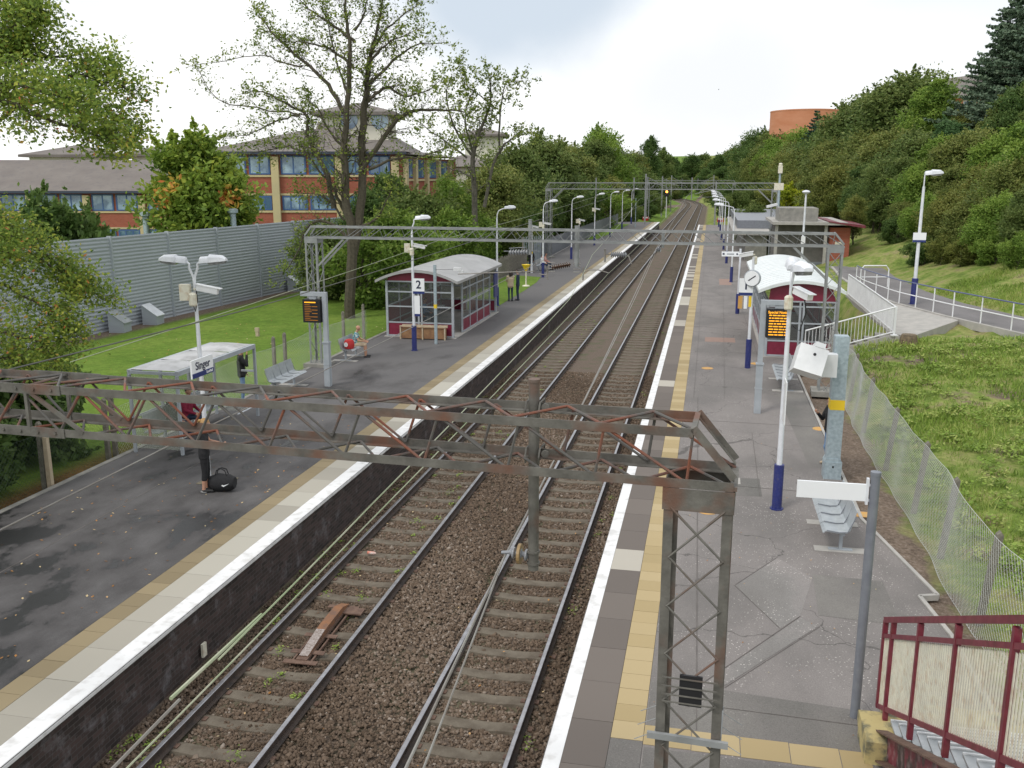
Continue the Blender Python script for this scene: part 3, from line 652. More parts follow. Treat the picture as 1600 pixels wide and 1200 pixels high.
# ------------------------------------------------------------------ lattice gantries of the overhead line
def Lbar(mb, p0, p1, s=.06, t=.009, vert=(0,0,1), side=(0,1,0)):
    """angle section: one flange along `vert`, one along `side`"""
    p0 = Vector(p0); p1 = Vector(p1); v = Vector(vert); h = Vector(side)
    mb.bar(p0+v*s/2, p1+v*s/2, t, s, up=v) if True else 0
    mb.bar(p0+h*(s/2+t*.5)+v*(t*.5), p1+h*(s/2+t*.5)+v*(t*.5), s-t, t, up=v)
def zig(mb, A, B, Cc, D, pitch, r, n=6, phase=0):
    """bent round bar zig-zagging between line A-B and line C-D"""
    A, B, Cc, D = map(Vector, (A,B,Cc,D)); Ln = (B-A).length; k = max(2, int(Ln/pitch*2)); pts = []
    for i in range(k+1):
        t = i/k; p = (A.lerp(B,t) if (i+phase)%2 == 0 else Cc.lerp(D,t)); q = (Cc.lerp(D,t) if (i+phase)%2 == 0 else A.lerp(B,t))
        d = (B-A).normalized()
        if 0 < i < k and n > 4:
            ins = (q-p).normalized()*.03
            pts += [p+ins-d*.02, p+ins*.4-d*.007, p+ins*.4+d*.007, p+ins+d*.02]
        else: pts.append(p)
    mb.tube(pts, r, n)
def gantry(name, label, xl, yl, xr, yr, zb, zt, m, mbar, near=True, group=None, brace_l=True, brace_r=True):
    t = thing(name, label, 'gantry', (xl, yl, 0), math.atan2(yr-yl, xr-xl), group)
    W = math.hypot(xr-xl, yr-yl); dp = .5; lw = .49; s = .068 if near else .07; cut = .3
    n = 6 if near else 4; rr = .0115 if near else .014
    b = MB()
    # four chords
    for yy, sd in ((0,1),(dp,-1)):
        Lbar(b, (0,yy,zb), (W,yy,zb), s, side=(0,sd,0)); Lbar(b, (cut,yy,zt-s), (W-cut,yy,zt-s), s, side=(0,sd,0))
        Lbar(b, (W,yy,zb+s), (W-cut,yy,zt-s*.4), s*.85, vert=(0,0,1), side=(0,sd,0)); Lbar(b, (0,yy,zb+s), (cut,yy,zt-s*.4), s*.85, side=(0,sd,0))
    for xx in (0, W): b.bar((xx,0,zb+.02),(xx,dp,zb+.02),.05,.03)
    for xx in (cut, W-cut): b.bar((xx,0,zt-.01),(xx,dp,zt-.01),.04,.02)
    for xx in ([W-7.35, W-6.0, W-13.2] if near else []):
        for yy in (-.008, dp+.008):
            for zz in (zb+s/2, zt-s/2): b.box(xx-.36, yy-.006, zz-.045, xx+.36, yy+.006, zz+.04)
            for k in range(4):
                for zz in (zb+s/2, zt-s/2): b.lathe((xx-.27+.18*k, yy-(.018 if yy < 0 else -.003), zz), [(.016,0),(.016,.014)], 6, 'Y')
        b.bar((xx,0,zb),(xx,0,zt),.03,.03,up=(0,1,0)); b.bar((xx,dp,zb),(xx,dp,zt),.03,.03,up=(0,1,0)); b.bar((xx-.02,0,zt-.03),(xx+.55,0,zb+.05),.035,.02,up=(0,1,0)); b.bar((xx-.02,dp,zt-.03),(xx+.55,dp,zb+.05),.035,.02,up=(0,1,0))
        b.tube([(xx,.01,zt-.02),(xx,dp-.01,zt-.02)], .012, 6); b.tube([(xx,.01,zt-.02),(xx+.45,dp-.01,zt-.02)], .012, 6)
    b.build('beam', m, t)
    z_ = MB(); pit = .64 if near else .7
    zig(z_, (cut,.012,zt-.03),(W-cut,.012,zt-.03),(0,.012,zb+.035),(W,.012,zb+.035), pit, rr, n)
    zig(z_, (cut,dp-.012,zt-.03),(W-cut,dp-.012,zt-.03),(0,dp-.012,zb+.035),(W,dp-.012,zb+.035), pit, rr, n, 1)
    zig(z_, (cut,.02,zt-.012),(W-cut,.02,zt-.012),(cut,dp-.02,zt-.012),(W-cut,dp-.02,zt-.012), pit*1.05, rr, n)
    zig(z_, (0,.02,zb+.02),(W,.02,zb+.02),(0,dp-.02,zb+.02),(W,dp-.02,zb+.02), pit*1.05, rr, n, 1)
    z_.build('lacing', mbar, t)
    for x0, sgn, br in ((W-lw, 1, brace_r), (0, -1, brace_l)):
        lg = MB(); base = P-.1
        for xx, a in ((x0+.035,1),(x0+lw-.035,-1)):
            for yy, c in ((.0,1),(dp,-1)):
                lg.bar((xx,yy,base),(xx,yy,zb-.16), .07, .012, up=(0,1,0)); lg.bar((xx-a*.03,yy+c*.035,base),(xx-a*.03,yy+c*.035,zb-.16), .012, .06, up=(0,1,0))
        lg.box(x0-.01,-.012,zb-.17,x0+lw+.01,-.002,zb-.004); lg.box(x0-.01,dp+.002,zb-.17,x0+lw+.01,dp+.012,zb-.004)
        lg.box(x0-.012,-.002,zb-.17,x0-.002,dp+.002,zb-.004); lg.box(x0+lw+.002,-.002,zb-.17,x0+lw+.012,dp+.002,zb-.004)
        l_ = lg.build('leg', m, t)
        lc = MB(); h = zb-.2-base; k = int(h/(.36 if near else .5))
        for yy in (-.006, dp+.006):
            for ph in (0,1):
                pts = [(x0+.05+(lw-.1)*((i+ph)%2), yy, base+.05+h*i/k) for i in range(k+1)]
                lc.tube(pts, rr*.95, n)
            break
        for xx in ((x0+.02, x0+lw-.02) if not near else (x0+.02,)):
            pts = [(xx, .02+(dp-.04)*(i%2), base+.05+h*i/k) for i in range(k+1)]; lc.tube(pts, rr*.95, n)
        lc.build('leg_lacing', mbar if not near else m, l_)
        if not near: MB().box(x0-.2,-.2,P-.05,x0+lw+.2,dp+.2,P+.12).build('footing', M['concrete'], l_)
        if br:
            bb = MB(); xa = x0+lw if sgn < 0 else x0; d = 1 if sgn < 0 else -1
            for yy in (.03, dp-.03): bb.bar((xa,yy,zb-1.0),(xa+d*1.05,yy,zb-.01),.07,.03,up=(0,1,0))
            bb.build('knee_brace', m, t)
        if near and sgn > 0:
            ac = MB()    # anti-climb spikes
            for zz in (P+2.76,):
                ac.bar((x0-.06,-.03,zz),(x0+lw+.06,-.03,zz),.03,.05)
                for xx in (x0-.002, x0+lw+.002): ac.bar((xx,-.03,zz),(xx,dp,zz),.012,.02)
                for sx_ in (-1,1):
                    for q in range(3):
                        xx = x0 if sx_ < 0 else x0+lw
                        ac.tube([(xx,.02+.2*q,zz),(xx+sx_*.16,-.01+.2*q,zz-.07)],.004,4)
            ac.build('climbing_guard', M['steelfar'], l_)
            MB().box(x0+.17,-.04,P+3.05,x0+.34,-.02,P+3.3).build('notice_plate', M['black'], l_)
            hb = MB()
            for zz in (P+3.07,P+3.13,P+3.2,P+3.27): hb.bar((x0+.04,-.035 if False else -.045,zz),(x0+lw-.04,-.045,zz),.012,.008)
            hb.build('strap', M['steelold'], l_)
    return t, W
def insulator(mb_, p0, p1, r=.055, k=6):
    p0 = Vector(p0); p1 = Vector(p1); pts = []; rs = []
    for i in range(k):
        for f, q in ((0,.45),(.25,1),(.5,1),(.75,.45)):
            pts.append(p0.lerp(p1,(i+f)/k)); rs.append(r*q)
    pts.append(p1); rs.append(r*.45); mb_.tube(pts, rs, 10)
def drop_tube(t, x, y, z0, z1, m, r=.043, part='drop_tube'):
    mb = MB(); mb.tube([(x,y,z0),(x,y,z1)], r, 14); mb.tube([(x,y,z1-.012),(x,y,z1+.012)], r*1.12, 14)
    o = mb.build(part, m, t, smooth=True); return o

# near gantry: right leg front-left... beam runs (nearly) square across both tracks
slope = -.053
XR, YR = 5.13, 6.5; XL = -9.6; YL = YR - slope*(XR-XL)
g1, W1 = gantry('lattice_gantry', 'nearest lattice girder gantry, rusty and grey, crossing the whole picture in front', XL, YL, XR, YR, 5.69, 6.14, M['steelold'], M['steelbar'], True, 'overhead line gantries', True, False)
tx1 = W1-1.57
dt = drop_tube(g1, tx1, .5-.07, 4.74, 6.33, M['steelold'])
ub = MB()
for zz in (5.72, 6.1):
    for s in (-1,1):
        ub.tube([(tx1+s*.055,.5-.13,zz-.05),(tx1+s*.055,.5-.14,zz),(tx1+s*.055,.5-.1,zz+.06),(tx1+s*.055,.5+.06,zz+.06),(tx1+s*.055,.56,zz)], .008, 6)
    ub.lathe((tx1+.1,.38,zz+.03),[(.03,0),(.03,.02)],10,'Y')
for zz in (4.8,4.9): ub.lathe((tx1,.43,zz),[(.044,-.008),(.054,-.008),(.054,.008),(.044,.008)],14)
ub.build('clamp', M['steelold'], g1)
im = MB(); insulator(im, (tx1-.04,.43,4.86), (tx1-.2,.43,4.87), .05, 3); im.tube([(tx1-.2,.43,4.87),(tx1-.27,.43,4.86)],.014,6); im.build('insulator', M['porcelain'], g1, smooth=True)
MB().lathe((tx1-.115,.43,4.865), [(.04,-.012),(.085,-.012),(.085,.012),(.04,.012)], 18, 'X').build('arcing_ring', M['brassring'], g1)

g2, W2 = gantry('lattice_gantry', 'second lattice gantry, thin grey, spanning from the display board side to the white-roofed shelter', -9.75, 32.35, 9.1, 31.35, 5.74, 6.2, M['steelfar'], M['steelfar'], False, 'overhead line gantries')
def g2x(X): return (X+9.75)/math.cos(math.atan2(-1,18.85))
for X, z0, z1, r in ((-1.24,5.3,6.5,.06),(.42,4.9,6.3,.085),(3.35,5.62,6.1,.05)):
    drop_tube(g2, g2x(X), .25, z0, z1, M['steelfar'], r)
im = MB(); insulator(im, (g2x(1.6),.25,5.36),(g2x(2.15),.25,5.36),.1,8); im.build('insulator', M['porcelain'], g2, smooth=True)
im = MB(); insulator(im, (g2x(3.3),.25,5.55),(g2x(3.14),.25,5.56),.1,3); im.build('insulator', M['porcelain'], g2, smooth=True)
im = MB(); insulator(im, (g2x(-1.3),.25,5.38),(g2x(-2.0),.25,5.36),.11,7)
im.tube([(g2x(-2.2),.25,5.4),(g2x(-.9),.25,5.42)],.015,5); im.tube([(g2x(-2.0),.25,5.5),(g2x(-1.4),.25,5.55)],.015,5)
im.build('insulator', M['porcelain'], g2, smooth=True)
im = MB(); insulator(im, (g2x(-.45),.25,4.86),(g2x(.2),.25,5.0),.1,9); im.build('insulator', M['brownins'], g2, smooth=True)
im = MB(); im.tube([(g2x(-3.9),.25,4.55),(g2x(-1.1),.25,4.72)],.02,5); im.tube([(g2x(-.62),.25,4.45),(g2x(-.62),.25,4.9)],.03,6); im.tube([(g2x(.65),.25,4.45),(g2x(.65),.25,4.9)],.03,6)
im.tube([(g2x(-.9),.25,4.62),(g2x(-.62),.25,4.6)],.02,5); im.tube([(g2x(.65),.25,4.7),(g2x(.85),.25,4.82),(g2x(1.2),.25,4.82),(g2x(1.55),.25,4.72)],.02,5)
for k in range(4):
    for X in (-.45,.45): im.box(g2x(X)-.14,.2,4.72+.1*k,g2x(X)+.1,.3,4.745+.1*k)
im.box(g2x(1.4)-.03,.2,5.1,g2x(1.4)+.03,.3,5.55); im.bar((g2x(2.2),.25,5.35),(g2x(2.32),.25,5.05),.05,.04); im.bar((g2x(1.4),.25,5.36),(g2x(1.65),.25,5.36),.03,.03)
im.build('registration_arm', M['wiregrey'], g2)
g3, W3 = gantry('lattice_gantry', 'third lattice gantry, pale and slender, standing high across the platforms before the bend', -9.6, 83.5, 10.2, 80.2, 7.0, 7.6, M['steelfar'], M['steelfar'], False, 'overhead line gantries')
g4, W4 = gantry('lattice_gantry', 'farthest lattice gantry, a small grey frame where the tracks leave the station', -6.5, 172, 9, 171, 7.1, 7.7, M['steelfar'], M['steelfar'], False, 'overhead line gantries')
for (gt, xs_) in ((g3,(4.6,8.0,9.2,13.0)),(g4,(3.5,6.2,9.0))):
    for X in xs_: drop_tube(gt, X, .25, 6.2, 8.0, M['steelfar'], .05)
# single masts beyond
for i, (X, Y, h) in enumerate([(-5.2,150,8.0),(-5.4,205,8.6),(-4.9,240,9),(5.6,150,7.0),(5.4,255,8.6)]):
    mb = MB(); mb.box(-.12,-.12,0,.12,.12,h); o = thing('overhead_line_mast', 'distant grey overhead line mast beside the far tracks', 'mast', (X,Y,gz(X,Y)-.1), 0, 'masts beyond the platforms')
    mb.build('post', M['steelfar'], o); d = 1 if X < 0 else -1
    mb = MB(); mb.tube([(0,0,h-1.2),(d*3.2,0,h-1.9)],.05,6); mb.tube([(0,0,h-.4),(d*2.6,0,h-1.7)],.04,6); mb.tube([(0,0,h-2.3),(d*3.4,0,h-2.5)],.03,6); mb.build('cantilever', M['steelfar'], o)

# wires
def wire(label, pts, r, m, group='overhead wires'):
    P_ = []
    for a, b in zip(pts, pts[1:]):
        a = Vector(a); b = Vector(b); k = 8
        for i in range(k): 
            t = i/k; q = a.lerp(b,t); q.z -= .12*4*t*(1-t)*min(1,(b-a).length/60); P_.append(q)
    P_.append(Vector(pts[-1])); mb = MB(); mb.tube(P_, r, 5); o = mb.build('overhead_wire', m); return tag(o, label, 'overhead wire', group)
wire('pale green wire over the ballast, nearer the rail of the left track', [(1.86,1,4.7),(1.85,7,4.7),(1.54,31.8,4.7),(1.6,83,5.2),(1.7,171,6),(1.2,280,6)], .0065, M['wire'])
wire('pale green wire running beside it, closer to the brick platform wall', [(2.27,4.35,5.22),(2.2,7,5.2),(1.82,21,5.2),(1.0,31.8,5.35),(-1.2,83,6.2),(-1.6,171,6.6)], .0065, M['wire'])
g_ = MB(); g_.tube([(2.25,3.9,5.24),(2.23,4.95,5.2)], .011, 6); tag(g_.build('wire_insulator', M['wire']), 'thicker moulded section insulator in the pale wire nearest the platform wall, bottom left', 'insulator')
wire('grey cable end hanging in the bottom left corner above the rails', [(2.33,2.6,5.24),(2.3,3.9,5.24)], .009, M['wiregrey'])
wire('pale contact wire crossing the dark left platform diagonally', [(-1.45,4,4.7),(-1.46,10,4.7),(-1.5,31.8,4.72),(-1.6,83,5.4),(-1.7,171,6)], .0085, M['wiregrey'])
wire('thin black catenary wire crossing the mown lawn', [(-2.1,4,6.05),(-1.9,13,5.95),(-1.9,31.8,6.2),(-1.8,83,7.1),(-1.7,171,7.2)], .009, M['wiredark'])
wire('grey feeder wire slung beside the right-hand track, hung from the drop tube disc', [(3.4,3.6,4.72),(3.33,6.95,4.8),(3.2,13.5,4.74),(3.1,31.6,5.5),(2.9,81,6.5),(2.5,171,6.9)], .0095, M['wiregrey'])
wire('second grey feeder wire close to the bright rail of the right-hand track', [(3.52,3.6,4.72),(3.35,6.95,4.84),(3.26,20,5.1),(3.15,31.6,5.5)], .007, M['wiregrey'])
wire('thin feeder wire passing over the left platform roof', [(-4.4,12,5.2),(-4.5,31.9,5.75),(-3.2,83,7.0)], .008, M['wire'])

# ------------------------------------------------------------------ lamp posts
def head_mb(L_=.62, W_=.26):
    """street lantern: tapered canopy above, bowl below, pointing along +X"""
    mb = MB(); xs = [0,.04,.36,.4,.85,1.0]; ws = [.6,.72,.74,1,.95,.6]; hs = [.55,.85,.85,1.05,.8,.35]; vs = []
    for a, ww, hh in zip(xs, ws, hs):
        for k in range(7):
            th = math.pi*k/6; vs.append((a*L_, -math.cos(th)*W_/2*ww, (math.sin(th)**.6)*.17*hh))
    n = 7; fs = [(i*n+j, i*n+j+1, (i+1)*n+j+1, (i+1)*n+j) for i in range(5) for j in range(6)]
    fs += [tuple(range(7)), tuple(range(35,42))[::-1]]
    mb.add(vs, fs)
    bw = MB(); vs = []
    for a, ww, hh in ((.32,.7,.3),(.42,.8,1),(.9,.75,.9),(.98,.45,.2)):
        for yy, zz in ((-1,0),(-.8,-.75),(.8,-.75),(1,0)): vs.append((a*L_, yy*W_/2*ww, zz*.09*hh+.004))
    fs = [(i*4+j,(i+1)*4+j,(i+1)*4+j+1,i*4+j+1) for i in range(3) for j in range(3)]+[(0,1,2,3),(15,14,13,12),(0,4,8,12,15,11,7,3)]
    bw.add(vs, fs); return mb, bw
def add_head(t, loc, rz, tilt=.12, s=1.0, m='polewhite'):
    h, bw = head_mb(); Mx = Matrix.Translation(loc) @ Matrix.Rotation(rz,4,'Z') @ Matrix.Rotation(-tilt,4,'Y') @ Matrix.Scale(s,4)
    o = h.xf(Mx).build('lamp_head', M[m], t, smooth=True); bw.xf(Mx).build('lens', M['lens'], o)
def cctv(t, loc, rz, box=True):
    mb = MB(); Mx = Matrix.Translation(loc) @ Matrix.Rotation(rz,4,'Z')
    mb.box(.08,-.07,-.06,.55,.07,.07); mb.box(.05,-.085,.07,.62,.085,.085); mb.xf(Mx @ Matrix.Rotation(.2,4,'Y')).build('security_camera', M['white'], t)
    mb = MB(); mb.bar((0,0,-.05),(.2,0,-.05),.05,.04); mb.lathe((.0,-.1,-.42),[(.07,0),(.09,.03),(.09,.26),(.05,.3)],10)
    if box: mb.box(-.3,-.09,-.3,-.07,.05,.06)
    mb.xf(Mx).build('camera_mount', M['cream'], t)
def lamp_post(label, x, y, ztop, arms, z0=P, blue=1.05, r=.055, group='platform lamp posts'):
    t = thing('lamp_post', label, 'lamp post', (x,y,z0), 0, group); H = ztop-z0
    MB().tube([(0,0,0),(0,0,H*.55),(0,0,H-.5)], [r*1.15, r, r*.75], 10).build('pole', M['polewhite'], t, smooth=True)
    if blue: 
        b = MB(); b.tube([(0,0,0),(0,0,blue)], r*1.9, 12); b.lathe((0,0,0),[(r*2.6,0),(r*2.6,.03)],8); b.build('pole_sleeve', M['navy'], t, smooth=True)
    a_ = MB()
    for ang, ln, hz in arms:
        dx, dy = math.cos(ang), math.sin(ang)
        if ln > .05:
            a_.tube([(0,0,H-.55),(dx*.02,dy*.02,H-.3),(dx*.1,dy*.1,H-.1),(dx*.3*ln/.5,dy*.3*ln/.5,H-.02),(dx*ln,dy*ln,H+.03)], .028, 8)
        else: a_.tube([(0,0,H-.55),(0,0,H)], .028, 8)
    a_.build('arm', M['polewhite'], t, smooth=True)
    for ang, ln, hz in arms:
        add_head(t, (math.cos(ang)*ln, math.sin(ang)*ln, H+.0), ang, .1, hz)
    return t
PI = math.pi
l1 = lamp_post('twin-headed lamp post carrying the station name sign, behind the woman in black', -6.33, 18.85, 6.05, [(0.1,.17,.98),(PI+.15,.15,.98)], r=.05, blue=0)
cctv(l1, (.0,-.05,4.6), .2)
mb = MB(); mb.tube([(.06,-.06,4.55),(.1,-.09,4.3),(.02,-.08,4.05),(-.06,-.07,4.3)],.012,5); mb.build('cable', M['black'], l1)
lp = [(-6.88,36.3),(-6.6,50.6),(-6.8,66.5),(-7.06,82.5),(-7.18,100.5),(-7.12,116),(-7.32,134),(-7.4,151)]
descs = ['lamp post in front of the grey arched shelter, beside the platform number 2 sign','lamp post behind the far end of the grey arched shelter','lamp post with a camera by the yellow plastic bin top on the left platform','lamp post just right of the wide drop tubes of the second gantry','lamp post with a small camera box, fifth from the grey shelter','sixth lamp post along the left platform, beside the strip of grass','lamp post near the far end of the left platform','last lamp post of the left platform, nearest the orange signal']
lo = []
for i, ((x,y),d) in enumerate(zip(lp, descs)):
    o = lamp_post(d, x, y, 6.28, [(.25,.42 if i else .15,1.0)], blue=1.05)
    if i in (0,2,4): cctv(o, (0,-.06,4.35 if i == 0 else 3.9), .3)
    lo.append(o)
l2 = lamp_post('nearest twin-headed lamp post on the right platform with a long navy base', 6.56, 19.75, 6.05, [(PI*.47,.22,1.2),(-PI*.42,.2,1.2)], blue=1.0)
cctv(l2, (.05,-.05,4.75), -1.0, False)
mb = MB(); mb.tube([(.25,-.1,4.7),(.32,-.12,4.3),(.22,-.12,3.9),(.08,-.1,4.0)],.014,5); mb.build('cable', M['black'], l2)
mb = MB(); mb.box(-.012,-.55,2.0,.012,-.07,2.9); mb.box(-.02,-.07,2.1,.02,0,2.15); mb.box(-.02,-.07,2.75,.02,0,2.8); mb.build('side_panel', M['white'], l2)
rl = [(6.5,66),(6.4,81),(6.35,97),(6.3,113),(6.28,129),(6.2,144)]
dsr = ['right platform lamp post with a navy base, first past the small direction sign','second white lamp post past the direction sign on the right platform','third white lamp post past the direction sign, its head overlapping its neighbours','fourth white lamp post past the direction sign, right platform','fifth white lamp post past the direction sign, far down the right platform','farthest white lamp post of the right platform']
for (x,y),d in zip(rl, dsr): lamp_post(d, x, y, 6.1, [(PI*.93,.75,1.05)], blue=1.05)
# lamp on the path
l3 = lamp_post('tall lamp post with one oval head standing on the access path, navy base', 14.25, 45.7, 8.05, [(0.05,.0,1.25)], z0=PATH_Z+.02, blue=1.2, r=.075, group='platform lamp posts')
mb = MB(); mb.box(-.28,-.1,2.85,.28,-.08,3.28); mb.build('notice', M['signpanel'], l3); MB().box(-.28,-.104,2.85,.28,-.1,2.95).build('notice_band', M['navysign'], l3)

# lettering helper: a font outline turned into real mesh
def text(s, size, m, parent, loc, rot, name='lettering', bold=0.0, align='CENTER'):
    cu = bpy.data.curves.new(name, 'FONT'); cu.body = s; cu.size = size; cu.align_x = align; cu.align_y = 'CENTER'; cu.extrude = .002; cu.offset = bold
    tmp = bpy.data.objects.new('tmp', cu); C.objects.link(tmp); bpy.context.view_layer.update()
    me = bpy.data.meshes.new_from_object(tmp.evaluated_get(bpy.context.evaluated_depsgraph_get())); bpy.data.objects.remove(tmp)
    me.materials.clear(); me.materials.append(m); o = bpy.data.objects.new(name, me); C.objects.link(o); o.parent = parent; o.location = loc; o.rotation_euler = rot; return o

# station name sign, facing the tracks
sg = thing('station_sign', 'white and navy sign reading Singer on the twin-headed lamp post', 'sign', (-6.2, 18.78, 0))
a = atY(298,568,18.4); 
pn = MB(); pn.box(-.02,-.55,3.54,.02,.36,3.95); pn.build('panel', M['signpanel'], sg)
MB().box(.021,-.55,3.54,.026,.36,3.65).build('band', M['navysign'], sg)
MB().box(-.09,-.06,3.7,-.022,.06,3.76).build('bracket', M['grey'], sg)
text('Singer', .25, M['textdark'], sg, (.024,-.09,3.79), (PI/2,0,PI/2), bold=.004)
text('ScotRail', .085, M['signpanel'], sg, (.03,.17,3.595), (PI/2,0,PI/2), bold=.002)

def number_sign(num, label, x, y, z, wd=.48):
    s = thing('platform_number_sign', label, 'sign', (x,y,z), .0)
    MB().box(-wd/2,-.02,-.02,wd/2,.02,.5).build('panel', M['signpanel'], s)
    MB().box(-wd/2,-.02,-.12,wd/2,.02,-.022).build('band', M['navysign'], s)
    MB().box(-.03,.021,.1,.03,.08,.2).build('bracket', M['grey'], s)
    text(num, .46, M['textdark'], s, (0,-.024,.24), (PI/2,0,0), bold=.008)
    return s
q = atY(654,440,36.2); s2 = number_sign('2', 'white sign with a black number 2 in front of the grey arched shelter', q.x, 36.2, 3.43)
mb = MB(); mb.box(-.2,.0,-.95,.03,.02,-.2); mb.build('information_panel', M['signpanel'], s2); MB().box(-.2,-.004,-1.05,.03,.024,-.952).build('panel_foot', M['navysign'], s2)
q = atY(1165,455,36.0); s1 = number_sign('1', 'white sign with a black number 1 under the round clock', q.x-.02, 35.32, 3.8, .5)
mb = MB(); mb.box(-.26,.0,-.62,-.1,.02,-.15); mb.build('notice', M['orangecover'], s1, label='orange notice hanging below the number'); 
mb = MB(); mb.box(-.05,.0,-.62,.07,.02,-.15); mb.build('notice', M['signpanel'], s1, label='white notice hanging below the number')
mb = MB(); mb.box(.12,.0,-.55,.22,.02,-.15); mb.build('notice', M['yellow'], s1, label='yellow notice hanging below the number')

# right platform post with clock and camera
cp = thing('camera_post', 'white post with navy base carrying the round clock and a camera by the white shelter', 'post', (6.51,35.38,P))
MB().tube([(0,0,0),(0,0,2.4),(0,0,4.15)], [.065,.055,.045], 10).build('pole', M['polewhite'], cp, smooth=True)
MB().tube([(0,0,0),(0,0,1.1)], .105, 12).build('pole_sleeve', M['navy'], cp, smooth=True)
cctv(cp, (.05,0,4.3), PI, False)
ck = thing('platform_clock', 'round white clock on a post at the corner of the white-roofed shelter', 'clock', (6.5,35.25,4.32), -.35)
MB().lathe((0,0,0), [(.29,-.05),(.31,-.03),(.31,.05),(.27,.07)], 24, 'Y').build('case', M['grey'], ck, smooth=True)
MB().lathe((0,-.056,0), [(.275,-.004),(.275,.004)], 24, 'Y').build('dial', M['signpanel'], ck)
MB().bar((-.13,-.066,-.09),(.14,-.066,.1),.035,.006,up=(0,1,0)).build('hands', M['black'], ck)
# direction sign post
ds = thing('direction_sign', 'small white direction sign on a navy-based post, arm pointing to the tracks', 'sign', (6.51,50.2,P))
MB().tube([(0,0,0),(0,0,3.4)], .055, 10).build('pole', M['polewhite'], ds, smooth=True)
MB().tube([(0,0,0),(0,0,1.05)], .105, 12).build('pole_sleeve', M['navy'], ds, smooth=True)
MB().box(-.95,-.03,3.0,-.06,.03,3.25).build('panel', M['signpanel'], ds)
for xx in (-.85,-.15): MB().box(xx-.05,-.035,3.08,xx+.05,-.031,3.17).build('pictogram', M['textdark'], ds)
MB().box(-.68,-.034,3.1,-.32,-.031,3.15).build('word_line', M['postgrey'], ds)
# galvanised camera masts, both sides
def slim_mast(label, x, y, h, cam_=True, yellow=False, r=.06):
    t = thing('camera_mast', label, 'post', (x,y,P)); MB().tube([(0,0,0),(0,0,.7),(0,0,.72),(0,0,h)], [r*1.5,r*1.5,r,r*.9], 10).build('pole', M['galv'] if not yellow else M['polewhite'], t)
    if cam_: cctv(t, (0,0,h-.1), .6)
    if yellow: MB().tube([(0,0,1.45),(0,0,1.62)], r*1.1, 10).build('band', M['yellow'], t)
    return t
slim_mast('short white camera mast on the grass behind the two people standing', -8.2, 69.5, 3.6, True, True)
slim_mast('slim white camera mast right of the second lamp group, left platform', -6.6, 84, 3.5, True, True, .05)
slim_mast('slender galvanised mast among the far lamp posts', -5.9, 140, 4.2, False)
m1 = thing('camera_mast', 'tall galvanised camera mast left of the grey station building', 'post', (10.15,78,P))
MB().tube([(0,0,0),(0,0,3),(0,0,8.0)],[.13,.12,.08],10).build('pole', M['galv'], m1, smooth=True)
mb = MB(); mb.box(-.16,-.2,7.4,.16,.3,8.0); mb.lathe((0,0,8.0),[(.12,0),(.15,.12),(.08,.2)],10); mb.build('camera_housing', M['cream'], m1); MB().box(-.4,-.1,6.1,.32,.1,6.65).build('junction_box', M['cream'], m1)
mb = MB(); mb.bar((-.1,0,5.0),(-.9,-.3,4.8),.2,.18); mb.build('security_camera', M['white'], m1)
m2 = thing('lamp_mast', 'white mast with a flat round lamp top in front of the station building', 'lamp post', (10.9,64,P))
MB().tube([(0,0,0),(0,0,6.1)],[.09,.06],10).build('pole', M['polewhite'], m2, smooth=True)
MB().lathe((0,0,6.0),[(.06,0),(.2,.06),(.26,.14),(.2,.22),(.05,.26)],16).build('lamp_head', M['polewhite'], m2, smooth=True)
MB().box(-.13,-.14,2.7,.13,-.06,3.3).build('junction_box', M['white'], m2)
# slim galvanised square post in front of the left shelter
sp = thing('steel_post', 'square galvanised post with a yellow band in front of the grey arched shelter', 'post', (-6.45,38.0,P))
MB().box(-.055,-.055,0,.055,.055,3.4).build('post', M['galv'], sp)
MB().box(-.06,-.06,1.55,.06,.06,1.72).build('band', M['yellow'], sp)
MB().tube([(.055,0,3.2),(.9,.2,3.2)],.008,5).build('cable', M['black'], sp)
# gulls / small camera on the roof end of that cable
cr_ = MB(); cr_.box(-.12,-.08,-.06,.2,.08,.07); cr_.box(.1,-.06,-.13,.3,.06,-.04); tag(cr_.build('roof_camera', M['white'], loc=(-5.95+.6,38.6,4.13)) if False else cr_.build('roof_camera', M['white'], loc=(-5.55,38.2,4.14)), 'small white camera at the end of a thin cable over the shelter roof edge', 'camera')

# galvanised square post with yellow band and monitor boxes, right platform
gp = thing('steel_post', 'wide galvanised square post with a yellow band, white monitor boxes bolted to it', 'post', (7.98,22.3,P-.1))
mb = MB(); mb.box(-.16,-.16,.55,.16,.16,3.5); mb.box(-.15,-.15,3.5,.15,.15,3.52); mb.build('post', M['galv'], gp)
mb = MB(); mb.box(-.2,-.2,0,.2,.2,.52); mb.prism([(-.2,.52),(.2,.52),(.16,.6),(-.16,.6)],-.18,.18,'Y'); mb.build('base_box', M['galv'], gp); MB().box(-.02,-.206,.38,.02,-.2,.43).build('keyhole', M['black'], gp)
MB().box(-.163,-.163,1.78,.163,.163,2.02).build('band', M['yellow'], gp)
bx = thing('monitor_box', 'tilted white metal monitor box hanging from the wide galvanised post', 'monitor box', (7.3,21.75,3.92), .0)
Mx = Matrix.Rotation(R_(16),4,'Y') @ Matrix.Rotation(R_(-22),4,'X')
mb = MB(); mb.box(-.36,-.22,-.42,.28,.3,.2); mb.xf(Mx).build('case', M['white'], bx)
mb = MB(); mb.box(-.05,-.23,.203,.18,.16,.32); mb.xf(Mx).build('vent_hood', M['white'], bx)
MB().lathe((.0,-.222,.02),[(.035,-.004),(.035,.004)],12,'Y').xf(Mx).build('lock', M['black'], bx)
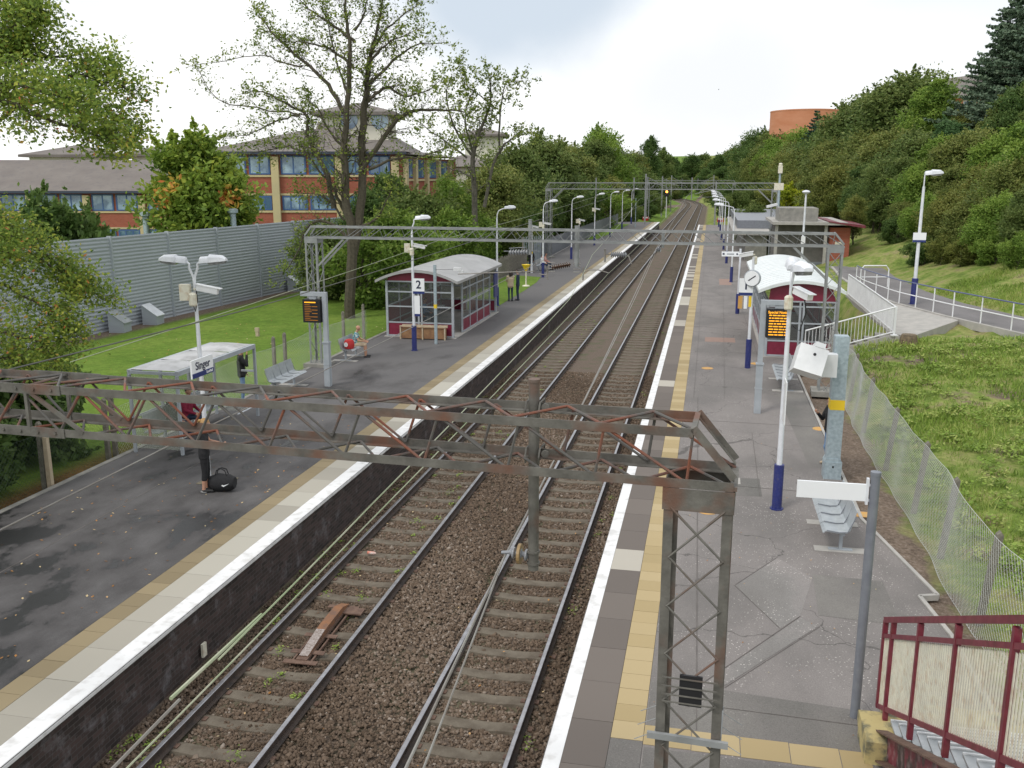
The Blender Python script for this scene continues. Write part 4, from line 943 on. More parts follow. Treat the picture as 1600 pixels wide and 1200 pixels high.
b2 = MB(); b2.box(-.22,-.1,-.35,.16,.2,.18); tag(b2.build('monitor_bracket', M['white'], loc=(7.72,22.0,3.78)), 'white curved bracket plate between the tilted box and the post', 'bracket')

# blank sign on grey round post, near right
bs = thing('blank_sign', 'blank white rectangular sign board on a grey round post, nearest the maroon stairs', 'sign', (7.04,11.74,P))
MB().tube([(0,0,0),(0,0,3.36)], .06, 16).build('pole', M['postgrey'], bs, smooth=True)
MB().lathe((0,0,3.34),[(.065,0),(.065,.05),(.03,.06)],16).build('pole_cap', M['postgrey'], bs)
MB().box(-.93,-.015,3.0,-.1,.015,3.22).build('panel', M['signpanel'], bs)
mb = MB(); mb.box(-.1,-.03,2.96,-.07,.03,3.3); mb.box(-.07,-.02,3.0,-.05,.02,3.03); mb.box(-.07,-.02,3.2,-.05,.02,3.23); mb.build('bracket', M['polewhite'], bs)

# departure displays
def display(label, x, y, ztop, arm, dx, w_, h_, lines, head):
    t = thing('departure_display', label, 'display board', (x,y,P)); H = ztop-P
    MB().box(-.075,-.075,1.55,.075,.075,H).build('post', M['grey'], t)
    mb = MB(); mb.box(-.1,-.1,0,.1,.1,1.55); mb.box(-.12,-.12,1.5,.12,.12,1.54); mb.box(-.11,-.11,.75,.11,.11,.78); mb.build('post_base', M['grey'], t)
    s = 1 if arm > 0 else -1
    MB().box(min(s*.076,arm),-.07,H-.14,max(s*.076,arm),.07,H).build('arm', M['grey'], t)
    c = MB(); c.box(dx-w_/2,-.18,H-.24-h_,dx+w_/2,.18,H-.24); cs = c.build('display_case', M['black'], t)
    MB().box(dx-.12,-.05,H-.24,dx+.12,.05,H-.14).build('hanger', M['grey'], t)
    r3 = random.Random(3); mb = MB()
    top = H-.24-.07; x0 = dx-w_/2+.07; x1 = dx+w_/2-.09; n_ = lines; step = (h_-.2)/n_
    for k in range(n_):
        z = top-.07-step*(k+.6); xx = x0
        if head: 
            while xx < x1-.05:
                ww = r3.uniform(.05,.16); mb.box(xx,-.186,z-.016,min(xx+ww,x1),-.182,z+.016); xx += ww+.022
        else:
            ww = r3.uniform(.16,.3); mb.box(xx,-.186,z-.008,xx+ww,-.182,z+.008)
            if k % 2 == 1 or k == n_-1: mb.box(x1-.2-(.1 if k == n_-1 else 0),-.186,z-.01,x1,-.182,z+.01)
    mb.build('text_rows', M['led'] if head else M['leddim'], cs)
    if head: text('Special Notice', .105, M['led'], cs, ((x0+x1)/2,-.184,top-.03), (PI/2,0,0), bold=.002)
    else: MB().box(x0,-.186,top-.04,x0+.4,-.182,top-.005).build('heading_row', M['led'], cs)
    return t
display('black departure board with dim orange rows on a grey post, left platform', -7.71, 29.22, 4.16, -.85, -.42, .62, .78, 10, False)
display('black departure board full of bright orange text hanging by the white-roofed shelter', 6.54, 28.37, 4.38, .8, .46, .7, .86, 8, True)

# ------------------------------------------------------------------ benches
def bench(label, x, y, rz, n=4, wide=.46):
    """row of perforated metal seats; local +Y is the seated direction"""
    t = thing('bench', label, 'bench', (x,y,P), rz, 'metal platform benches'); W_ = n*wide
    for i in range(n):
        a = -W_/2+i*wide+.012; b_ = a+wide-.024
        prof = [(-.2,.86),(-.185,.865),(-.1,.5),(-.04,.445),(.1,.43),(.34,.46),(.385,.42),(.395,.43),(.345,.475),(.1,.445),(-.03,.46),(-.085,.505),(-.185,.88),(-.205,.875)]
        MB().prism(prof, a, b_, 'X').build('seat', M['silver'], t)
    mb = MB()
    for i in range(n+1):
        a = -W_/2+i*wide; mb.tube([(a,-.19,.8),(a,-.05,.475),(a,.1,.46),(a,.33,.49)],.009,5)
    mb.build('divider', M['postgrey'], t)
    MB().box(-W_/2+.1,-.02,.36,W_/2-.1,.06,.42).build('beam', M['grey'], t)
    for s in (-1,1):
        mb = MB(); mb.box(s*W_*.36-.035,-.01,.03,s*W_*.36+.035,.05,.36); mb.box(s*W_*.36-.05,-.2,.018,s*W_*.36+.05,.24,.035); mb.build('leg', M['grey'], t)
        MB().box(s*W_*.36-.13,-.5,.002,s*W_*.36+.13,.5,.016).build('foot_pad', M['concretelight'], t)
    return t
bench('row of silver seats nearest the blank sign on the right platform', 7.62, 18.35, PI/2, 4, .5)
bench('row of silver seats in front of the white-roofed shelter, right platform', 7.68, 32.6, PI/2, 5, .54)
bench('empty row of grey seats left of the departure board, left platform', -8.95, 28.4, -PI/2, 4, .5)
bench('grey bench on which the man in the teal checked shirt sits', -8.85, 34.15, -PI/2, 3, .5)

# wooden trough in front of the left shelter
tb = thing('wooden_trough', 'low wooden trough with pale frame in front of the grey arched shelter', 'planter', (-7.35,39.15,P))
MB().box(-1.0,-.18,.04,1.0,.18,.5).build('boarding', M['wood'], tb)
mb = MB()
for xx in (-1.02,0,1.02): mb.box(xx-.03,-.22,0,xx+.03,-.182,.56)
mb.box(-1.05,-.23,.5+.002,1.05,-.14,.56) if False else mb.box(-1.05,-.25,.561,1.05,-.12,.6); mb.box(-1.05,.12,.501,1.05,.22,.6); mb.build('frame', M['tan'], tb)

# ------------------------------------------------------------------ shelters
def arch(xa, xb, ze, zc, n=14):
    return [(xa+(xb-xa)*i/n, ze+(zc-ze)*(1-(2*i/n-1)**2)) for i in range(n+1)]
def shelter(label, x0, x1, ya, yb, ze, zc, roofm, open_front, seam=False, over=(.45,.3), zt=None):
    t = thing('waiting_shelter', label, 'shelter')
    A = arch(x0-over[0], x1+over[1], ze, zc); th = .12
    poly = A + [(a, b-th) for a, b in A[::-1]]
    rf = MB().prism(poly, ya-.28, yb+.25, 'Y').build('roof', M[roofm], t)
    if seam:
        mb = MB(); k = 20
        for j in range(k):
            yy = ya-.2+(yb-ya+.35)*j/k; pl_ = [(a,yy,b+.012) for a,b in A]; mb.tube(pl_, .007, 4, cap=False)
        mb.build('seam', M['roofwhite'], rf)
    zt = zt or ze-.22; z1 = P+.66
    # concrete plinth
    MB().box(x0-.15,ya-.12,P-.02,x1+.15,yb+.12,P+.03).build('plinth', M['concretelight'], t)
    fr = MB()
    def vpost(x,y,w_=.09): fr.box(x-w_/2,y-w_/2,P+.03,x+w_/2,y+w_/2,zt)
    xm = (x0+x1)/2+.02; ydoor = ya+1.6
    for yy in (ya, yb):
        for xx in (x0,x1): vpost(xx,yy,.1)
        vpost(xm-.07,yy,.07); vpost(xm+.07,yy,.07)
        for zz in (P+.07,z1,z1+.72,z1+1.38,zt-.03): fr.box(x0+.05,yy-.03,zz-.03,x1-.05,yy+.03,zz+.03)
    ny = max(3, int((yb-ydoor)/1.7))
    side = x1 if open_front == 'R' else x0; back = x0 if open_front == 'R' else x1
    yv = [ydoor+(yb-1.4-ydoor)*i/ny for i in range(ny+1)] if open_front == 'R' else [ya+(yb-ya)*(i+1)/9 for i in range(8)]
    for yy in yv: vpost(side,yy,.075)
    for i in range(1,5): vpost(back, ya+(yb-ya)*i/5, .075)
    for zz in (P+.07,z1,z1+.72,z1+1.38):
        fr.box(side-.03,yv[0],zz-.03,side+.03,yv[-1],zz+.03); fr.box(back-.03,ya+.05,zz-.03,back+.03,yb-.05,zz+.03)
    for xx in (x0,x1): fr.box(xx-.045,ya+.05,zt-.06,xx+.045,yb-.05,zt)
    fr.build('frame', M['grey'], t)
    pn = MB()
    for yy in (ya,yb):
        for a,b in ((x0+.05,xm-.105),(xm+.105,x1-.05)): pn.box(a,yy-.012,P+.1,b,yy+.012,z1-.03)
        ar = [(a,max(b-th-.01,zt+.002)) for a,b in arch(x0-over[0],x1+over[1],ze,zc) if x0+.02 < a < x1-.02]
        pn.prism([(x0+.02,zt)]+ar+[(x1-.02,zt)], yy-.02, yy+.02, 'Y')
    for a,b in zip(yv,yv[1:]): pn.box(side-.012,a+.04,P+.1,side+.012,b-.04,z1-.03)
    pn.box(back-.012,ya+.05,P+.1,back+.012,yb-.05,z1+.7)
    pn.build('maroon_panel', M['maroon'], t)
    gl = MB()
    for yy in (ya,yb):
        for a,b in ((x0+.05,xm-.105),(xm+.105,x1-.05)): gl.box(a,yy-.004,z1+.03,b,yy+.004,zt-.06)
    for a,b in zip(yv,yv[1:]): gl.box(side-.004,a+.04,z1+.03,side+.004,b-.04,zt-.06)
    gl.box(back-.004,ya+.05,z1+.73,back+.004,yb-.05,zt-.06)
    gl.build('glazing', M['glass'], t)
    # inner wall bench
    s = 1 if open_front == 'R' else -1
    MB().box(min(back+s*.1,back+s*.55),ya+1,P+.42,max(back+s*.1,back+s*.55),yb-1,P+.47).build('bench_seat', M['silver'], t)
    MB().box(min(back+s*.14,back+s*.2),ya+1.1,P+.03,max(back+s*.14,back+s*.2),yb-1.1,P+.42).build('bench_support', M['grey'], t)
    return t
shelter('grey arched waiting shelter with maroon panels on the left platform', -9.15, -6.1, 39.5, 48.0, 3.5, 3.98, 'roofgrey', 'R', zt=3.46)
sh1 = shelter('white arched waiting shelter with maroon panels on the right platform', 7.28, 9.85, 37.92, 50.6, 3.62, 4.02, 'roofwhite', 'L', True, (.4,.32), zt=3.2)
# poster inside frame on far shelter wall
pb = MB(); pb.box(-.03,-.4,0,.03,.4,1.3); tag(pb.build('poster_case', M['navysign'], loc=(-6.0,47.6,P+.9)), 'tall navy poster case at the far corner of the grey arched shelter', 'poster case')

# open flat-roofed shelter on the left
bsx0, bsx1, by0, by1, bz = -9.5, -8.15, 20.75, 24.9, 3.12
bt = thing('open_shelter', 'old flat-roofed shelter with clear sheet sides, beside the station name sign', 'shelter')
fr = MB()
for x in (bsx0,bsx1):
    fr.box(x-.05,by0,bz-.12,x+.05,by1,bz); 
    for y in (by0,by0+1.38,by0+2.76,by1): 
        if x == bsx0 or y in (by0,by1): fr.box(x-.035,y-.035,P,x+.035,y+.035,bz-.121)
for y in (by0,by0+1.38,by0+2.76,by1): fr.box(bsx0+.05,y-.03,bz-.1,bsx1-.05,y+.03,bz-.02)
fr.box(bsx0-.02,by0+.05,P+.9,bsx0+.02,by1-.05,P+.94); fr.build('frame', M['grey'], bt)
fr = MB(); fr.box(bsx1-.45,by1-.03,P+1.35,bsx1-.0,by1+.03,P+1.4); fr.tube([(bsx1,by1-.1,P+.35),(bsx1,by1-1.2,P+.35)],.02,6); fr.build('rail', M['polewhite'], bt)
rf = MB(); 
for j in range(3):
    y0 = by0+.04+j*1.38; nx_, ny_ = 6, 6; V = []
    for a in range(nx_+1):
        for b in range(ny_+1):
            u_, v_ = a/nx_, b/ny_; V.append((bsx0+.05+(bsx1-bsx0-.1)*u_, y0+1.3*v_, bz+.005+.09*(math.sin(PI*u_)*math.sin(PI*v_))**.5))
    rf.add(V, [(a*(ny_+1)+b,(a+1)*(ny_+1)+b,(a+1)*(ny_+1)+b+1,a*(ny_+1)+b+1) for a in range(nx_) for b in range(ny_)])
rf.build('roof_dome', M['perspexroof'], bt, smooth=True)
gl = MB(); gl.box(bsx0-.004,by0+.05,P+.12,bsx0+.004,by1-.05,bz-.13); gl.box(bsx0+.05,by0-.004,P+.12,bsx1-.05,by0+.004,bz-.13); gl.box(bsx0+.05,by1-.004,P+.12,bsx1-.5,by1+.004,bz-.13)
gl.build('clear_sheet', M['perspex'], bt)
MB().box(bsx0+.08,by0+.3,P+.43,bsx0+.5,by1-.3,P+.47).build('bench_seat', M['silver'], bt)
mb = MB(); mb.bar((bsx0+.07,by0+.3,P+.72),(bsx0+.07,by1-.3,P+.72),.03,.4); mb.build('bench_back', M['silver'], bt)

# ------------------------------------------------------------------ fences
def chain_fence(label, pts, h, posts, m, postm, pitch=.085, r=.0022, lean=0, z_off=.0, toprail=False, hp=1.65):
    t = thing('chain_link_fence', label, 'fence', (0,0,0))
    pts = [Vector(p) for p in pts]; S = [0]
    for a,b in zip(pts,pts[1:]): S.append(S[-1]+(b-a).length)
    T = S[-1]
    def at(s, zz, wob=True):
        s = min(max(s,0),T); k = 0
        while k < len(S)-2 and s > S[k+1]: k += 1
        f = (s-S[k])/(S[k+1]-S[k]); p = pts[k].lerp(pts[k+1], f)
        o = .05*math.sin(s*1.1+.6)*math.sin(zz*2.2)+.02*math.sin(s*2.9) if wob else 0
        return Vector((p.x+lean*zz+o, p.y, p.z+zz*(1+.03*math.sin(s*1.1))))
    mb = MB(); n = int((T+h)/pitch)
    for dr in (1,-1):
        for i in range(n):
            s0 = i*pitch if dr < 0 else i*pitch-h; pl_ = []
            for k in range(6):
                z = h*k/5; s = s0+z if dr > 0 else s0-z
                if 0 <= s <= T: pl_.append(at(s,z)+Vector((.002*dr,0,0)))
            if len(pl_) > 1: mb.tube(pl_, r, 3, cap=False)
    for z in (.02,h): 
        mb.tube([at(T*k/60,z) for k in range(61)], r*1.4, 4, cap=False)
    mb.build('mesh', m, t)
    for s in posts:
        p = at(s,0,False); b = MB(); b.prism([(-.055,-.3),(.055,-.3),(.05,hp-.06),(.0,hp),(-.05,hp-.06)], -.05,.05,'Y')
        b.build('post', postm, t, loc=(p.x+.12+lean*.5 if lean else p.x-.06, p.y, p.z)).rotation_euler = (0,.1 if lean else 0,0)
    return t
fz = lambda x,y: gz(x,y)
chain_fence('sagging pale wire mesh fence along the foot of the right bank', [(9.6,11,.78),(9.3,14.5,.78),(9.22,16,.78),(9.3,18.2,.78),(9.3,21,.78),(9.24,24,.78),(9.26,28,.78),(9.4,31.5,.78),(9.4,36.8,.78)], 1.65, [1.5,4.2,7.0,9.5,12.6,16.2,20,25.7], M['chain'], M['post'], .1, .0035, .13)
chain_fence('dark green mesh fence with concrete posts at the near end of the left platform', [(-9.95,4,.78),(-9.98,12,.78),(-10.0,20.5,.78)], 1.35, [9.8,12.0,14.0,16.4], M['chaindark'], M['post'], .11, .0022)
chain_fence('thin mesh fence with concrete posts between the lawn and the left platform', [(-10.0,20.6,.78),(-10.05,30,.78),(-10.1,39.4,.78)], 1.3, [.1,4.4,9.5,10.4,16.1,18.5], M['chain'], M['post'], .12, .0022)
# leaning raking struts seen beside posts
mb = MB()
ft = thing('fence_post', 'weathered timber post leaning beside the dark green mesh fence', 'post', (-9.9,18.0,.72)); MB().prism([(-.06,0),(.06,0),(.05,1.35),(-.05,1.35)],-.05,.05,'Y').build('stake', M['tan'], ft)

def paling(label, x0, y0, x1, y1, h, z=P-.1, step=.25, m=None):
    t = thing('paling_fence', label, 'fence'); d = Vector((x1-x0,y1-y0,0)); n = int(d.length/step); a = MB(); b = MB(); ang = math.atan2(d.y,d.x)
    for i in range(n):
        p = Vector((x0,y0,z))+d*(i/n); a.bar(p, p+Vector((0,0,h+.05*math.sin(i*2.3))), .03, .15, up=(0,1,0) if abs(d.x)>abs(d.y) else (0,1,0))
        if i % 10 == 0: b.box(p.x-.16,p.y-.06,z,p.x-.04,p.y+.06,z+h+.05)
    for zz in (.3,h-.35): b.bar((x0-.03,y0,z+zz),(x1-.03,y1,z+zz),.04,.07)
    a.build('pale', m or M['post'], t); b.build('post', M['post'], t); return t
paling('weathered grey paling fence behind the grass of the left platform', -9.75, 48.5, -9.6, 75, 1.55)
paling('dark grey paling fence running on to the end of the left platform', -9.6, 78, -9.4, 150, 1.7, m=M['postgrey'])
paling('corrugated grey fence panel close by the wide drop tube', -9.9, 75.2, -8.9, 77.9, 2.4, step=.3, m=M['galv'])

# white railings with navy top rail beside the path
rg_ = thing('path_railing', 'long white railing with a navy top rail along the access path', 'railing')
ysr = [26,28.5,31,33.2,34.9,36.7,38.4,40.1,41.8,43.2,44.6,46,47.4,49.2,51.2,53.5]
def rp(y, z): return (path_x(y)+.0, y, PATH_Z+z)
tb_ = MB(); tb_.tube([rp(y,1.08) for y in ysr], .028, 8); tb_.build('top_rail', mat('railing_navy',(.08,.1,.2),.4), rg_)
tb_ = MB(); tb_.tube([rp(y,.52) for y in ysr], .024, 8); tb_.build('mid_rail', M['white'], rg_)
for y in ysr:
    b = MB(); b.tube([rp(y,0),rp(y,1.06)], .027, 8); b.build('upright', M['white'], rg_)
# hooped barrier on the path
hb = thing('hoop_barrier', 'white hooped barrier at the upper end of the path', 'barrier', (13.6,52.5,PATH_Z+.03), .25)
mb = MB(); mb.tube([(-.75,0,0),(-.75,0,.95),(-.6,0,1.15),(.6,0,1.15),(.75,0,.95),(.75,0,0)],.035,8); mb.build('hoop', M['white'], hb); MB().tube([(-.72,0,.55),(.72,0,.55)],.028,8).build('crossbar', M['white'], hb)

# concrete stairs with white balustrades behind the right shelter
st = thing('stairs', 'short flight of concrete steps down from the path behind the white shelter', 'stairs')
mb = MB(); n_ = 7
for i in range(n_): 
    x = 12.0-(i+1)*.42; z = 1.98-(i+1)*.15; mb.box(x,37.72,P-.35,x+.42,39.3,z)
mb.build('step', M['concrete'], st)
mb = MB(); mb.prism([(8.85,.7),(12.05,.7),(12.05,2.02),(11.9,2.02),(8.85,1.0)],37.55,37.65,'Y'); mb.box(12.05,37.5,.7,12.2,51,1.99); mb.build('side_wall', M['concretelight'], st)
ba = thing('balustrade', 'white barred balustrade sloping down to the right platform', 'railing')
mb = MB(); pA = Vector((12.0,37.6,2.02)); pB = Vector((8.75,37.6,1.0)); hv = Vector((0,0,1.08))
mb.tube([pB,pB+hv,pA+hv,pA],.032,8); mb.tube([pB+Vector((0,0,.12)),pA+Vector((0,0,.12))],.024,8); mb.build('rail', M['white'], ba)
mb = MB(); 
for i in range(1,25): p = pB.lerp(pA,i/25); mb.tube([p+Vector((0,0,.12)),p+hv],.011,5)
mb.build('bars', M['white'], ba)
mb = MB(); mb.box(11.96,37.56,1.99,12.04,37.64,3.12); mb.box(11.88,37.48,1.985,12.12,37.72,2.03); mb.build('newel', M['white'], ba)
bb_ = thing('balustrade', 'level white balustrade running back beside the white shelter roof', 'railing')
pA = Vector((12.02,37.75,2.0)); pB = Vector((12.02,50.5,2.0))
mb = MB(); mb.tube([pA+hv,pB+hv,pB],.032,8); mb.tube([pA+Vector((0,0,.12)),pB+Vector((0,0,.12))],.024,8); mb.build('rail', M['white'], bb_)
mb = MB()
for i in range(1,92): p = pA.lerp(pB,i/92); mb.tube([p+Vector((0,0,.12)),p+hv],.011,5)
mb.build('bars', M['white'], bb_)

# ------------------------------------------------------------------ maroon footbridge stairs, bottom right
fs_ = thing('footbridge_stairs', 'maroon footbridge stairs with cream bars climbing out of the bottom right corner', 'stairs')
A = Vector((7.28,11.55,1.22)); B = Vector((7.5,6.6,3.62)); d = (B-A)
def rl_(f, z): return A+d*f+Vector((0,0,z))
mb = MB(); mb.bar(rl_(-.0,1.22),rl_(1.3,1.30),.06,.07); mb.build('handrail', M['maroonrail'], fs_)
mb = MB(); mb.bar(rl_(-.0,1.0),rl_(1.3,1.06),.05,.055); mb.bar(rl_(0,.02),rl_(1.3,.02),.05,.06); mb.build('rail', M['maroonrail'], fs_)
for f in (.0,.075,.29,.53,.8,1.06): 
    mb = MB(); p = rl_(f,0); mb.box(p.x-.03,p.y-.03,p.z-.22 if f else p.z,p.x+.03,p.y+.03,p.z+1.2); mb.build('upright', M['maroonrail'], fs_)
mb = MB(); k = 98
for i in range(k):
    f = 1.25*(i+.5)/k
    if min(abs(f-g) for g in (.075,.29,.53,.8,1.06)) < .008: continue
    p0 = rl_(f,.05); p1 = rl_(f,.975); mb.box(p0.x-.005,p0.y-.015,p0.z,p0.x+.005,p0.y+.015,p1.z)
mb.build('bars', M['cream'], fs_)
mb = MB()   # side stringer: steel channel below the rail
s0 = rl_(.09,-.24); s1 = rl_(1.3,-.24)
mb.bar(s0+Vector((-.06,0,-.2)),s1+Vector((-.06,0,-.2)),.012,.34); mb.build('stringer', M['stringer'], fs_)
mb = MB(); mb.bar(s0+Vector((-.09,0,-.02)),s1+Vector((-.09,0,-.02)),.14,.02); mb.bar(s0+Vector((-.12,0,-.4)),s1+Vector((-.12,0,-.4)),.14,.02); mb.build('flange', M['rustbrown'], fs_)
mb = MB(); n_ = 18
for i in range(n_):
    f = .06+1.3*i/n_; p = rl_(f,-.2); mb.box(p.x+.03,p.y-.17,p.z-.03,p.x+1.75,p.y+.17,p.z)
mb.build('tread', M['metalsheet'], fs_)
mb = MB()
for i in range(n_):
    f = .06+1.3*i/n_; p = rl_(f,-.2); mb.box(p.x+.03,p.y+.155,p.z,p.x+1.75,p.y+.172,p.z+.016)
mb.build('nosing', M['white'], fs_)
for zz in (.35,.6): pass
mb = MB(); mb.bar(rl_(0,1.2)+Vector((1.85,0,0)),rl_(1.3,1.28)+Vector((1.85,0,0)),.06,.07); mb.bar(rl_(0,.02)+Vector((1.85,0,0)),rl_(1.3,.02)+Vector((1.85,0,0)),.05,.06)
for f in (0,.3,.6,.9,1.2): p = rl_(f,0)+Vector((1.85,0,0)); mb.box(p.x-.03,p.y-.03,p.z-.2,p.x+.03,p.y+.03,p.z+1.2)
mb.build('far_handrail', M['maroonrail'], fs_)
blk = thing('stair_plinth', 'mossy yellow concrete block at the foot of the maroon stairs', 'plinth', (7.2,11.05,P))
mb = MB(); mb.prism([(-.35,-.2),(-.35,.3),(-.3,.34),(.3,.34),(.34,.3),(.34,.2),(.24,.12),(.2,-.2)],-.19,.19,'X'); mb.build('block', M['mossblock'], blk)
mb = MB(); mb.box(.2,.4,-.0,1.95,.95,.14); mb.box(.2,.1,.0,1.95,.398,.3); mb.build('bottom_step', M['mossblock'], blk)

# ------------------------------------------------------------------ track-side things
rm = thing('train_stop_ramp', 'rusty magnet ramp with a bright worn top lying inside the left track', 'track equipment', (-1.62,14.6,-.14), .03)
mb = MB(); mb.box(-.1,-1.25,.0,.1,.9,.05); mb.build('ramp_plate', M['rustbrown'], rm)
MB().prism([(-1.15,.055),(-.2,.16),(.55,.16),(.9,.055)],-.085,.085,'X').build('ramp_body', mat('rusty_orange',(.27,.12,.05),.8,(.16,.09,.06),5), rm)
MB().prism([(-1.15,.062),(-.35,.15),(-.35,.156),(-1.15,.07)],-.08,.08,'X').build('worn_face', mat('chequer_steel',(.45,.4,.38),.5,(.2,.15,.12),30,metal=.3), rm)
mb = MB(); mb.box(-.18,-1.35,-.02,-.15,.9,.02); mb.box(.15,-1.35,-.02,.18,.9,.02)
for yy in (-1.3,-.95,-.35,.8): mb.box(-.3,yy-.06,.022,.3,yy+.06,.035)
mb.box(-.05,.5,.036,.45,.75,.06); mb.build('frame', M['rustbrown'], rm)
lt = MB(); lt.tube([(-.09,0,0),(.05,.0,0)],.035,10); lt.tube([(.05,0,0),(.1,0,0)],[.035,.015],8); tag(lt.build('litter', mat('orange_litter',(.6,.12,.05),.5,(.7,.65,.6),9), loc=(-2.06,18.05,-.13)), 'crumpled orange and white drinks bottle dropped in the left track', 'litter')
mk = MB(); mk.box(-.02,-.06,-.1,.02,.06,.14); tag(mk.build('marker_plate', M['cream'], loc=(-3.24+.0,13.1,.02)), 'small white marker plate at the foot of the platform wall', 'marker')
# lineside weeds
def weeds():
    rg = np.random.default_rng(9); cl = []
    for k in range(150):
        side = rg.random(); 
        x = rg.uniform(-3.15,-2.6) if side < .35 else (rg.uniform(-2.4,-1.0) if side < .8 else rg.uniform(2.62,3.0)); y = 8+60*rg.random()**1.6
        cl.append((x,y,rg.uniform(.03,.09)))
    V = []; F = []; T = []
    for x,y,s in cl:
        for j in range(26):
            a = rg.uniform(0,6.28); rr_ = rg.random()*s*1.6; px = x+math.cos(a)*rr_; py = y+math.sin(a)*rr_*1.8; z = -.19+rg.random()*s*.9; l = rg.uniform(.015,.035)
            b = rg.uniform(0,6.28); u = np.array([math.cos(b),math.sin(b),rg.uniform(-.2,.5)])*l; v = np.array([-math.sin(b),math.cos(b),rg.uniform(-.3,.3)])*l*.5
            c = np.array([px,py,z]); o = len(V); V += [c-u,c-v,c+u,c+v]; F.append((o,o+1,o+2,o+3)); T.append(rg.uniform(.2,.8))
    kind(npmesh('track_weeds', V, F, M['grassblade'], tint=T), 'stuff')
weeds()
def litterleaves():
    rg = np.random.default_rng(2); V = []; F = []; T = []
    for k in range(760):
        if k >= 520: x = rg.uniform(-20,-10.3); y = 22+22*rg.random(); z = .83; s = rg.uniform(.025,.05)
        elif k < 360: x = rg.uniform(-9.4,-4.6); y = 9+16*rg.random(); z = P+.006; s = rg.uniform(.018,.036)
        elif k < 420: x = rg.uniform(4.4,8); y = 11+14*rg.random(); z = P+.012; s = rg.uniform(.012,.02)
        else: x = rg.uniform(-3.1,3.0); y = 9+16*rg.random(); z = -.15; s = rg.uniform(.02,.035)
        b = rg.uniform(0,6.28); u = np.array([math.cos(b),math.sin(b),.25])*s; v = np.array([-math.sin(b),math.cos(b),.1])*s*.7
        c = np.array([x,y,z+.003]); o = len(V); V += [c-u,c-v*.9,c+u,c+v]; F.append((o,o+1,o+2,o+3)); T.append(rg.random())
    kind(npmesh('fallen_leaves', V, F, M['leaflitter'], tint=T), 'stuff')
litterleaves()
sgn = thing('colour_light_signal', 'railway signal showing one orange light beyond the left platform', 'signal', (-4.3,203,-.1))
MB().tube([(0,0,0),(0,0,4.6)],.09,8).build('post', M['polewhite'], sgn); MB().box(-.45,-.1,4.4,.45,.15,6.0).build('head', M['black'], sgn); MB().lathe((0,-.12,5.4),[(.24,-.01),(.24,.01)],14,'Y').build('lamp', M['signal'], sgn)
for x,y,lb in ((-5.9,162,'small red and white board at the far end of the left platform'),(6.5,152,'small red and white board at the far end of the right platform')):
    t = thing('end_board', lb, 'sign', (x,y,gz(x,y))); MB().box(-.5,-.03,.5,.5,.03,1.15).build('panel', M['red'], t); MB().box(-.4,-.036,.9,.4,-.031,1.1).build('stripe', M['signpanel'], t); MB().box(-.04,.0301,-.2,.04,.09,.9).build('leg', M['grey'], t)
yb = thing('bin_post', 'yellow flared litter bin top on a white stem at the edge of the grass', 'bin', (-6.9,60.6,P))
MB().tube([(0,0,.05),(0,0,1.0)],.05,8).build('stem', M['cream'], yb); MB().lathe((0,0,0),[(.28,0),(.2,.06),(.06,.09)],12).build('foot', M['cream'], yb); MB().lathe((0,0,1.0),[(.06,0),(.22,.3),(.3,.42),(.26,.44)],4).build('flared_top', M['yellow'], yb)

# ------------------------------------------------------------------ tall ribbed metal wall beyond the lawn
wl_ = thing('cladding_wall', 'tall blue-grey ribbed metal wall at the back of the mown lawn', 'wall')
def wx(y): return -25.73+.0708*y
seg = 4.38; y = 35.2-4.38*3
while y < 84:
    mb = MB(); k = 26; x0 = wx(y); x1 = wx(y+seg); V = []
    for i in range(k*4+1):
        z = .7+4.5*i/(k*4); o = (.0,.0,.02,.02)[i%4]; V += [(x0+o,y+.03,z),(x1+o,y+seg-.03,z)]
    mb.add(V, [(2*i,2*i+1,2*i+3,2*i+2) for i in range(k*4)]); mb.add([(x0-.1,y,.7),(x1-.1,y+seg,.7),(x1-.1,y+seg,5.2),(x0-.1,y,5.2)],[(3,2,1,0)])
    mb.build('cladding_panel', M['noisewall'], wl_)
    MB().box(x0-.12,y-.05,.5,x0+.1,y+.05,5.24).build('post', M['noisewall'], wl_)
    y += seg
for k,(x,yy,rz_,lb) in enumerate([(-22.35,38.9,.15,'sloped metal vent box at the foot of the ribbed wall, nearer of the left pair'),(-22.2,41.4,.1,'sloped metal vent box at the foot of the ribbed wall, farther of the left pair'),(-21.3,56.0,.1,'small metal vent box by the wall just left of the far lattice leg'),(-21.2,59.3,.1,'small metal vent box by the wall, half behind the lattice leg')]):
    t = thing('vent_box', lb, 'vent', (x,yy,.78), rz_, 'vent boxes along the ribbed wall'); t.scale = (.75,.75,.85)
    mb = MB(); mb.prism([(-.45,0),(.55,0),(.55,.55),(-.35,1.15),(-.45,1.15)],-.5,.5,'Y')
    for i in range(5): mb.box(-.4,-.515,.12+.14*i,.5,-.505,.19+.14*i) if i < 3 else None
    mb.build('louvred_box', M['noisewall'], t)
    mb = MB(); mb.add([(-.4,-.55,1.2),(.62,-.55,.56),(.62,.55,.56),(-.4,.55,1.2),(-.4,-.55,1.16),(.62,-.55,.52),(.62,.55,.52),(-.4,.55,1.16)],[(0,1,2,3),(7,6,5,4),(0,4,5,1),(1,5,6,2),(2,6,7,3),(3,7,4,0)])
    mb.build('lid', M['polewhite'] if k != 0 else M['metalsheet'], t)
st_ = MB(); st_.lathe((0,0,-.1),[(.42,0),(.34,.12),(.3,.4),(.26,.5),(.08,.48)],14); tag(st_.build('tree_stump', M['stump'], loc=(12.35,36.6,gz(12.35,36.6))), 'sawn tree stump on the grass slope below the path', 'tree stump')
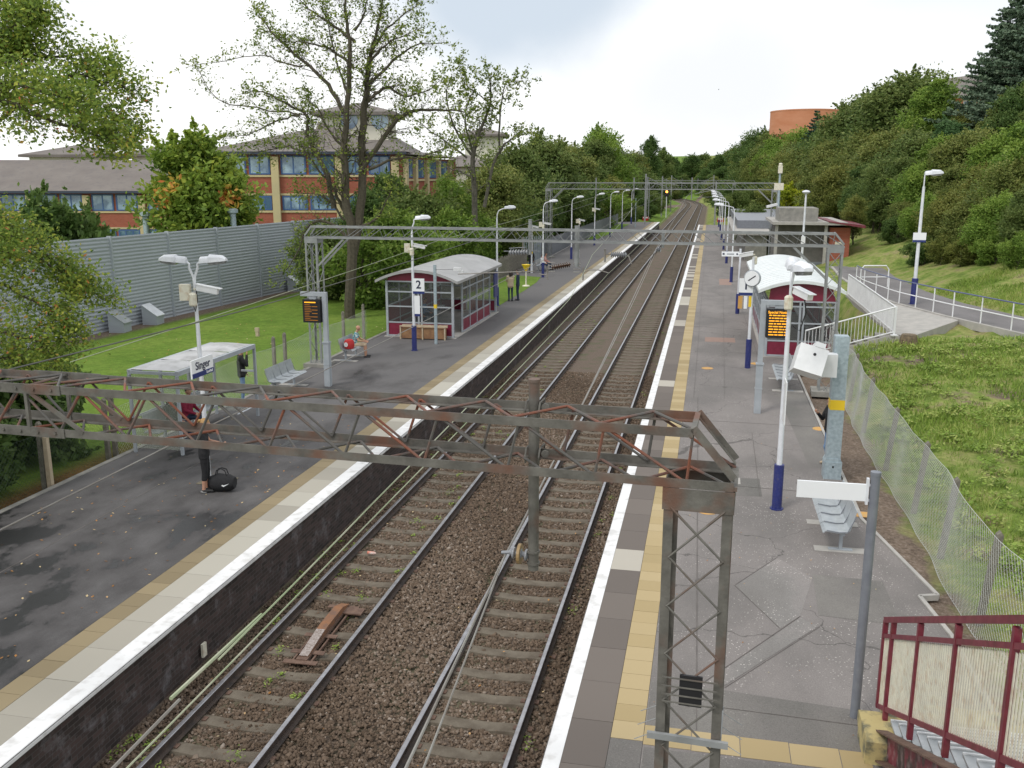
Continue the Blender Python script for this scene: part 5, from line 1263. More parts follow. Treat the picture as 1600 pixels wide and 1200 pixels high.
lp_ = MB(); lp_.box(-.07,-.07,0,.07,.07,.4); lp_.box(-.09,-.09,.25,.1,.02,.42); tag(lp_.build('lawn_post', M['tan'], loc=(-15.3,39,.78)), 'short wooden marker post alone on the mown lawn', 'post')

# ------------------------------------------------------------------ office buildings behind the wall
def atH(u, v, D):
    d = _ray(u, v); h = -math.sin(YAW)*d.x + math.cos(YAW)*d.y; return Vector(CAM) + d*(D/h)
cyw, syw = math.cos(YAW), math.sin(YAW)
def loc_frame(t, D):      # local x to the right of the view, local y away
    t.location = (CAM[0]-syw*D, CAM[1]+cyw*D, 0); t.rotation_euler = (0,0,YAW)
def ax(u, D): return (u-800)/1451.1*D*.975+0
def hz_(v, D): return CAM[2]-(v-281)/1451.1*D*.985
def windows(t, x0, x1, z0, z1, y, n, mull=2):
    wdt = (x1-x0)/n
    for i in range(n):
        a = x0+i*wdt+.12; b = a+wdt-.24
        f = MB(); f.box(a,y-.03,z0,b,y+.02,z0+.12); f.box(a,y-.03,z1-.14,b,y+.02,z1); f.box(a,y-.03,z0+.121,a+.16,y+.02,z1-.141); f.box(b-.16,y-.03,z0+.121,b,y+.02,z1-.141)
        for j in range(1,mull): xx = a+(b-a)*j/mull; f.box(xx-.06,y-.028,z0+.121,xx+.06,y+.02,z1-.141)
        fo = f.build('window', M['blueframe'], t); MB().box(a+.05,y-.004,z0+.05,b-.05,y+.012,z1-.05).build('pane', M['darkglass'], fo)
def office(label, D, u0, u1, v_eave, storeys, pillars, depth, hip=None, v_ridge=None, tower=None):
    t = thing('office_building', label, 'building'); loc_frame(t, D)
    x0, x1, ze = ax(u0,D), ax(u1,D), hz_(v_eave,D); sh = 3.6; zb = -1.0
    w_ = MB(); w_.box(x0,0,zb,x1,depth,ze-.05); w_.build('wall', M['redbrick'], t)
    for k in range(storeys):
        zt = ze-.25-sh*k; zz = zt-1.75 if k == 0 else zt-1.35
        s = MB(); s.box(x0-.06,-.09,zz-.22,x1+.06,-.003,zz-.04); 
        if k: s.box(x0-.06,-.09,zt-.02,x1+.06,-.003,zt+.16)
        s.build('string_course', M['creamwall'], t)
        ps = sorted([ax(u,D) for u in pillars]); ed = [x0]+ps+[x1]
        for a,b in zip(ed,ed[1:]):
            if b-a > 2.2: windows(t, a+.36, b-.36, zz, zt-.06, -.06, 2 if b-a > 4 else 1, 2 if k == 0 else 3)
    for u in pillars:
        a = ax(u,D); MB().box(a-.34,-.42,zb,a+.34,-.095,ze-.42).build('pillar', M['creamwall'], t)
    MB().box(x0-.5,-.72,ze-.22,x1+.5,-.5,ze+.03).build('gutter', M['gutter'], t)
    r = MB(); zr = hz_(v_ridge, D+depth/2)
    if hip: 
        hx0, hx1 = ax(hip[0],D+depth/2), ax(hip[1],D+depth/2); r.add([(x0-.6,-.7,ze),(x1+.6,-.7,ze),(x1+.6,depth+.7,ze),(x0-.6,depth+.7,ze),(hx0,depth/2,zr),(hx1,depth/2,zr)],[(0,1,5,4),(1,2,5),(2,3,4,5),(3,0,4),(3,2,1,0)])
    else: r.add([(x0-.6,-.7,ze),(x1+.6,-.7,ze),(x1+.6,depth+.7,ze),(x0-.6,depth+.7,ze),(x0-.6,depth/2,zr),(x1+.6,depth/2,zr)],[(0,1,5,4),(2,3,4,5),(0,4,3),(1,2,5),(3,2,1,0)])
    r.build('roof', M['cladroof'], t)
    return t
o1 = office('long two-storey brick office wing with slate roof behind the ribbed wall, far left', 98, -110, 330, 299, 2, [-54,43,132,219,308], 14, None, 252)
o2 = office('three-storey brick office block with hipped slate roof behind the tall sparse tree', 87, 322, 628, 240, 3, [344,431,531,618], 26, (485,600), 206)
# right flank, splayed away
o3 = thing('office_wing', 'brick office flank with dark narrow windows right of the hipped office block', 'building')
Pa = atH(629,240,87); Pb = atH(712,262,104); dv = Vector((Pb.x-Pa.x,Pb.y-Pa.y,0)); o3.location = (Pa.x,Pa.y,0); o3.rotation_euler = (0,0,math.atan2(dv.y,dv.x)); Ln = dv.length
MB().box(.1,0.02,-1,Ln,9,9.9).build('wall', M['redbrick'], o3)
for a in (.35,3.1,6.6,10.5,14.5): MB().box(a-.3,-.34,-1,a+.3,.015,9.7).build('pillar', M['creamwall'], o3)
for zz in (7.8,4.35,.75): MB().box(0,-.08,zz-.1,Ln,.016,zz+.1).build('string_course', M['creamwall'], o3)
for a,b in ((.8,2.7),(3.6,6.1),(7.1,10.1),(11,14)): windows(o3,a,b,8.0,9.7,-.03,1,2); windows(o3,a,b,4.5,5.9,-.03,2,2) if False else windows(o3,a,b,2.4,4.15,-.03,2,2)
r = MB(); r.add([(-.5,-.7,10.1),(Ln+.6,-.7,10.1),(Ln+.6,9,10.1),(-.5,9,10.1),(2,9,13.2),(Ln-4,9,11.6)],[(0,1,5,4),(1,2,5),(0,4,3),(3,2,1,0)]); r.build('roof', M['cladroof'], o3)
def lantern(label, D, u0, u1, v_top, v_bot, v_apex, clock=False):
    t = thing('roof_lantern' if v_bot < 240 or True else '', label, 'roof tower'); loc_frame(t, D)
    x0,x1 = ax(u0,D),ax(u1,D); w_ = x1-x0; zt = hz_(v_top,D); zb = hz_(v_bot,D)
    MB().box(x0,0,zb-2,x1,w_,zt).build('wall', M['creampale'], t)
    r = MB(); r.add([(x0-.9,-.9,zt),(x1+.9,-.9,zt),(x1+.9,w_+.9,zt),(x0-.9,w_+.9,zt),((x0+x1)/2,w_/2,hz_(v_apex,D+w_/2)),(x0-.9,-.9,zt-.3),(x1+.9,-.9,zt-.3),(x1+.9,w_+.9,zt-.3),(x0-.9,w_+.9,zt-.3)],[(0,1,4),(1,2,4),(2,3,4),(3,0,4),(8,7,6,5),(5,6,1,0),(6,7,2,1),(7,8,3,2),(8,5,0,3)]); r.build('roof', M['cladroof'], t)
    if clock:
        for f in (.42,.88): MB().lathe((x0+w_*f,-.06,(zt+zb)/2+.4),[(.85,-.02),(.85,.02)],16,'Y').build('round_window', M['darkglass'], t)
    return t
lantern('cream square lantern with hipped cap on the three-storey office roof', 93, 505, 608, 181, 217, 167, True)
lantern('low cream lantern with hipped roof above the left office wing, behind the maple branch', 118, 48, 158, 244, 254, 229)
lantern('low cream lantern with hipped roof just left of the red-tinged maple', 122, 208, 290, 243, 254, 228)
lantern('distant cream tower with hipped roof behind the second sparse tree', 140, 727, 786, 214, 252, 204)
t = thing('low_pavilion', 'low pale building with dark roof between the two sparse trees', 'building'); loc_frame(t, 118)
x0,x1 = ax(672,118),ax(775,118); MB().box(x0,0,0,x1,9,hz_(262,118)).build('wall', M['creampale'], t); r = MB(); zt = hz_(262,118); r.add([(x0-.6,-.6,zt),(x1+.6,-.6,zt),(x1+.6,9.6,zt),(x0-.6,9.6,zt),(x0+4,4.5,zt+1.6),(x1-4,4.5,zt+1.6)],[(0,1,5,4),(1,2,5),(2,3,4,5),(3,0,4),(3,2,1,0)]); r.build('roof', M['cladroof'], t)
for (u,vb,vt,lb) in ((40,385,342,'steel flue with a cap behind the ribbed wall, far left'),(230,372,330,'steel flue with a cap beside the red-tinged maple'),(365,357,325,'steel flue with a cap right of the red-tinged maple')):
    p = atH(u,vb,60); q = atH(u,vt,60); t = thing('flue', lb, 'flue', (p.x,p.y,-.5), 0, 'steel flues behind the ribbed wall')
    MB().tube([(0,0,0),(0,0,q.z+.5-.35)],.19,12).build('pipe', M['galv'], t, smooth=True); MB().lathe((0,0,q.z+.5-.35),[(.19,0),(.34,.06),(.34,.26),(.2,.32)],12).build('cap', M['galv'], t)
ab = thing('pale_cabin', 'corner of a pale ribbed cabin behind the leaves at the far left edge', 'cabin', tuple(atH(-12,350,62).xy)+(-.5,), YAW)
MB().box(-1.6,0,0,1.1,2,hz_(335,62)+.5).build('wall', M['metalsheet'], ab)

# ------------------------------------------------------------------ buildings to the right
sb = thing('station_building', 'flat-roofed concrete and brick station building with dark openings, past the white shelter', 'building')
y0 = 70
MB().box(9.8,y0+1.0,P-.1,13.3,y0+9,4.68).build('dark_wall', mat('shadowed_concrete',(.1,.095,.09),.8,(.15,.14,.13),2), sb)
MB().box(9.3,y0-.3,4.7,14.4,y0+9.3,4.9).build('flat_roof', M['concretelight'], sb)
MB().box(9.75,y0+.6,4.91,12.45,y0+4.5,5.85).build('tank_house', M['concrete'], sb)
mb = MB(); mb.box(9.5,y0,P-.1,9.7,y0+.25,4.69); mb.build('column', M['concretelight'], sb); MB().box(12.9,y0,P-.1,13.1,y0+.25,4.69).build('column', M['concretelight'], sb)
MB().box(13.31,y0+.4,P-.1,14.7,y0+7,4.5).build('brick_wall', M['redbrick'], sb)
mb = MB(); mb.add([(13.11,y0-.35,4.98),(15.6,y0-.3,4.7),(15.6,y0+7.5,4.7),(13.11,y0+7.5,4.98),(13.11,y0-.35,4.905),(15.6,y0-.3,4.5),(15.6,y0+7.5,4.5),(13.11,y0+7.5,4.905)],[(0,1,2,3),(7,6,5,4),(0,4,5,1),(1,5,6,2),(2,6,7,3),(3,7,4,0)]); mb.build('canopy', M['maroonrail'], sb)
mb = MB(); mb.box(9.8,y0+.95,P+.3,13.3,y0+.99,2.0); mb.build('shutter', M['postgrey'], sb)
MB().box(13.7,y0+.34,2.9,14.3,y0+.395,3.5).build('window', M['cream'], sb)
an = thing('platform_canopy', 'low pale canopy roof and wall behind the row of right platform lamps', 'canopy')
MB().box(8.0,84,P-.1,9.8,118,3.1).build('wall', M['concrete'], an); MB().box(6.9,83.6,3.15,10.2,118.5,3.4).build('roof', M['concretelight'], an); MB().box(7.4,90,3.41,14,125,4.15).build('upper_roof', M['postgrey'], an)
rb = thing('round_brick_building', 'curved terracotta brick building on the skyline above the right bank', 'building', (0,0,0))
p = atH(1265,190,205); rb.location = (p.x,p.y+9,0); zt = atH(1262,171,205).z; mb = MB(); n = 40
mb.lathe((0,0,0),[(7.7,6),(7.7,zt)],n); mb.build('wall', M['terracotta'], rb, smooth=True)
MB().lathe((0,0,0),[(7.75,zt+.001),(7.75,zt+.25),(7.4,zt+.3)],n).build('parapet', M['terracotta'], rb)
MB().box(7,-3,6,19,5,zt-.8).build('side_wing', M['galv'], rb)
hs = thing('housing_block', 'orange brick housing block with dark stepped roof behind the blue-green conifer', 'building', (0,0,0), -.5)
p = atH(1505,200,125); hs.location = (p.x,p.y+3,0); ztop = atH(1505,148,125).z
MB().box(-4.5,0,4,9,12,ztop).build('wall', M['orangebrick'], hs)
mb = MB(); mb.add([(-5.2,-.8,ztop),(9.7,-.8,ztop),(9.7,12.8,ztop),(-5.2,12.8,ztop),(-4.2,6,ztop+3.0),(9.0,6,ztop+3.8)],[(0,1,5,4),(1,2,5),(2,3,4,5),(3,0,4),(3,2,1,0)]); mb.build('roof', M['cladroof'], hs)
for a in (-3.2,.4,4.2):
    for k in range(3):
        f = MB(); f.box(a,-.05,ztop-1.8-2.8*k,a+1.4,-.003,ztop-.5-2.8*k); fo = f.build('window', M['creampale'], hs); MB().box(a+.15,-.07,ztop-1.65-2.8*k,a+1.25,-.052,ztop-.65-2.8*k).build('pane', M['darkglass'], fo)

# ------------------------------------------------------------------ trees
def leaf_quads(rg, Pts, size, squash=.75, up=.35, tint=None):
    """one diamond leaf (4 verts) per point"""
    n = len(Pts); d = rg.normal(size=(n,3)); d[:,2] *= squash; d /= np.linalg.norm(d,axis=1)[:,None]
    nrm = rg.normal(size=(n,3)); nrm[:,2] += up*2; s = np.cross(d,nrm); s /= np.linalg.norm(s,axis=1)[:,None]+1e-6
    L_ = (size*rg.uniform(.6,1.3,n))[:,None]; u = d*L_; v = s*L_*.55
    V = np.stack([Pts-u, Pts-v-u*.1, Pts+u, Pts+v-u*.1],1).reshape(-1,3)
    F = np.arange(4*n).reshape(-1,4); return V, F
def blob_points(rg, c, r, n, shell=.55):
    d = rg.normal(size=(n,3)); d /= np.linalg.norm(d,axis=1)[:,None]
    rr = (shell+(1-shell)*rg.random(n)**.6); rr *= 1+.22*np.sin(d[:,0]*5+c[0])*np.sin(d[:,1]*6+c[1])+.15*np.sin(d[:,2]*8)
    return c + d*rr[:,None]*np.array(r)
def limb(mb, p0, p1, r0, r1, rg, bend=.1, n=5, seg=6):
    p0 = Vector(p0); p1 = Vector(p1); L_ = (p1-p0).length; pts = []; rs = []
    off = Vector(rg.normal(size=3))*L_*bend
    for i in range(seg+1):
        t = i/seg; pts.append(p0.lerp(p1,t)+off*math.sin(PI*t)+Vector(rg.normal(size=3))*L_*.012*(0<i<seg)); rs.append(r0+(r1-r0)*t)
    mb.tube(pts, rs, n, cap=False); return pts
def dense_tree_meshes(seed, H, R, nblob, nleaf, lsize, trunk=.25, base=.12, kindm='leaf', flat=1.0, trunks=1):
    rg = np.random.default_rng(seed); Pts = []; T = []; bl = []
    for k in range(nblob):
        t = (k+.5)/nblob; z = H*(base+(.93-base)*t**.85); prof = math.sin(PI*min(1,(t*.8+.16)))**.7
        a = rg.uniform(0,2*PI); rr = R*prof*rg.uniform(.25,.85); c = np.array([math.cos(a)*rr, math.sin(a)*rr, z+rg.uniform(-.04,.04)*H]); br = R*rg.uniform(.2,.44)*(.6+.5*prof)
        bl.append((c,br)); n = int(nleaf/nblob*rg.uniform(.7,1.3)); q = blob_points(rg,c,(br,br,br*.72*flat),n); Pts.append(q)
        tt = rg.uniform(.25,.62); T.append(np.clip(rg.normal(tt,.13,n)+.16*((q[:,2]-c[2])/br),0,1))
    # stray sprays
    n = int(nleaf*.08); k = rg.integers(0,nblob,n); cc = np.array([b[0] for b in bl])[k]; bb = np.array([b[1] for b in bl])[k]
    d = rg.normal(size=(n,3)); d /= np.linalg.norm(d,axis=1)[:,None]; Pts.append(cc+d*(bb*rg.uniform(.95,1.22,n))[:,None]); T.append(np.clip(rg.normal(.55,.15,n),0,1))
    for q_ in range(90):            # shoots that stick out of the crown
        c,br = bl[rg.integers(0,nblob)]; dd = rg.normal(size=3)+np.array([0,0,.9]); dd /= np.linalg.norm(dd); hd_ = np.array([c[0],c[1],0])*.25/R; dd = dd+hd_; dd /= np.linalg.norm(dd)
        m_ = int(nleaf*.0016); f_ = rg.random(m_); L_ = R*rg.uniform(.12,.26); Pts.append(c+dd*(br*.85+L_*f_)[:,None]+rg.normal(size=(m_,3))*R*.022*(1.1-f_)[:,None]); T.append(np.clip(rg.normal(.6,.12,m_),0,1))
    Pts = np.concatenate(Pts); T = np.concatenate(T); k = Pts[:,2] > .15; Pts = Pts[k]; T = T[k]
    V,F = leaf_quads(rg,Pts,lsize)
    mb = MB()
    for q in range(trunks):
        ox = (q-(trunks-1)/2)*R*.3; pts = limb(mb,(ox,rg.uniform(-.2,.2)*trunks,-.4),(ox*1.2+rg.normal()*.2,rg.normal()*.2,H*.6),trunk,trunk*.45,rg,.04,7)
        for c,br in bl[q::trunks][:14]:
            st = pts[min(5,max(1,int(c[2]/H*5)))]; limb(mb,st,c,trunk*.35,.03,rg,.08,4,3)
    return V,F,T,mb
def mk_tree(name, label, cat, spec, loc, m='leaf', bark='bark', rz=0, s=1, col=(1,1,1,1), group=None):
    t = thing(name, label, cat, loc, rz, group); V,F,T,mb = spec
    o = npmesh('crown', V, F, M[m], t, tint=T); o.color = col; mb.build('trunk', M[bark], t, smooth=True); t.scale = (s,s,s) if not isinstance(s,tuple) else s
    return t
protos = {}
def proto(key, spec, m='leaf', bark='bark'):
    protos[key] = (spec, m, bark, None)
proto('round', dense_tree_meshes(1, 10, 3.6, 44, 30000, .125, .2))
proto('tall',  dense_tree_meshes(2, 13, 3.3, 48, 30000, .125, .24))
proto('broad', dense_tree_meshes(3, 8.5, 4.4, 48, 32000, .125, .2, base=.08))
proto('bushy', dense_tree_meshes(4, 5, 3.2, 30, 22000, .11, .1, base=.02, trunks=3))
proto('loose', dense_tree_meshes(6, 11, 3.4, 60, 15000, .13, .18, base=.25))
proto('stemmed', dense_tree_meshes(8, 7.5, 3.0, 34, 18000, .125, .11, base=.42, trunks=5))
proto('shrub', dense_tree_meshes(5, 2.6, 1.9, 12, 6500, .11, .05, base=.0, trunks=3))
inst = {}
def plant(key, x, y, s=1, label='', name='broadleaf_tree', cat='tree', col=(1,1,1), group=None, rz=None, z=None):
    spec, m, bark, _ = protos[key]; r3 = random.Random(int(x*31+y*17)); rz = r3.uniform(0,6.28) if rz is None else rz
    zz = gz(x,y)-.1 if z is None else z; sc3 = (s*r3.uniform(.9,1.1), s*r3.uniform(.9,1.1), s*r3.uniform(.95,1.05)) if not isinstance(s,tuple) else s
    if key not in inst:
        t = mk_tree(name, label, cat, spec, (x,y,zz), m, bark, rz, sc3, (*col,1), group); inst[key] = t
    else:
        t = inst[key].copy(); C.objects.link(t); t.name = name; t.location = (x,y,zz); t.rotation_euler = (0,0,rz); t.scale = sc3; tag(t, label, cat)
        if group: t['group'] = group
        elif 'group' in t: del t['group']
        for c in list(inst[key].children): k = c.copy(); C.objects.link(k); k.parent = t; k.color = (*col,1)
    return t
G = {'deep':(.72,.86,.85), 'mid':(1.05,1.05,1.1), 'bright':(1.35,1.5,1.0), 'olive':(1.3,1.15,1.15), 'brown':(1.38,1.14,1.05), 'blue':(.7,.95,1.3), 'yellow':(2.4,2.0,.6)}
def y_for(u, x):
    d = _ray(u, 281); return CAM[1]+(x-CAM[0])*d.y/d.x
def on_sky(u, y, key, vtop, cname, jit=0, name='broadleaf_tree', label='', group=None, wide=1.0, hmul=None):
    """stand a tree at row u of the bank at distance y so that it reaches the skyline height it has"""
    p = atY(u, vtop, y); H0 = float(np.percentile(protos[key][0][0][:,2], 99.3))
    zz = gz(p.x,y)-.1; s = max(.35,(p.z-zz)/H0); return plant(key, p.x, y, (s*wide,s*wide,s), label, name, 'tree', G[cname], group)

# --- hand-shaped trees: limbs are drawn as polylines, twigs and leaves grow from them
def grown_tree(name, label, limbs, loc, nleaf, lsize, m, bark, seed, twig=1.0, dens=1.0, depth=1.6, col=(1,1,1,1), tmean=.5, tsd=.2, ntw=6, spread=.35):
    """limbs: list of (points, r0, r1); points are world coordinates"""
    rg = np.random.default_rng(seed); t = thing(name, label, 'tree', loc); O = Vector(loc); mb = MB(); tips = []
    for pts, r0, r1 in limbs:
        off = rg.uniform(-1,1)*depth; n = len(pts); P_ = []
        for i,p in enumerate(pts): P_.append(Vector(p)-O+Vector((0,off*(i/max(1,n-1))**1.2,0)))
        # smooth the polyline
        Q = []
        for i in range(n-1):
            for j in range(4):
                s = j/4; a = P_[max(i-1,0)]; b = P_[i]; c = P_[i+1]; d = P_[min(i+2,n-1)]
                Q.append(.5*((2*b)+(c-a)*s+(2*a-5*b+4*c-d)*s*s+(3*b-a-3*c+d)*s**3)+Vector(rg.normal(size=3))*.03)
        Q.append(P_[-1]); k = len(Q); rs = [r0+(r1-r0)*i/(k-1) for i in range(k)]; mb.tube(Q, rs, 8 if r0 > .06 else 5, cap=False)
        for i in range(int(k*.25), k):
            L_ = twig*(1.3-.7*i/k)
            for q in range(int(ntw*dens*(.5+rg.random()))):
                d = (Q[min(i+1,k-1)]-Q[max(i-1,0)]).normalized(); v = (d*rg.uniform(.3,1)+Vector(rg.normal(size=3))*.62+Vector((0,0,.25))).normalized()
                e_ = Q[i]+v*L_*rg.uniform(.4,1.1); r_ = max(.006,rs[i]*.22); mid = Q[i].lerp(e_,.5)+Vector(rg.normal(size=3))*.06*L_
                mb.tube([Q[i],mid,e_],[r_,r_*.7,.004],3,cap=False); tips += [(mid,e_)]
                for _ in range(2):
                    f = Q[i].lerp(e_,rg.uniform(.4,.9)); g = f+(v+Vector(rg.normal(size=3))*.7).normalized()*L_*.4; mb.tube([f,g],[r_*.5,.003],3,cap=False); tips.append((f,g))
    n = nleaf; k = rg.integers(0,len(tips),n); A = np.array([list(a) for a,b in tips])[k]; B = np.array([list(b) for a,b in tips])[k]
    w_ = rg.random(len(tips))**1.6; keep = rg.random(n) < w_[k]*1.6
    f = rg.uniform(.2,1.08,n)[:,None]; Pts = (A+(B-A)*f+rg.normal(size=(n,3))*spread*.3)[keep]
    base_t = rg.normal(tmean,tsd*.8,len(tips))[k][keep]; T = np.clip(base_t+rg.normal(0,tsd*.5,len(Pts)),0,1)
    V,F = leaf_quads(rg,Pts,lsize); o = npmesh('crown',V,F,M[m],t,tint=T); o.color = col; mb.build('trunk',M[bark],t,smooth=True); return t
def zp(L_, Y, ox=400, oy=0, sc=3.636): return [tuple(atY(ox+a/sc, oy+b/sc, Y)) for a,b in L_]
Yt = 45.3; bt_ = (-13.33,Yt,.6)
lm = [([bt_]+zp([(548,1330),(528,1180),(522,980),(532,780),(560,520),(570,250),(560,60),(575,-140)],Yt),.3,.03),
      (zp([(545,1450),(585,1250),(600,960),(605,640),(622,500),(625,400),(650,250),(680,100),(705,-60)],Yt),.27,.03),
      (zp([(600,960),(700,800),(830,640),(1000,620),(1150,628)],Yt),.15,.025),(zp([(640,575),(700,520),(760,500),(850,545),(960,530),(1050,470)],Yt),.09,.015),
      (zp([(640,480),(750,370),(880,265),(1060,235)],Yt),.09,.012),(zp([(625,380),(700,300),(800,230),(960,170)],Yt),.08,.012),(zp([(650,300),(700,200),(780,100),(900,0)],Yt),.08,.015),
      (zp([(440,1180),(400,1000),(330,870),(265,760),(250,650),(120,580),(0,520),(-120,500)],Yt),.15,.02),(zp([(500,1200),(460,1080),(390,960),(330,830)],Yt),.1,.02),
      (zp([(500,640),(400,480),(250,340),(100,220),(0,110),(-60,60)],Yt),.12,.015),(zp([(560,380),(420,280),(300,240),(150,230)],Yt),.08,.015),(zp([(565,240),(450,150),(340,80),(240,-20)],Yt),.09,.015),
      (zp([(525,860),(430,770),(360,640),(280,560)],Yt),.08,.012),(zp([(640,960),(780,900),(930,880),(1040,830)],Yt),.08,.015),(zp([(565,180),(620,60),(640,-80)],Yt),.07,.015),
      (zp([(250,650),(160,680),(20,760),(-60,790)],Yt),.06,.01),(zp([(300,880),(190,830),(80,850),(-40,880)],Yt),.06,.01),(zp([(265,380),(120,350),(0,310),(-420,370)],Yt),.05,.01),(zp([(250,650),(60,620),(-250,560),(-400,380)],Yt),.05,.01),
      (zp([(530,560),(470,400),(420,200),(380,20)],Yt),.07,.012),(zp([(520,1350),(400,1250),(300,1300),(250,1450),(180,1560)],Yt),.09,.012),(zp([(560,1300),(680,1250),(760,1130),(800,1060)],Yt),.08,.012),(zp([(500,1250),(380,1120),(250,1100)],Yt),.07,.012)]
grown_tree('sparse_tree','tall sparse-leaved tree with dark twin trunks behind the grey arched shelter', lm, bt_, 26000, .08, 'leaf','bark', 11, 1.3, 1.0, 1.8, (1.35,1.3,.9,1), .5,.22, 6)
Yt = 66; b2_ = tuple(atY(742,340,Yt)); b2_ = (b2_[0],Yt,.6)
lm = [([b2_]+zp([(1245,1180),(1240,900),(1280,760),(1345,600),(1340,430)],Yt),.26,.03),(zp([(1240,900),(1150,760),(1090,560),(1130,430)],Yt),.1,.02),(zp([(1300,1180),(1350,930),(1440,800),(1550,760)],Yt),.14,.015),
      (zp([(1240,880),(1200,700),(1240,560),(1310,470)],Yt),.08,.012),(zp([(1385,880),(1385,640),(1420,470),(1510,460)],Yt),.08,.012),(zp([(1200,900),(1060,780),(940,680)],Yt),.08,.012),(zp([(1230,1000),(1100,960),(960,900)],Yt),.08,.012),(zp([(1345,600),(1200,480),(1180,380)],Yt),.05,.01)]
grown_tree('sparse_tree','smaller thin-leaved tree right of the office roofs, in front of the distant cream tower', lm, b2_, 10000, .11, 'leaf','barkgrey', 12, 1.7, .9, 2.2, (1.4,1.3,1,1), .45,.2, 5)
# near maple leaning in at the left edge
b3 = (-13.2,16.5,.6); tr = [(-13.2,16.5,.6),(-13.0,16.4,3),(-12.8,16.6,6),(-12.4,16.6,9),(-12,16.5,12)]
def L3(u0,v0,*q): return [tuple(atY(u,v,y)) for u,v,y in q]
lm = [(tr,.3,.12)]
for q,r in [([(-180,300,16.6),(-60,190,16.8),(60,130,17),(140,120,17),(205,140,17.2)],.07),([(-180,240,16.6),(-40,120,17),(60,90,17.5),(130,95,17.5),(185,110,18)],.06),([(-160,330,16.4),(-30,165,16),(60,185,15.8),(120,205,16),(170,222,16)],.06),
            ([(-200,100,16.5),(-60,30,17),(20,20,17),(50,25,17)],.06),([(-160,300,16.6),(0,180,17),(80,160,17.2),(150,190,17.4),(190,205,17.5)],.05),([(-60,110,17),(20,90,17),(40,60,17.3)],.05),
            ([(-60,160,16.5),(0,130,16),(60,140,15.5),(110,160,15.2)],.05),([(-60,60,16.5),(10,40,16.5),(40,15,16.5)],.04),
            ([(-160,430,16.6),(-50,370,17),(30,380,17.5),(90,430,18),(145,472,18)],.06),([(-160,480,16.6),(-30,440,17),(40,470,17),(80,500,17),(95,530,17)],.04),([(-160,470,16.6),(-40,410,17),(40,400,17.5),(100,430,18),(120,445,18)],.05),([(-150,540,16.6),(-20,520,17),(50,530,17),(90,560,17)],.05),
            ([(-150,600,16.6),(-30,560,17),(30,570,17.5),(70,590,18)],.05),([(-100,400,17),(-20,385,17),(30,400,17)],.05),([(-100,360,17),(-20,350,17.5),(30,372,18)],.04)]:
    lm.append(([tuple(atY(*p)) for p in q], r, .008))
grown_tree('maple_tree','large leafy maple with yellowing leaves leaning in over the left edge of the picture', lm, b3, 70000, .048, 'leafmaple','bark', 21, .55, 1.0, .5, (1.15,1.15,1.15,1), .5,.2, 6, .6)
# red-tinged maple behind the wall
spec = dense_tree_meshes(31, 11.0, 4.3, 46, 26000, .2, .2, base=.22)
V,F,T,mb = spec; T = T*.8+.06; rg = np.random.default_rng(4); c4 = V.reshape(-1,4,3).mean(1)
for q in range(16):
    a = rg.uniform(0,6.28); cc = np.array([math.cos(a)*3.3,math.sin(a)*3.3,rg.uniform(4.0,10.4)]); near = np.linalg.norm(c4-cc,axis=1) < rg.uniform(.4,.8); T[near] = rg.uniform(.85,1,near.sum())
p = atH(308,300,62); mk_tree('maple_tree','round maple with patches of orange-red leaves standing behind the ribbed wall','tree',(V,F,T,mb),(p.x,p.y,-.6),'leafmaple',s=(.98,.98,1.02),col=(1.25,1.25,1.1,1))
# conifers
def spruce(seed, H, R, ntier, m, label, x, y, z, col):
    rg = np.random.default_rng(seed); mb = MB(); mb.tube([(0,0,-.5),(0,0,H*.5),(0,0,H)],[.32,.18,.02],8); P_ = []; T = []
    for k in range(ntier):
        f = (k+.5)/ntier; z0 = H*(.06+.93*f); rr = R*(1-f)**.75*rg.uniform(.75,1.1)+.25
        nb = int(7+5*(1-f))
        for b in range(nb):
            a = rg.uniform(0,2*PI); L_ = rr*rg.uniform(.7,1.15); dz = rg.uniform(-.12,.22)*L_; e_ = np.array([math.cos(a)*L_,math.sin(a)*L_,z0+dz+.18*L_*f]); s_ = np.array([0,0,z0])
            mb.tube([s_,(s_+e_)/2-np.array([0,0,.08*L_]),e_],[.04*(1-f)+.015,.02,.006],3,cap=False)
            n = int(70*L_/1.5); t_ = rg.random(n)**.7; side = np.array([-math.sin(a),math.cos(a),0]); sp = rg.normal(size=n)*.2*L_*(1.1-t_)
            q = s_+(e_-s_)*t_[:,None]+side*sp[:,None]+np.array([0,0,1])*(rg.normal(size=n)*.06-np.abs(sp)*.25)[:,None]; P_.append(q); T.append(np.clip(.3+.45*t_+rg.normal(0,.15,n),0,1))
    P_ = np.concatenate(P_); T = np.concatenate(T); V,F = leaf_quads(rg,P_,.16,.6,.1)
    return mk_tree('conifer_tree', label, 'tree', (V,F,T,mb), (x,y,z), m, 'bark', 0, 1, (*col,1))
p = atY(1598,-14,98); spruce(41, p.z-8, 7.4, 44, 'needle', 'tall blue-green spruce at the top right corner, in front of the housing block', p.x, 98, 7.9, (1.5,1.35,1.0))
p = atY(1652,-70,94); spruce(42, p.z-8, 8.0, 36, 'needle', 'second blue-green spruce cut off by the right edge', p.x, 94, 7.9, (1.4,1.25,.95))
p = atY(1277,172,172); spruce(43, 9, 2.6, 16, 'needle', 'small dark conifer in front of the curved brick building', p.x, 172, p.z-9, (.6,.8,.6))

GL = 'trees along the left side of the line'; GR = 'trees on the right bank'; GF = 'far trees round the bend'; GS = 'low bushes at the foot of the right bank'
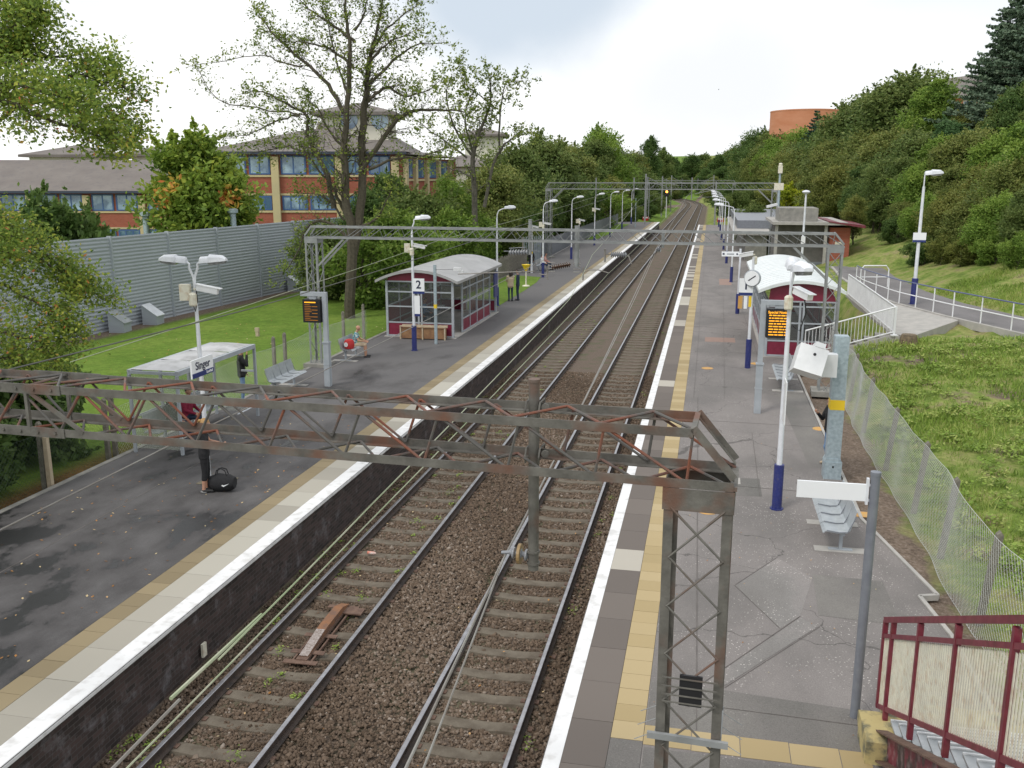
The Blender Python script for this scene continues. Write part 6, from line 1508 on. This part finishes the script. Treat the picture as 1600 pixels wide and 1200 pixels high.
# left side: bushes by the lawn and woods behind the paling fence
for u,y,key,vt,cn,lb in [(596,50,'bushy',330,'bright','bright yellow-green bush right of the tall twin-trunked tree'),(640,58,'bushy',340,'bright','bright bush directly above the grey shelter roof'),(520,53,'bushy',350,'mid','bush between the near lattice leg and the tall sparse tree'),
                        (575,60,'round',300,'deep','dark round tree left of centre behind the twin-trunked tree'),(690,64,'bushy',330,'bright','bright green bush behind the lamp over the grey shelter'),(735,72,'bushy',335,'bright','low bright bush behind the far end of the grey shelter'),
                        (700,70,'loose',278,'bright','slender fresh-green tree in front of the office flank'),(650,66,'bushy',300,'mid','leafy bush below the office flank pillars'),(610,80,'round',275,'deep','dark tree against the office corner'),
                        (752,84,'bushy',322,'deep','dark bush at the end of the weathered paling fence')]:
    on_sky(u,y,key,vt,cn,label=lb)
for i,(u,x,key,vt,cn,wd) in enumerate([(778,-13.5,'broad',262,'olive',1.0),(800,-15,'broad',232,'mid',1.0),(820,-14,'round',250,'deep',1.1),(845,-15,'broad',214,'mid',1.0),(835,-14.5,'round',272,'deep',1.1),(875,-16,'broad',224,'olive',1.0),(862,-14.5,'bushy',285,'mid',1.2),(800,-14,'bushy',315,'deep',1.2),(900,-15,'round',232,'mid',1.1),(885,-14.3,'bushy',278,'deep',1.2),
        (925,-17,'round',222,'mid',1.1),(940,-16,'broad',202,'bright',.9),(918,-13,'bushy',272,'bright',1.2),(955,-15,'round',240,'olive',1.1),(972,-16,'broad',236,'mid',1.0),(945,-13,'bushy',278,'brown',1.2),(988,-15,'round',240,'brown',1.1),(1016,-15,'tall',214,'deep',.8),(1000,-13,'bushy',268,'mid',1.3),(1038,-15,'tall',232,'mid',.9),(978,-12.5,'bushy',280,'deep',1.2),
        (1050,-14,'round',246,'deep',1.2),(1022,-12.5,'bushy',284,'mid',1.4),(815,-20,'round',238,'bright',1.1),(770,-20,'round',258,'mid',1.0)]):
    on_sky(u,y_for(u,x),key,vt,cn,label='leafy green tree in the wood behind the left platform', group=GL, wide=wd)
rr_ = random.Random(77)
for i in range(16):
    x = rr_.uniform(-30,-17); y = rr_.uniform(95,220); plant(rr_.choice(['round','broad','round','tall']), x, y, rr_.uniform(.6,.9), 'leafy green tree in the wood behind the left platform', group=GL, col=G[rr_.choice(['bright','mid','olive'])])
# the far end, round the bend
for i,(u,y,vt,cn) in enumerate([(1068,420,268,'mid'),(1082,455,248,'deep'),(1098,470,256,'mid'),(1112,440,262,'olive'),(1060,400,285,'deep'),(1075,480,262,'mid'),(1050,380,270,'olive'),(1092,430,278,'brown'),(1105,450,280,'mid'),(1040,470,258,'mid'),(1125,420,255,'deep'),(1112,335,268,'mid'),(1104,375,262,'deep'),(1118,300,272,'olive'),(1128,330,262,'deep')]):
    p = atY(u,vt,y); s = max(.5,(p.z-1)/10.4); plant('round', p.x, y, (s*1.25,s*1.25,s), 'distant tree closing the view where the tracks bend away', group=GF, col=G[cn])
# right bank: skyline trees, middle ranks, front ranks
sky_r = [(1118,17,'round',250,'mid'),(1135,20,'round',240,'deep'),(1150,17,'broad',232,'olive'),(1168,18,'round',222,'mid'),(1188,18,'broad',205,'deep'),(1212,18,'round',218,'bright'),(1240,20,'broad',224,'olive'),(1268,22,'bushy',214,'mid'),(1300,23,'broad',198,'deep'),(1206,20,'round',206,'olive'),(1228,21,'round',200,'mid'),(1252,22,'broad',204,'bright'),(1325,24,'round',180,'deep'),
         (1352,25,'broad',152,'mid'),(1385,26,'round',140,'deep'),(1415,27,'loose',124,'olive'),(1440,28,'broad',116,'mid'),(1462,27,'tall',128,'bright'),(1490,25,'round',192,'blue'),(1530,24,'broad',205,'olive'),(1225,22,'broad',226,'olive'),(1310,28,'broad',210,'deep')]
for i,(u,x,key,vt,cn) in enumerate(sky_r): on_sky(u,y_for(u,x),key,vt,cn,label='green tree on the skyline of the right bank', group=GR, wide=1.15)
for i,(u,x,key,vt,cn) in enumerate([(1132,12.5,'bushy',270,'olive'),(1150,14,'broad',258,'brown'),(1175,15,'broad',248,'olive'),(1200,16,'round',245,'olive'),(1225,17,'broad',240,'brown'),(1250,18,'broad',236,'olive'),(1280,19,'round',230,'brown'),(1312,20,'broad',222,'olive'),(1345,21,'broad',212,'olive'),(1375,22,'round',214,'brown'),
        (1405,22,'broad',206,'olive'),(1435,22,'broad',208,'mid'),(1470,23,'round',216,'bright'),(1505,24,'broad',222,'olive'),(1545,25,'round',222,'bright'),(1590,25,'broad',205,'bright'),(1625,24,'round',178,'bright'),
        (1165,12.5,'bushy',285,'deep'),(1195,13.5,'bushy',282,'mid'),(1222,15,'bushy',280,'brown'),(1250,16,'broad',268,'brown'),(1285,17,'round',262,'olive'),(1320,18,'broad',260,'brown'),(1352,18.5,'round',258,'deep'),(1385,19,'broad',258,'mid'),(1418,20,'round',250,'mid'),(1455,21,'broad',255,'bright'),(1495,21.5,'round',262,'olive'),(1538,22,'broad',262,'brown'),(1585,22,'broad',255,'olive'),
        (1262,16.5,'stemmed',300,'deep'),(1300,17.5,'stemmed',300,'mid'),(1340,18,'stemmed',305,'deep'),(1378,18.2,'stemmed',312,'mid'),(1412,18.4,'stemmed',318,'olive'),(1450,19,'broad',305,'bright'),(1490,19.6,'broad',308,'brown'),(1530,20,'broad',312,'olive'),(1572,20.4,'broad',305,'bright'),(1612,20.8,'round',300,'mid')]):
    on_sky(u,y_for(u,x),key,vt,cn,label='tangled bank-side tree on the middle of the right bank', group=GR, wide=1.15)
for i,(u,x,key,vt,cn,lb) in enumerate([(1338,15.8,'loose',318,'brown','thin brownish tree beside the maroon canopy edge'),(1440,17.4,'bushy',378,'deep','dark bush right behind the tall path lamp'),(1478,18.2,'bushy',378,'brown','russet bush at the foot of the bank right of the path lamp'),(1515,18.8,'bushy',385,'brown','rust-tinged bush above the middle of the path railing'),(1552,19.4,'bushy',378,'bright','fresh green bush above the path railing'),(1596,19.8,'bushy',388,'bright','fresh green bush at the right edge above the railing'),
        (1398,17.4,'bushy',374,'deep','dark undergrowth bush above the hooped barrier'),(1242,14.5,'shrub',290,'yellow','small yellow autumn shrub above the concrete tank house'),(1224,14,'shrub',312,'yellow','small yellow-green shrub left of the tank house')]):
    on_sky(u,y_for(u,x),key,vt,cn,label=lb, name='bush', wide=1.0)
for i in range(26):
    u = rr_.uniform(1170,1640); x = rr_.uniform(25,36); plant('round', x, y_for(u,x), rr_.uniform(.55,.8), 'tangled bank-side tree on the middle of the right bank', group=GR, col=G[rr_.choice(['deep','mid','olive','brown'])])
# verge shrubs at the platform ends and by the fences
for x,y,s,cn,lb in [(-12.0,15.8,1.0,'deep','ivy-dark shrub behind the dark green mesh fence, nearest the corner'),(-12.4,18.6,1.05,'deep','dark shrub behind the mesh fence under the maple'),(-14.6,17.2,1.15,'mid','leafy shrub under the maple, back from the fence'),(-11.6,13.0,1.0,'deep','dark shrub at the bottom left corner of the fence'),(-15.5,20.5,1.1,'mid','shrub on the lawn edge under the maple'),(-11.9,16.9,1.0,'deep','dark shrub pressed against the mesh fence, second from the maple trunk'),(-12.0,20.6,.9,'deep','dark shrub behind the fence at its lawn end'),(-13.4,14.2,1.1,'deep','dark shrub deep in the bottom left corner')]:
    plant('shrub', x, y, s, lb, 'shrub', 'shrub', G[cn])
for i,(u,vb,vt_,s) in enumerate([(85,382,345,1.3),(55,384,350,1.0)]):
    p = atH(u,380,62); plant('shrub', p.x, p.y, (1.8,1.8,2.0*s), ['dark rounded evergreen shrub behind the ribbed wall near the first flue','low evergreen shrub at the far left behind the ribbed wall'][i], 'shrub','shrub',G['deep'],z=-.5)
for x,y,s,cn in [(9.8,112,1.6,'mid'),(8.9,160,1.8,'mid'),(8.0,175,2.0,'deep'),(9.5,190,2.0,'mid'),(-8.8,160,1.5,'mid'),(-7.5,178,1.7,'deep'),(-7.8,196,1.8,'mid'),(8.6,210,2.0,'deep'),(-7.4,216,1.8,'mid'),(9.0,235,2.2,'mid'),(-7.6,240,2,'deep'),(9.4,262,2.4,'deep'),(-9,265,2.4,'mid')]:
    plant('bushy', x, y, s*.5, 'low bush on the verge beside the far tracks', 'bush','bush',G[cn],'bushes on the far verges')

# --- rough grass and weeds on the right bank
def rough_grass():
    rg = np.random.default_rng(17); n = 120000; y = 12+40*rg.random(n)**.9; x = 9.5+rg.random(n)*14
    keep = np.zeros(n, bool); z = np.zeros(n)
    nz_ = np.sin(x*1.1+y*.7)+np.sin(x*.6-y*1.2+1)+np.sin(x*2.3+y*1.9)*.6
    for i in range(n):
        px = path_x(y[i])
        if (x[i] < px-.4 or (px+3.2 < x[i] < px+9)) and x[i] > 10.0+.5*math.sin(y[i]*.9) and nz_[i] > -1.7: 
            if y[i] > 37.2 and x[i] < px: continue
            keep[i] = True; z[i] = gz(x[i],y[i])
    x,y,z,nz_ = x[keep],y[keep],z[keep],nz_[keep]; n = len(x); h = rg.uniform(.04,.16,n)*(1+.6*(nz_ > 1)); a = rg.uniform(0,6.28,n); wv = rg.uniform(.004,.014,n)*(1+.8*(y>25)); lean = rg.normal(size=(n,2))*.5
    dx,dy = np.cos(a)*wv, np.sin(a)*wv; tipx = x+lean[:,0]*h; tipy = y+lean[:,1]*h
    V = np.stack([np.stack([x-dx,y-dy,z-.03],1),np.stack([x+dx,y+dy,z-.03],1),np.stack([tipx+dx*.3,tipy+dy*.3,z+h],1),np.stack([tipx-dx*.3,tipy-dy*.3,z+h],1)],1).reshape(-1,3)
    T = np.clip(.45+.12*nz_+rg.normal(0,.18,n),0,1); o = npmesh('rough_grass', V, np.arange(4*n).reshape(-1,4), M['grassblade'], tint=T); kind(o,'stuff')
    # broad-leaved weeds in clumps
    P_ = []; T = []
    for k in range(520):
        y_ = 13+rg.random()**1.3*24; x_ = rg.uniform(10.0, 17.5)
        if x_ > path_x(y_)-.5: continue
        if y_ > 36.5: continue
        r0 = rg.uniform(.12,.4); m_ = int(50*r0/.25); d = rg.normal(size=(m_,3))*[r0*.5,r0*.5,.07]; c = np.array([x_,y_,gz(x_,y_)+.08]); P_.append(c+np.abs(d)*[0,0,1]+d*[1,1,0]); T.append(np.clip(np.full(m_,rg.uniform(.25,.75))+rg.normal(0,.1,m_),0,1))
    P_ = np.concatenate(P_); V,F = leaf_quads(rg,P_,.05,.35,1.2); kind(npmesh('weeds', V, F, M['grassblade'], tint=np.concatenate(T)),'stuff')
rough_grass()

# ------------------------------------------------------------------ people
SK, TOP, BOT, SHOE, EXT = 0, 1, 2, 3, 4
def capsule(mb, a, b, ra, rb, n=10):
    a = Vector(a); b = Vector(b); d = b-a; L_ = d.length
    if L_ < 1e-5: d = Vector((0,0,1)); L_ = 1e-5
    d = d/L_ if d.length > 1e-6 else Vector((0,0,1)); pts = []; rs = []
    for k in (-90,-55,-20): pts.append(a+d*ra*math.sin(R_(k))); rs.append(max(.001,ra*math.cos(R_(k))))
    for k in (20,55,90): pts.append(b+d*rb*math.sin(R_(k))); rs.append(max(.001,rb*math.cos(R_(k))))
    mb.tube(pts, rs, n)
def hand(segs, wrist, dirv, palm_n, side, curl=.5):
    """palm, four unequal bent fingers and a thumb from the side of the palm"""
    w_ = Vector(wrist); d = Vector(dirv).normalized(); nn = Vector(palm_n); nn = (nn-d*nn.dot(d)).normalized(); s = d.cross(nn).normalized()*side
    pe = w_+d*.085
    for t in (-1,-.33,.33,1): segs.append((w_+s*.018*t+d*.012, pe+s*.028*t, .015, .0125, SK))
    for t,L_ in ((-1,.058),(-.33,.07),(.33,.076),(1,.068)):
        a = pe+s*.03*t; d1 = (d+nn*curl*.5).normalized(); b = a+d1*L_*.5; d2 = (d+nn*curl*1.6).normalized(); c = b+d2*L_*.5; segs.append((a,b,.0092,.0088,SK)); segs.append((b,c,.0088,.0075,SK))
    a = w_+s*.02+d*.025; b = a+(s*.8+d*.7+nn*.3).normalized()*.042; c = b+(d+nn*.5+s*.15).normalized()*.032; segs.append((a,b,.0125,.0105,SK)); segs.append((b,c,.0105,.0085,SK))
def person(label, loc, rz, J, mats, hair=('hairdark','short'), scale=1.0, sleeves='long', legs='long', palm=(0,1,0), group=None, vox=.0085, hood=False, coat=False):
    """J: joint positions, facing local +Y. neck hipL hipR kneeL.. ankleL.. shL.. elL.. wrL.. head"""
    t = thing('person', label, 'person', loc, rz, group); t.scale = (scale,)*3
    V3 = {k: Vector(v) for k,v in J.items()}; S = []
    pel = (V3['hipL']+V3['hipR'])/2; nk = V3['neck']; ch = pel.lerp(nk,.62); wa = pel.lerp(nk,.3); ax_ = (V3['shR']-V3['shL']).normalized(); ax2 = (V3['hipR']-V3['hipL']).normalized()
    fat = .026 if coat else 0
    for q in (-1,0,1):
        S += [(pel+ax2*.075*q, wa+ax2*.065*q, .105+fat, .095+fat, TOP), (wa+ax2*.065*q, ch+ax_*.085*q, .093+fat, .102+fat, TOP)]
        S.append((pel+ax2*.08*q-Vector((0,0,.06)), pel+ax2*.075*q+Vector((0,0,.03)), .1, .102, BOT if not coat else TOP))
    S += [(ch+ax_*.08, V3['shR']-ax_*.03, .1, .068+fat, TOP), (ch-ax_*.08, V3['shL']+ax_*.03, .1, .068+fat, TOP), (ch, nk-Vector((0,0,.04)), .1, .06, TOP)]
    hd = V3['head']; S.append((nk-Vector((0,0,.03)), hd-Vector((0,0,.05)), .052, .05, SK))
    up = (hd-nk).normalized(); fw = Vector(J.get('face',(0,1,0))).normalized()
    S += [(hd+up*.035-fw*.015, hd+up*.03+fw*.01, .088, .082, SK), (hd-up*.03+fw*.02, hd-up*.075+fw*.045, .066, .04, SK), (hd+fw*.085, hd-up*.035+fw*.1, .014, .017, SK)]
    sd = fw.cross(up).normalized()
    for q in (-1,1): S.append((hd+sd*.082*q+up*.01, hd+sd*.085*q-up*.03, .016, .012, SK))
    for s_, q in (('L',-1),('R',1)):
        hp, kn, an = V3['hip'+s_], V3['knee'+s_], V3['ankle'+s_]
        S += [(hp,kn,.092,.06,BOT)]
        if legs == 'long': S += [(kn,an,.062,.047,BOT)]
        elif legs == 'capri': m_ = kn.lerp(an,.42); S += [(kn,m_,.06,.058,BOT),(m_,kn.lerp(an,.6),.05,.046,SK),(m_,an,.046,.034,SK)]
        else: S += [(kn,kn.lerp(an,.4),.054,.056,SK),(kn.lerp(an,.4),an,.054,.034,SK)]
        ft = Vector(J.get('foot'+s_,(0,1,0))).normalized(); S += [(an-Vector((0,0,.03)), an-Vector((0,0,.045))+ft*.15, .045, .036, SHOE), (an-Vector((0,0,.045))-ft*.03, an-Vector((0,0,.05))+ft*.05, .042,.04,SHOE)]
        sh, el, wr = V3['sh'+s_], V3['el'+s_], V3['wr'+s_]
        S.append((sh,sh.lerp(el,.55),.062+fat,.05+fat,TOP)); S.append((sh.lerp(el,.45),el,.05+fat if sleeves == 'long' else .046,.042+fat*.5 if sleeves == 'long' else .038,TOP if sleeves == 'long' else SK))
        S.append((el,wr,.04+fat*.5,.03+fat*.4 if sleeves == 'long' else .026,TOP if sleeves == 'long' else SK)); hand(S, wr, (wr-el).normalized()*.6+Vector(J.get('hdir'+s_,(wr-el).normalized()))*.4, J.get('palm',palm), -q, J.get('curl',.6))
    mb = MB()
    for a,b,ra,rb,tg in S: capsule(mb,a,b,ra,rb)
    me = bpy.data.meshes.new('tmp'); me.from_pydata(mb.v,[],mb.f); o = bpy.data.objects.new('tmp',me); C.objects.link(o)
    r = o.modifiers.new('r','REMESH'); r.mode = 'VOXEL'; r.voxel_size = vox; sm__ = o.modifiers.new('s','SMOOTH'); sm__.factor = .5; sm__.iterations = 2
    bpy.context.view_layer.update(); me2 = bpy.data.meshes.new_from_object(o.evaluated_get(bpy.context.evaluated_depsgraph_get())); bpy.data.objects.remove(o); bpy.data.meshes.remove(me)
    me2.materials.clear()
    for m_ in mats: me2.materials.append(M[m_])
    n = len(me2.polygons); cc = np.zeros(n*3,np.float32); me2.polygons.foreach_get('center',cc); cc = cc.reshape(-1,3); best = np.full(n,9.0); mi = np.zeros(n,np.int32)
    for a,b,ra,rb,tg in S:
        A = np.array(a); D = np.array(b)-A; L2 = max(1e-8,D@D); tt = np.clip((cc-A)@D/L2,0,1); dd = np.linalg.norm(cc-(A+tt[:,None]*D),axis=1)-(ra+(rb-ra)*tt); k = dd < best-1e-4; best[k] = dd[k]; mi[k] = tg
    me2.polygons.foreach_set('material_index',mi); me2.polygons.foreach_set('use_smooth',[True]*n); me2.name = 'body'; b_ = bpy.data.objects.new('body',me2); C.objects.link(b_); b_.parent = t
    # hair
    hm, style = hair; h = MB()
    if style != 'bald':
        V = []; F = []; nu, nv = 16, 9; ctr = hd+up*.035-fw*.012
        for j in range(nv):
            ph = R_(-8 if style == 'short' else -35)+(PI/2-R_(-8 if style == 'short' else -35))*j/(nv-1)
            for i in range(nu):
                th = 2*PI*i/nu; dr = sd*math.cos(th)+fw*math.sin(th); lowf = ph if dr.dot(fw) < .35 else max(ph, R_(32)); V.append(ctr+(dr*math.cos(lowf)*.098+up*math.sin(lowf)*.104)*(1+.02*math.sin(i*3+j)))
        F = [(j*nu+i,j*nu+(i+1)%nu,(j+1)*nu+(i+1)%nu,(j+1)*nu+i) for j in range(nv-1) for i in range(nu)]; h.add(V,F)
        if style == 'pony': h.tube([ctr-fw*.09+up*.02,ctr-fw*.135-up*.02,ctr-fw*.13-up*.12,ctr-fw*.1-up*.2],[.028,.036,.03,.008],8)
        if style == 'long': 
            for q in (-1,-.4,.4,1): h.tube([ctr-fw*.05+sd*.075*q,ctr-fw*.07+sd*.085*q-up*.12,ctr-fw*.05+sd*.08*q-up*.22],[.04,.04,.015],7)
        h.build('hair', M[hm], t, smooth=True)
    e_ = MB()
    for q in (-1,1): p_ = hd+fw*.077+sd*.03*q+up*.012; capsule(e_,p_,p_+fw*.002,.009,.009,6)
    p_ = hd-up*.052+fw*.087; e_.bar(p_-sd*.02,p_+sd*.02,.006,.006); e_.build('face_detail', M['hairdark'], t)
    return t
def stand(**k):
    J = dict(head=(0,.02,1.62),neck=(0,-.01,1.47),shL=(-.18,-.01,1.41),shR=(.18,-.01,1.41),elL=(-.23,-.02,1.13),elR=(.23,-.02,1.13),wrL=(-.22,.06,.89),wrR=(.22,.06,.89),hipL=(-.09,0,.92),hipR=(.09,0,.92),kneeL=(-.1,.02,.5),kneeR=(.1,.02,.5),ankleL=(-.1,-.02,.085),ankleR=(.1,-.02,.085)); J.update(k); return J
def sit(**k):
    J = dict(head=(0,.06,1.2),neck=(0,.0,1.05),shL=(-.18,.0,.98),shR=(.18,.0,.98),elL=(-.24,.08,.74),elR=(.24,.08,.74),wrL=(-.14,.3,.64),wrR=(.14,.3,.64),hipL=(-.09,0,.53),hipR=(.09,0,.53),kneeL=(-.12,.42,.52),kneeR=(.12,.42,.52),ankleL=(-.12,.44,.085),ankleR=(.12,.44,.085)); J.update(k); return J
M['legs_shoe'] = mat('trainers', (.02,.02,.02), .6, (.5,.5,.5), 14, lo=.58, hi=.62)
# woman with bag
wom = person('blond woman in black top and cropped trousers holding a phone', (-6.05,18.25,P), -1.15,
       stand(head=(0,.05,1.58),neck=(0,0,1.44),face=(0,.85,-.5),elR=(.21,.08,1.14),elL=(-.21,.08,1.14),wrR=(.1,.28,1.13),wrL=(-.08,.28,1.12),palm=(0,0,1),kneeL=(-.08,.03,.5),kneeR=(.08,.0,.5),ankleL=(-.07,.0,.085),ankleR=(.07,-.04,.085)), ['skin','blackcloth','blackcloth','legs_shoe'], ('hairblond','pony'), sleeves='short', legs='capri')
wom.scale = (1.12,1.2,1.0)
ph_ = MB(); ph_.box(-.04,-.02,-.005,.04,.13,.006); phn = ph_.build('mobile_phone', M['black'], loc=(-6.12+.37*math.cos(.42),18.3+.37*math.sin(.42),P+1.2)); phn.rotation_euler = (.5,0,-1.15); tag(phn,'dark phone held up by the blond woman','phone')
bag = thing('duffel_bag', 'black duffel bag with a small white tick mark at the feet of the blond woman', 'bag', (-5.72,18.38,P), .15); bag.scale = (.95,1.15,1.2)
mb = MB(); V = []; nu, nv = 14, 7
for j in range(nv):
    f = j/(nv-1); x = -.31+.62*f; rr = .17*(1-.35*abs(2*f-1)**3)
    for i in range(nu): th = 2*PI*i/nu; V.append((x+.01*math.sin(i*2+j), math.cos(th)*rr*.95, .17+math.sin(th)*rr*(1+.06*math.sin(j*2.1+i))))
mb.add(V,[(j*nu+i,j*nu+(i+1)%nu,(j+1)*nu+(i+1)%nu,(j+1)*nu+i) for j in range(nv-1) for i in range(nu)]+[tuple(range(nu))[::-1],tuple(range((nv-1)*nu,nv*nu))]); mb.build('bag_body', M['blackcloth'], bag, smooth=True)
mb = MB(); 
for q in (-.05,.05): mb.tube([(-.14,q,.32),(-.1,q,.42),(.0,q*.6,.45),(.1,q,.42),(.14,q,.32)],.012,6)
mb.build('handle', M['blackcloth'], bag)
mb = MB(); mb.prism([(.05,.16),(.1,.135),(.24,.2),(.11,.165),(.075,.175)],-.176,-.172,'Y'); mb.build('emblem', M['signpanel'], bag)
# man beside the open shelter
person('man in black jacket and jeans beside the open flat-roofed shelter', (-9.3,26.2,P), -1.1,
       stand(face=(.2,.9,-.1),elR=(.2,.16,1.2),wrR=(.07,.17,1.46),elL=(-.23,.0,1.12),wrL=(-.2,.12,.9)), ['skin','blackcloth','jeans','black'], ('hairdark','short'), coat=True, scale=1.07)
person('person in a maroon coat seated in the open flat-roofed shelter', (-9.12,22.7,P-.02), -PI/2, sit(face=(.4,.9,-.2)), ['skin','marooncloth','jeansdark','black'], ('hairdark','short'), coat=True)
person('person in a dark jacket seated left of the one in maroon', (-9.12,21.9,P-.02), -PI/2, sit(face=(-.2,.9,-.2)), ['skin','blackcloth','jeansdark','black'], ('hairdark','long'), coat=True)
person('bald man in teal checked shirt sitting on the bench', (-8.78,34.45,P-.02), -PI/2+.25,
       sit(head=(0,.16,1.17),neck=(0,.08,1.04),face=(.1,.8,-.5),shL=(-.18,.07,.97),shR=(.18,.07,.97),elL=(-.26,.2,.72),elR=(.26,.2,.72),wrL=(-.12,.42,.66),wrR=(.12,.42,.66)), ['skin','tealcheck','beige','black'], ('hairgrey','bald'), sleeves='short', legs='shorts')
rb_ = thing('rucksack', 'round red rucksack with a white badge on the grey bench beside the seated man', 'bag', (-8.72,33.75,P+.47), -.3)
MB().lathe((0,0,.0),[(.16,0),(.2,.06),(.21,.22),(.16,.34),(.05,.38)],14).build('bag_body', M['redcloth'], rb_, smooth=True)
MB().lathe((.0,-.205,.18),[(.09,-.008),(.09,.012)],14,'Y').build('badge', M['whitecloth'], rb_)
person('person in a beige jacket and dark jeans standing beyond the grey arched shelter', (-6.3,52.8,P), .6, stand(elR=(.2,.12,1.15),wrR=(.05,.28,1.1),wrL=(-.05,.28,1.1),elL=(-.2,.12,1.15)), ['skin','beige','jeansdark','black'], ('hairdark','long'), coat=True)
person('person in a navy top standing close on the right of the beige jacket', (-5.95,53.2,P), 1.6, stand(), ['skin','jeansdark','jeansdark','black'], ('hairdark','short'), scale=1.03)
for x,y,c_,lb in ((-7.7,71.0,'whitecloth','person in a white top sitting on the bench near the wide drop tube'),(-7.6,72.0,'pinkcloth','person in a pink top sitting beside the one in white'),(-8.3,69.8,'blackcloth','person in dark clothes standing left of the two seated ones')):
    person(lb, (x,y,P), -PI/2 if 'sitting' in lb else .4, sit() if 'sitting' in lb else stand(), ['skin',c_,'jeansdark','black'], ('hairdark','short'), vox=.012)
bench('far grey bench under the wide drop tube where two people sit', -7.9, 71.5, -PI/2, 5, .5)
for x,y,c_,lb in ((-8.55,41.8,'redcloth','person in red seated inside the grey arched shelter'),(-8.55,43.1,'jeans','person in light blue seated inside the grey arched shelter')):
    person(lb, (x,y,P), -PI/2, sit(), ['skin',c_,'jeansdark','black'], ('hairdark','short'), vox=.012)
person('person in blue jeans hidden behind the post with the yellow band', (8.02,23.3,P), 1.9, stand(face=(.1,.9,-.3),elR=(.22,.12,1.14),wrR=(.12,.3,1.3),kneeL=(-.1,.14,.5),elL=(-.24,.05,1.12),palm=(0,0,1)), ['skin','blackcloth','jeans','beige'], ('hairdark','short'), coat=True)
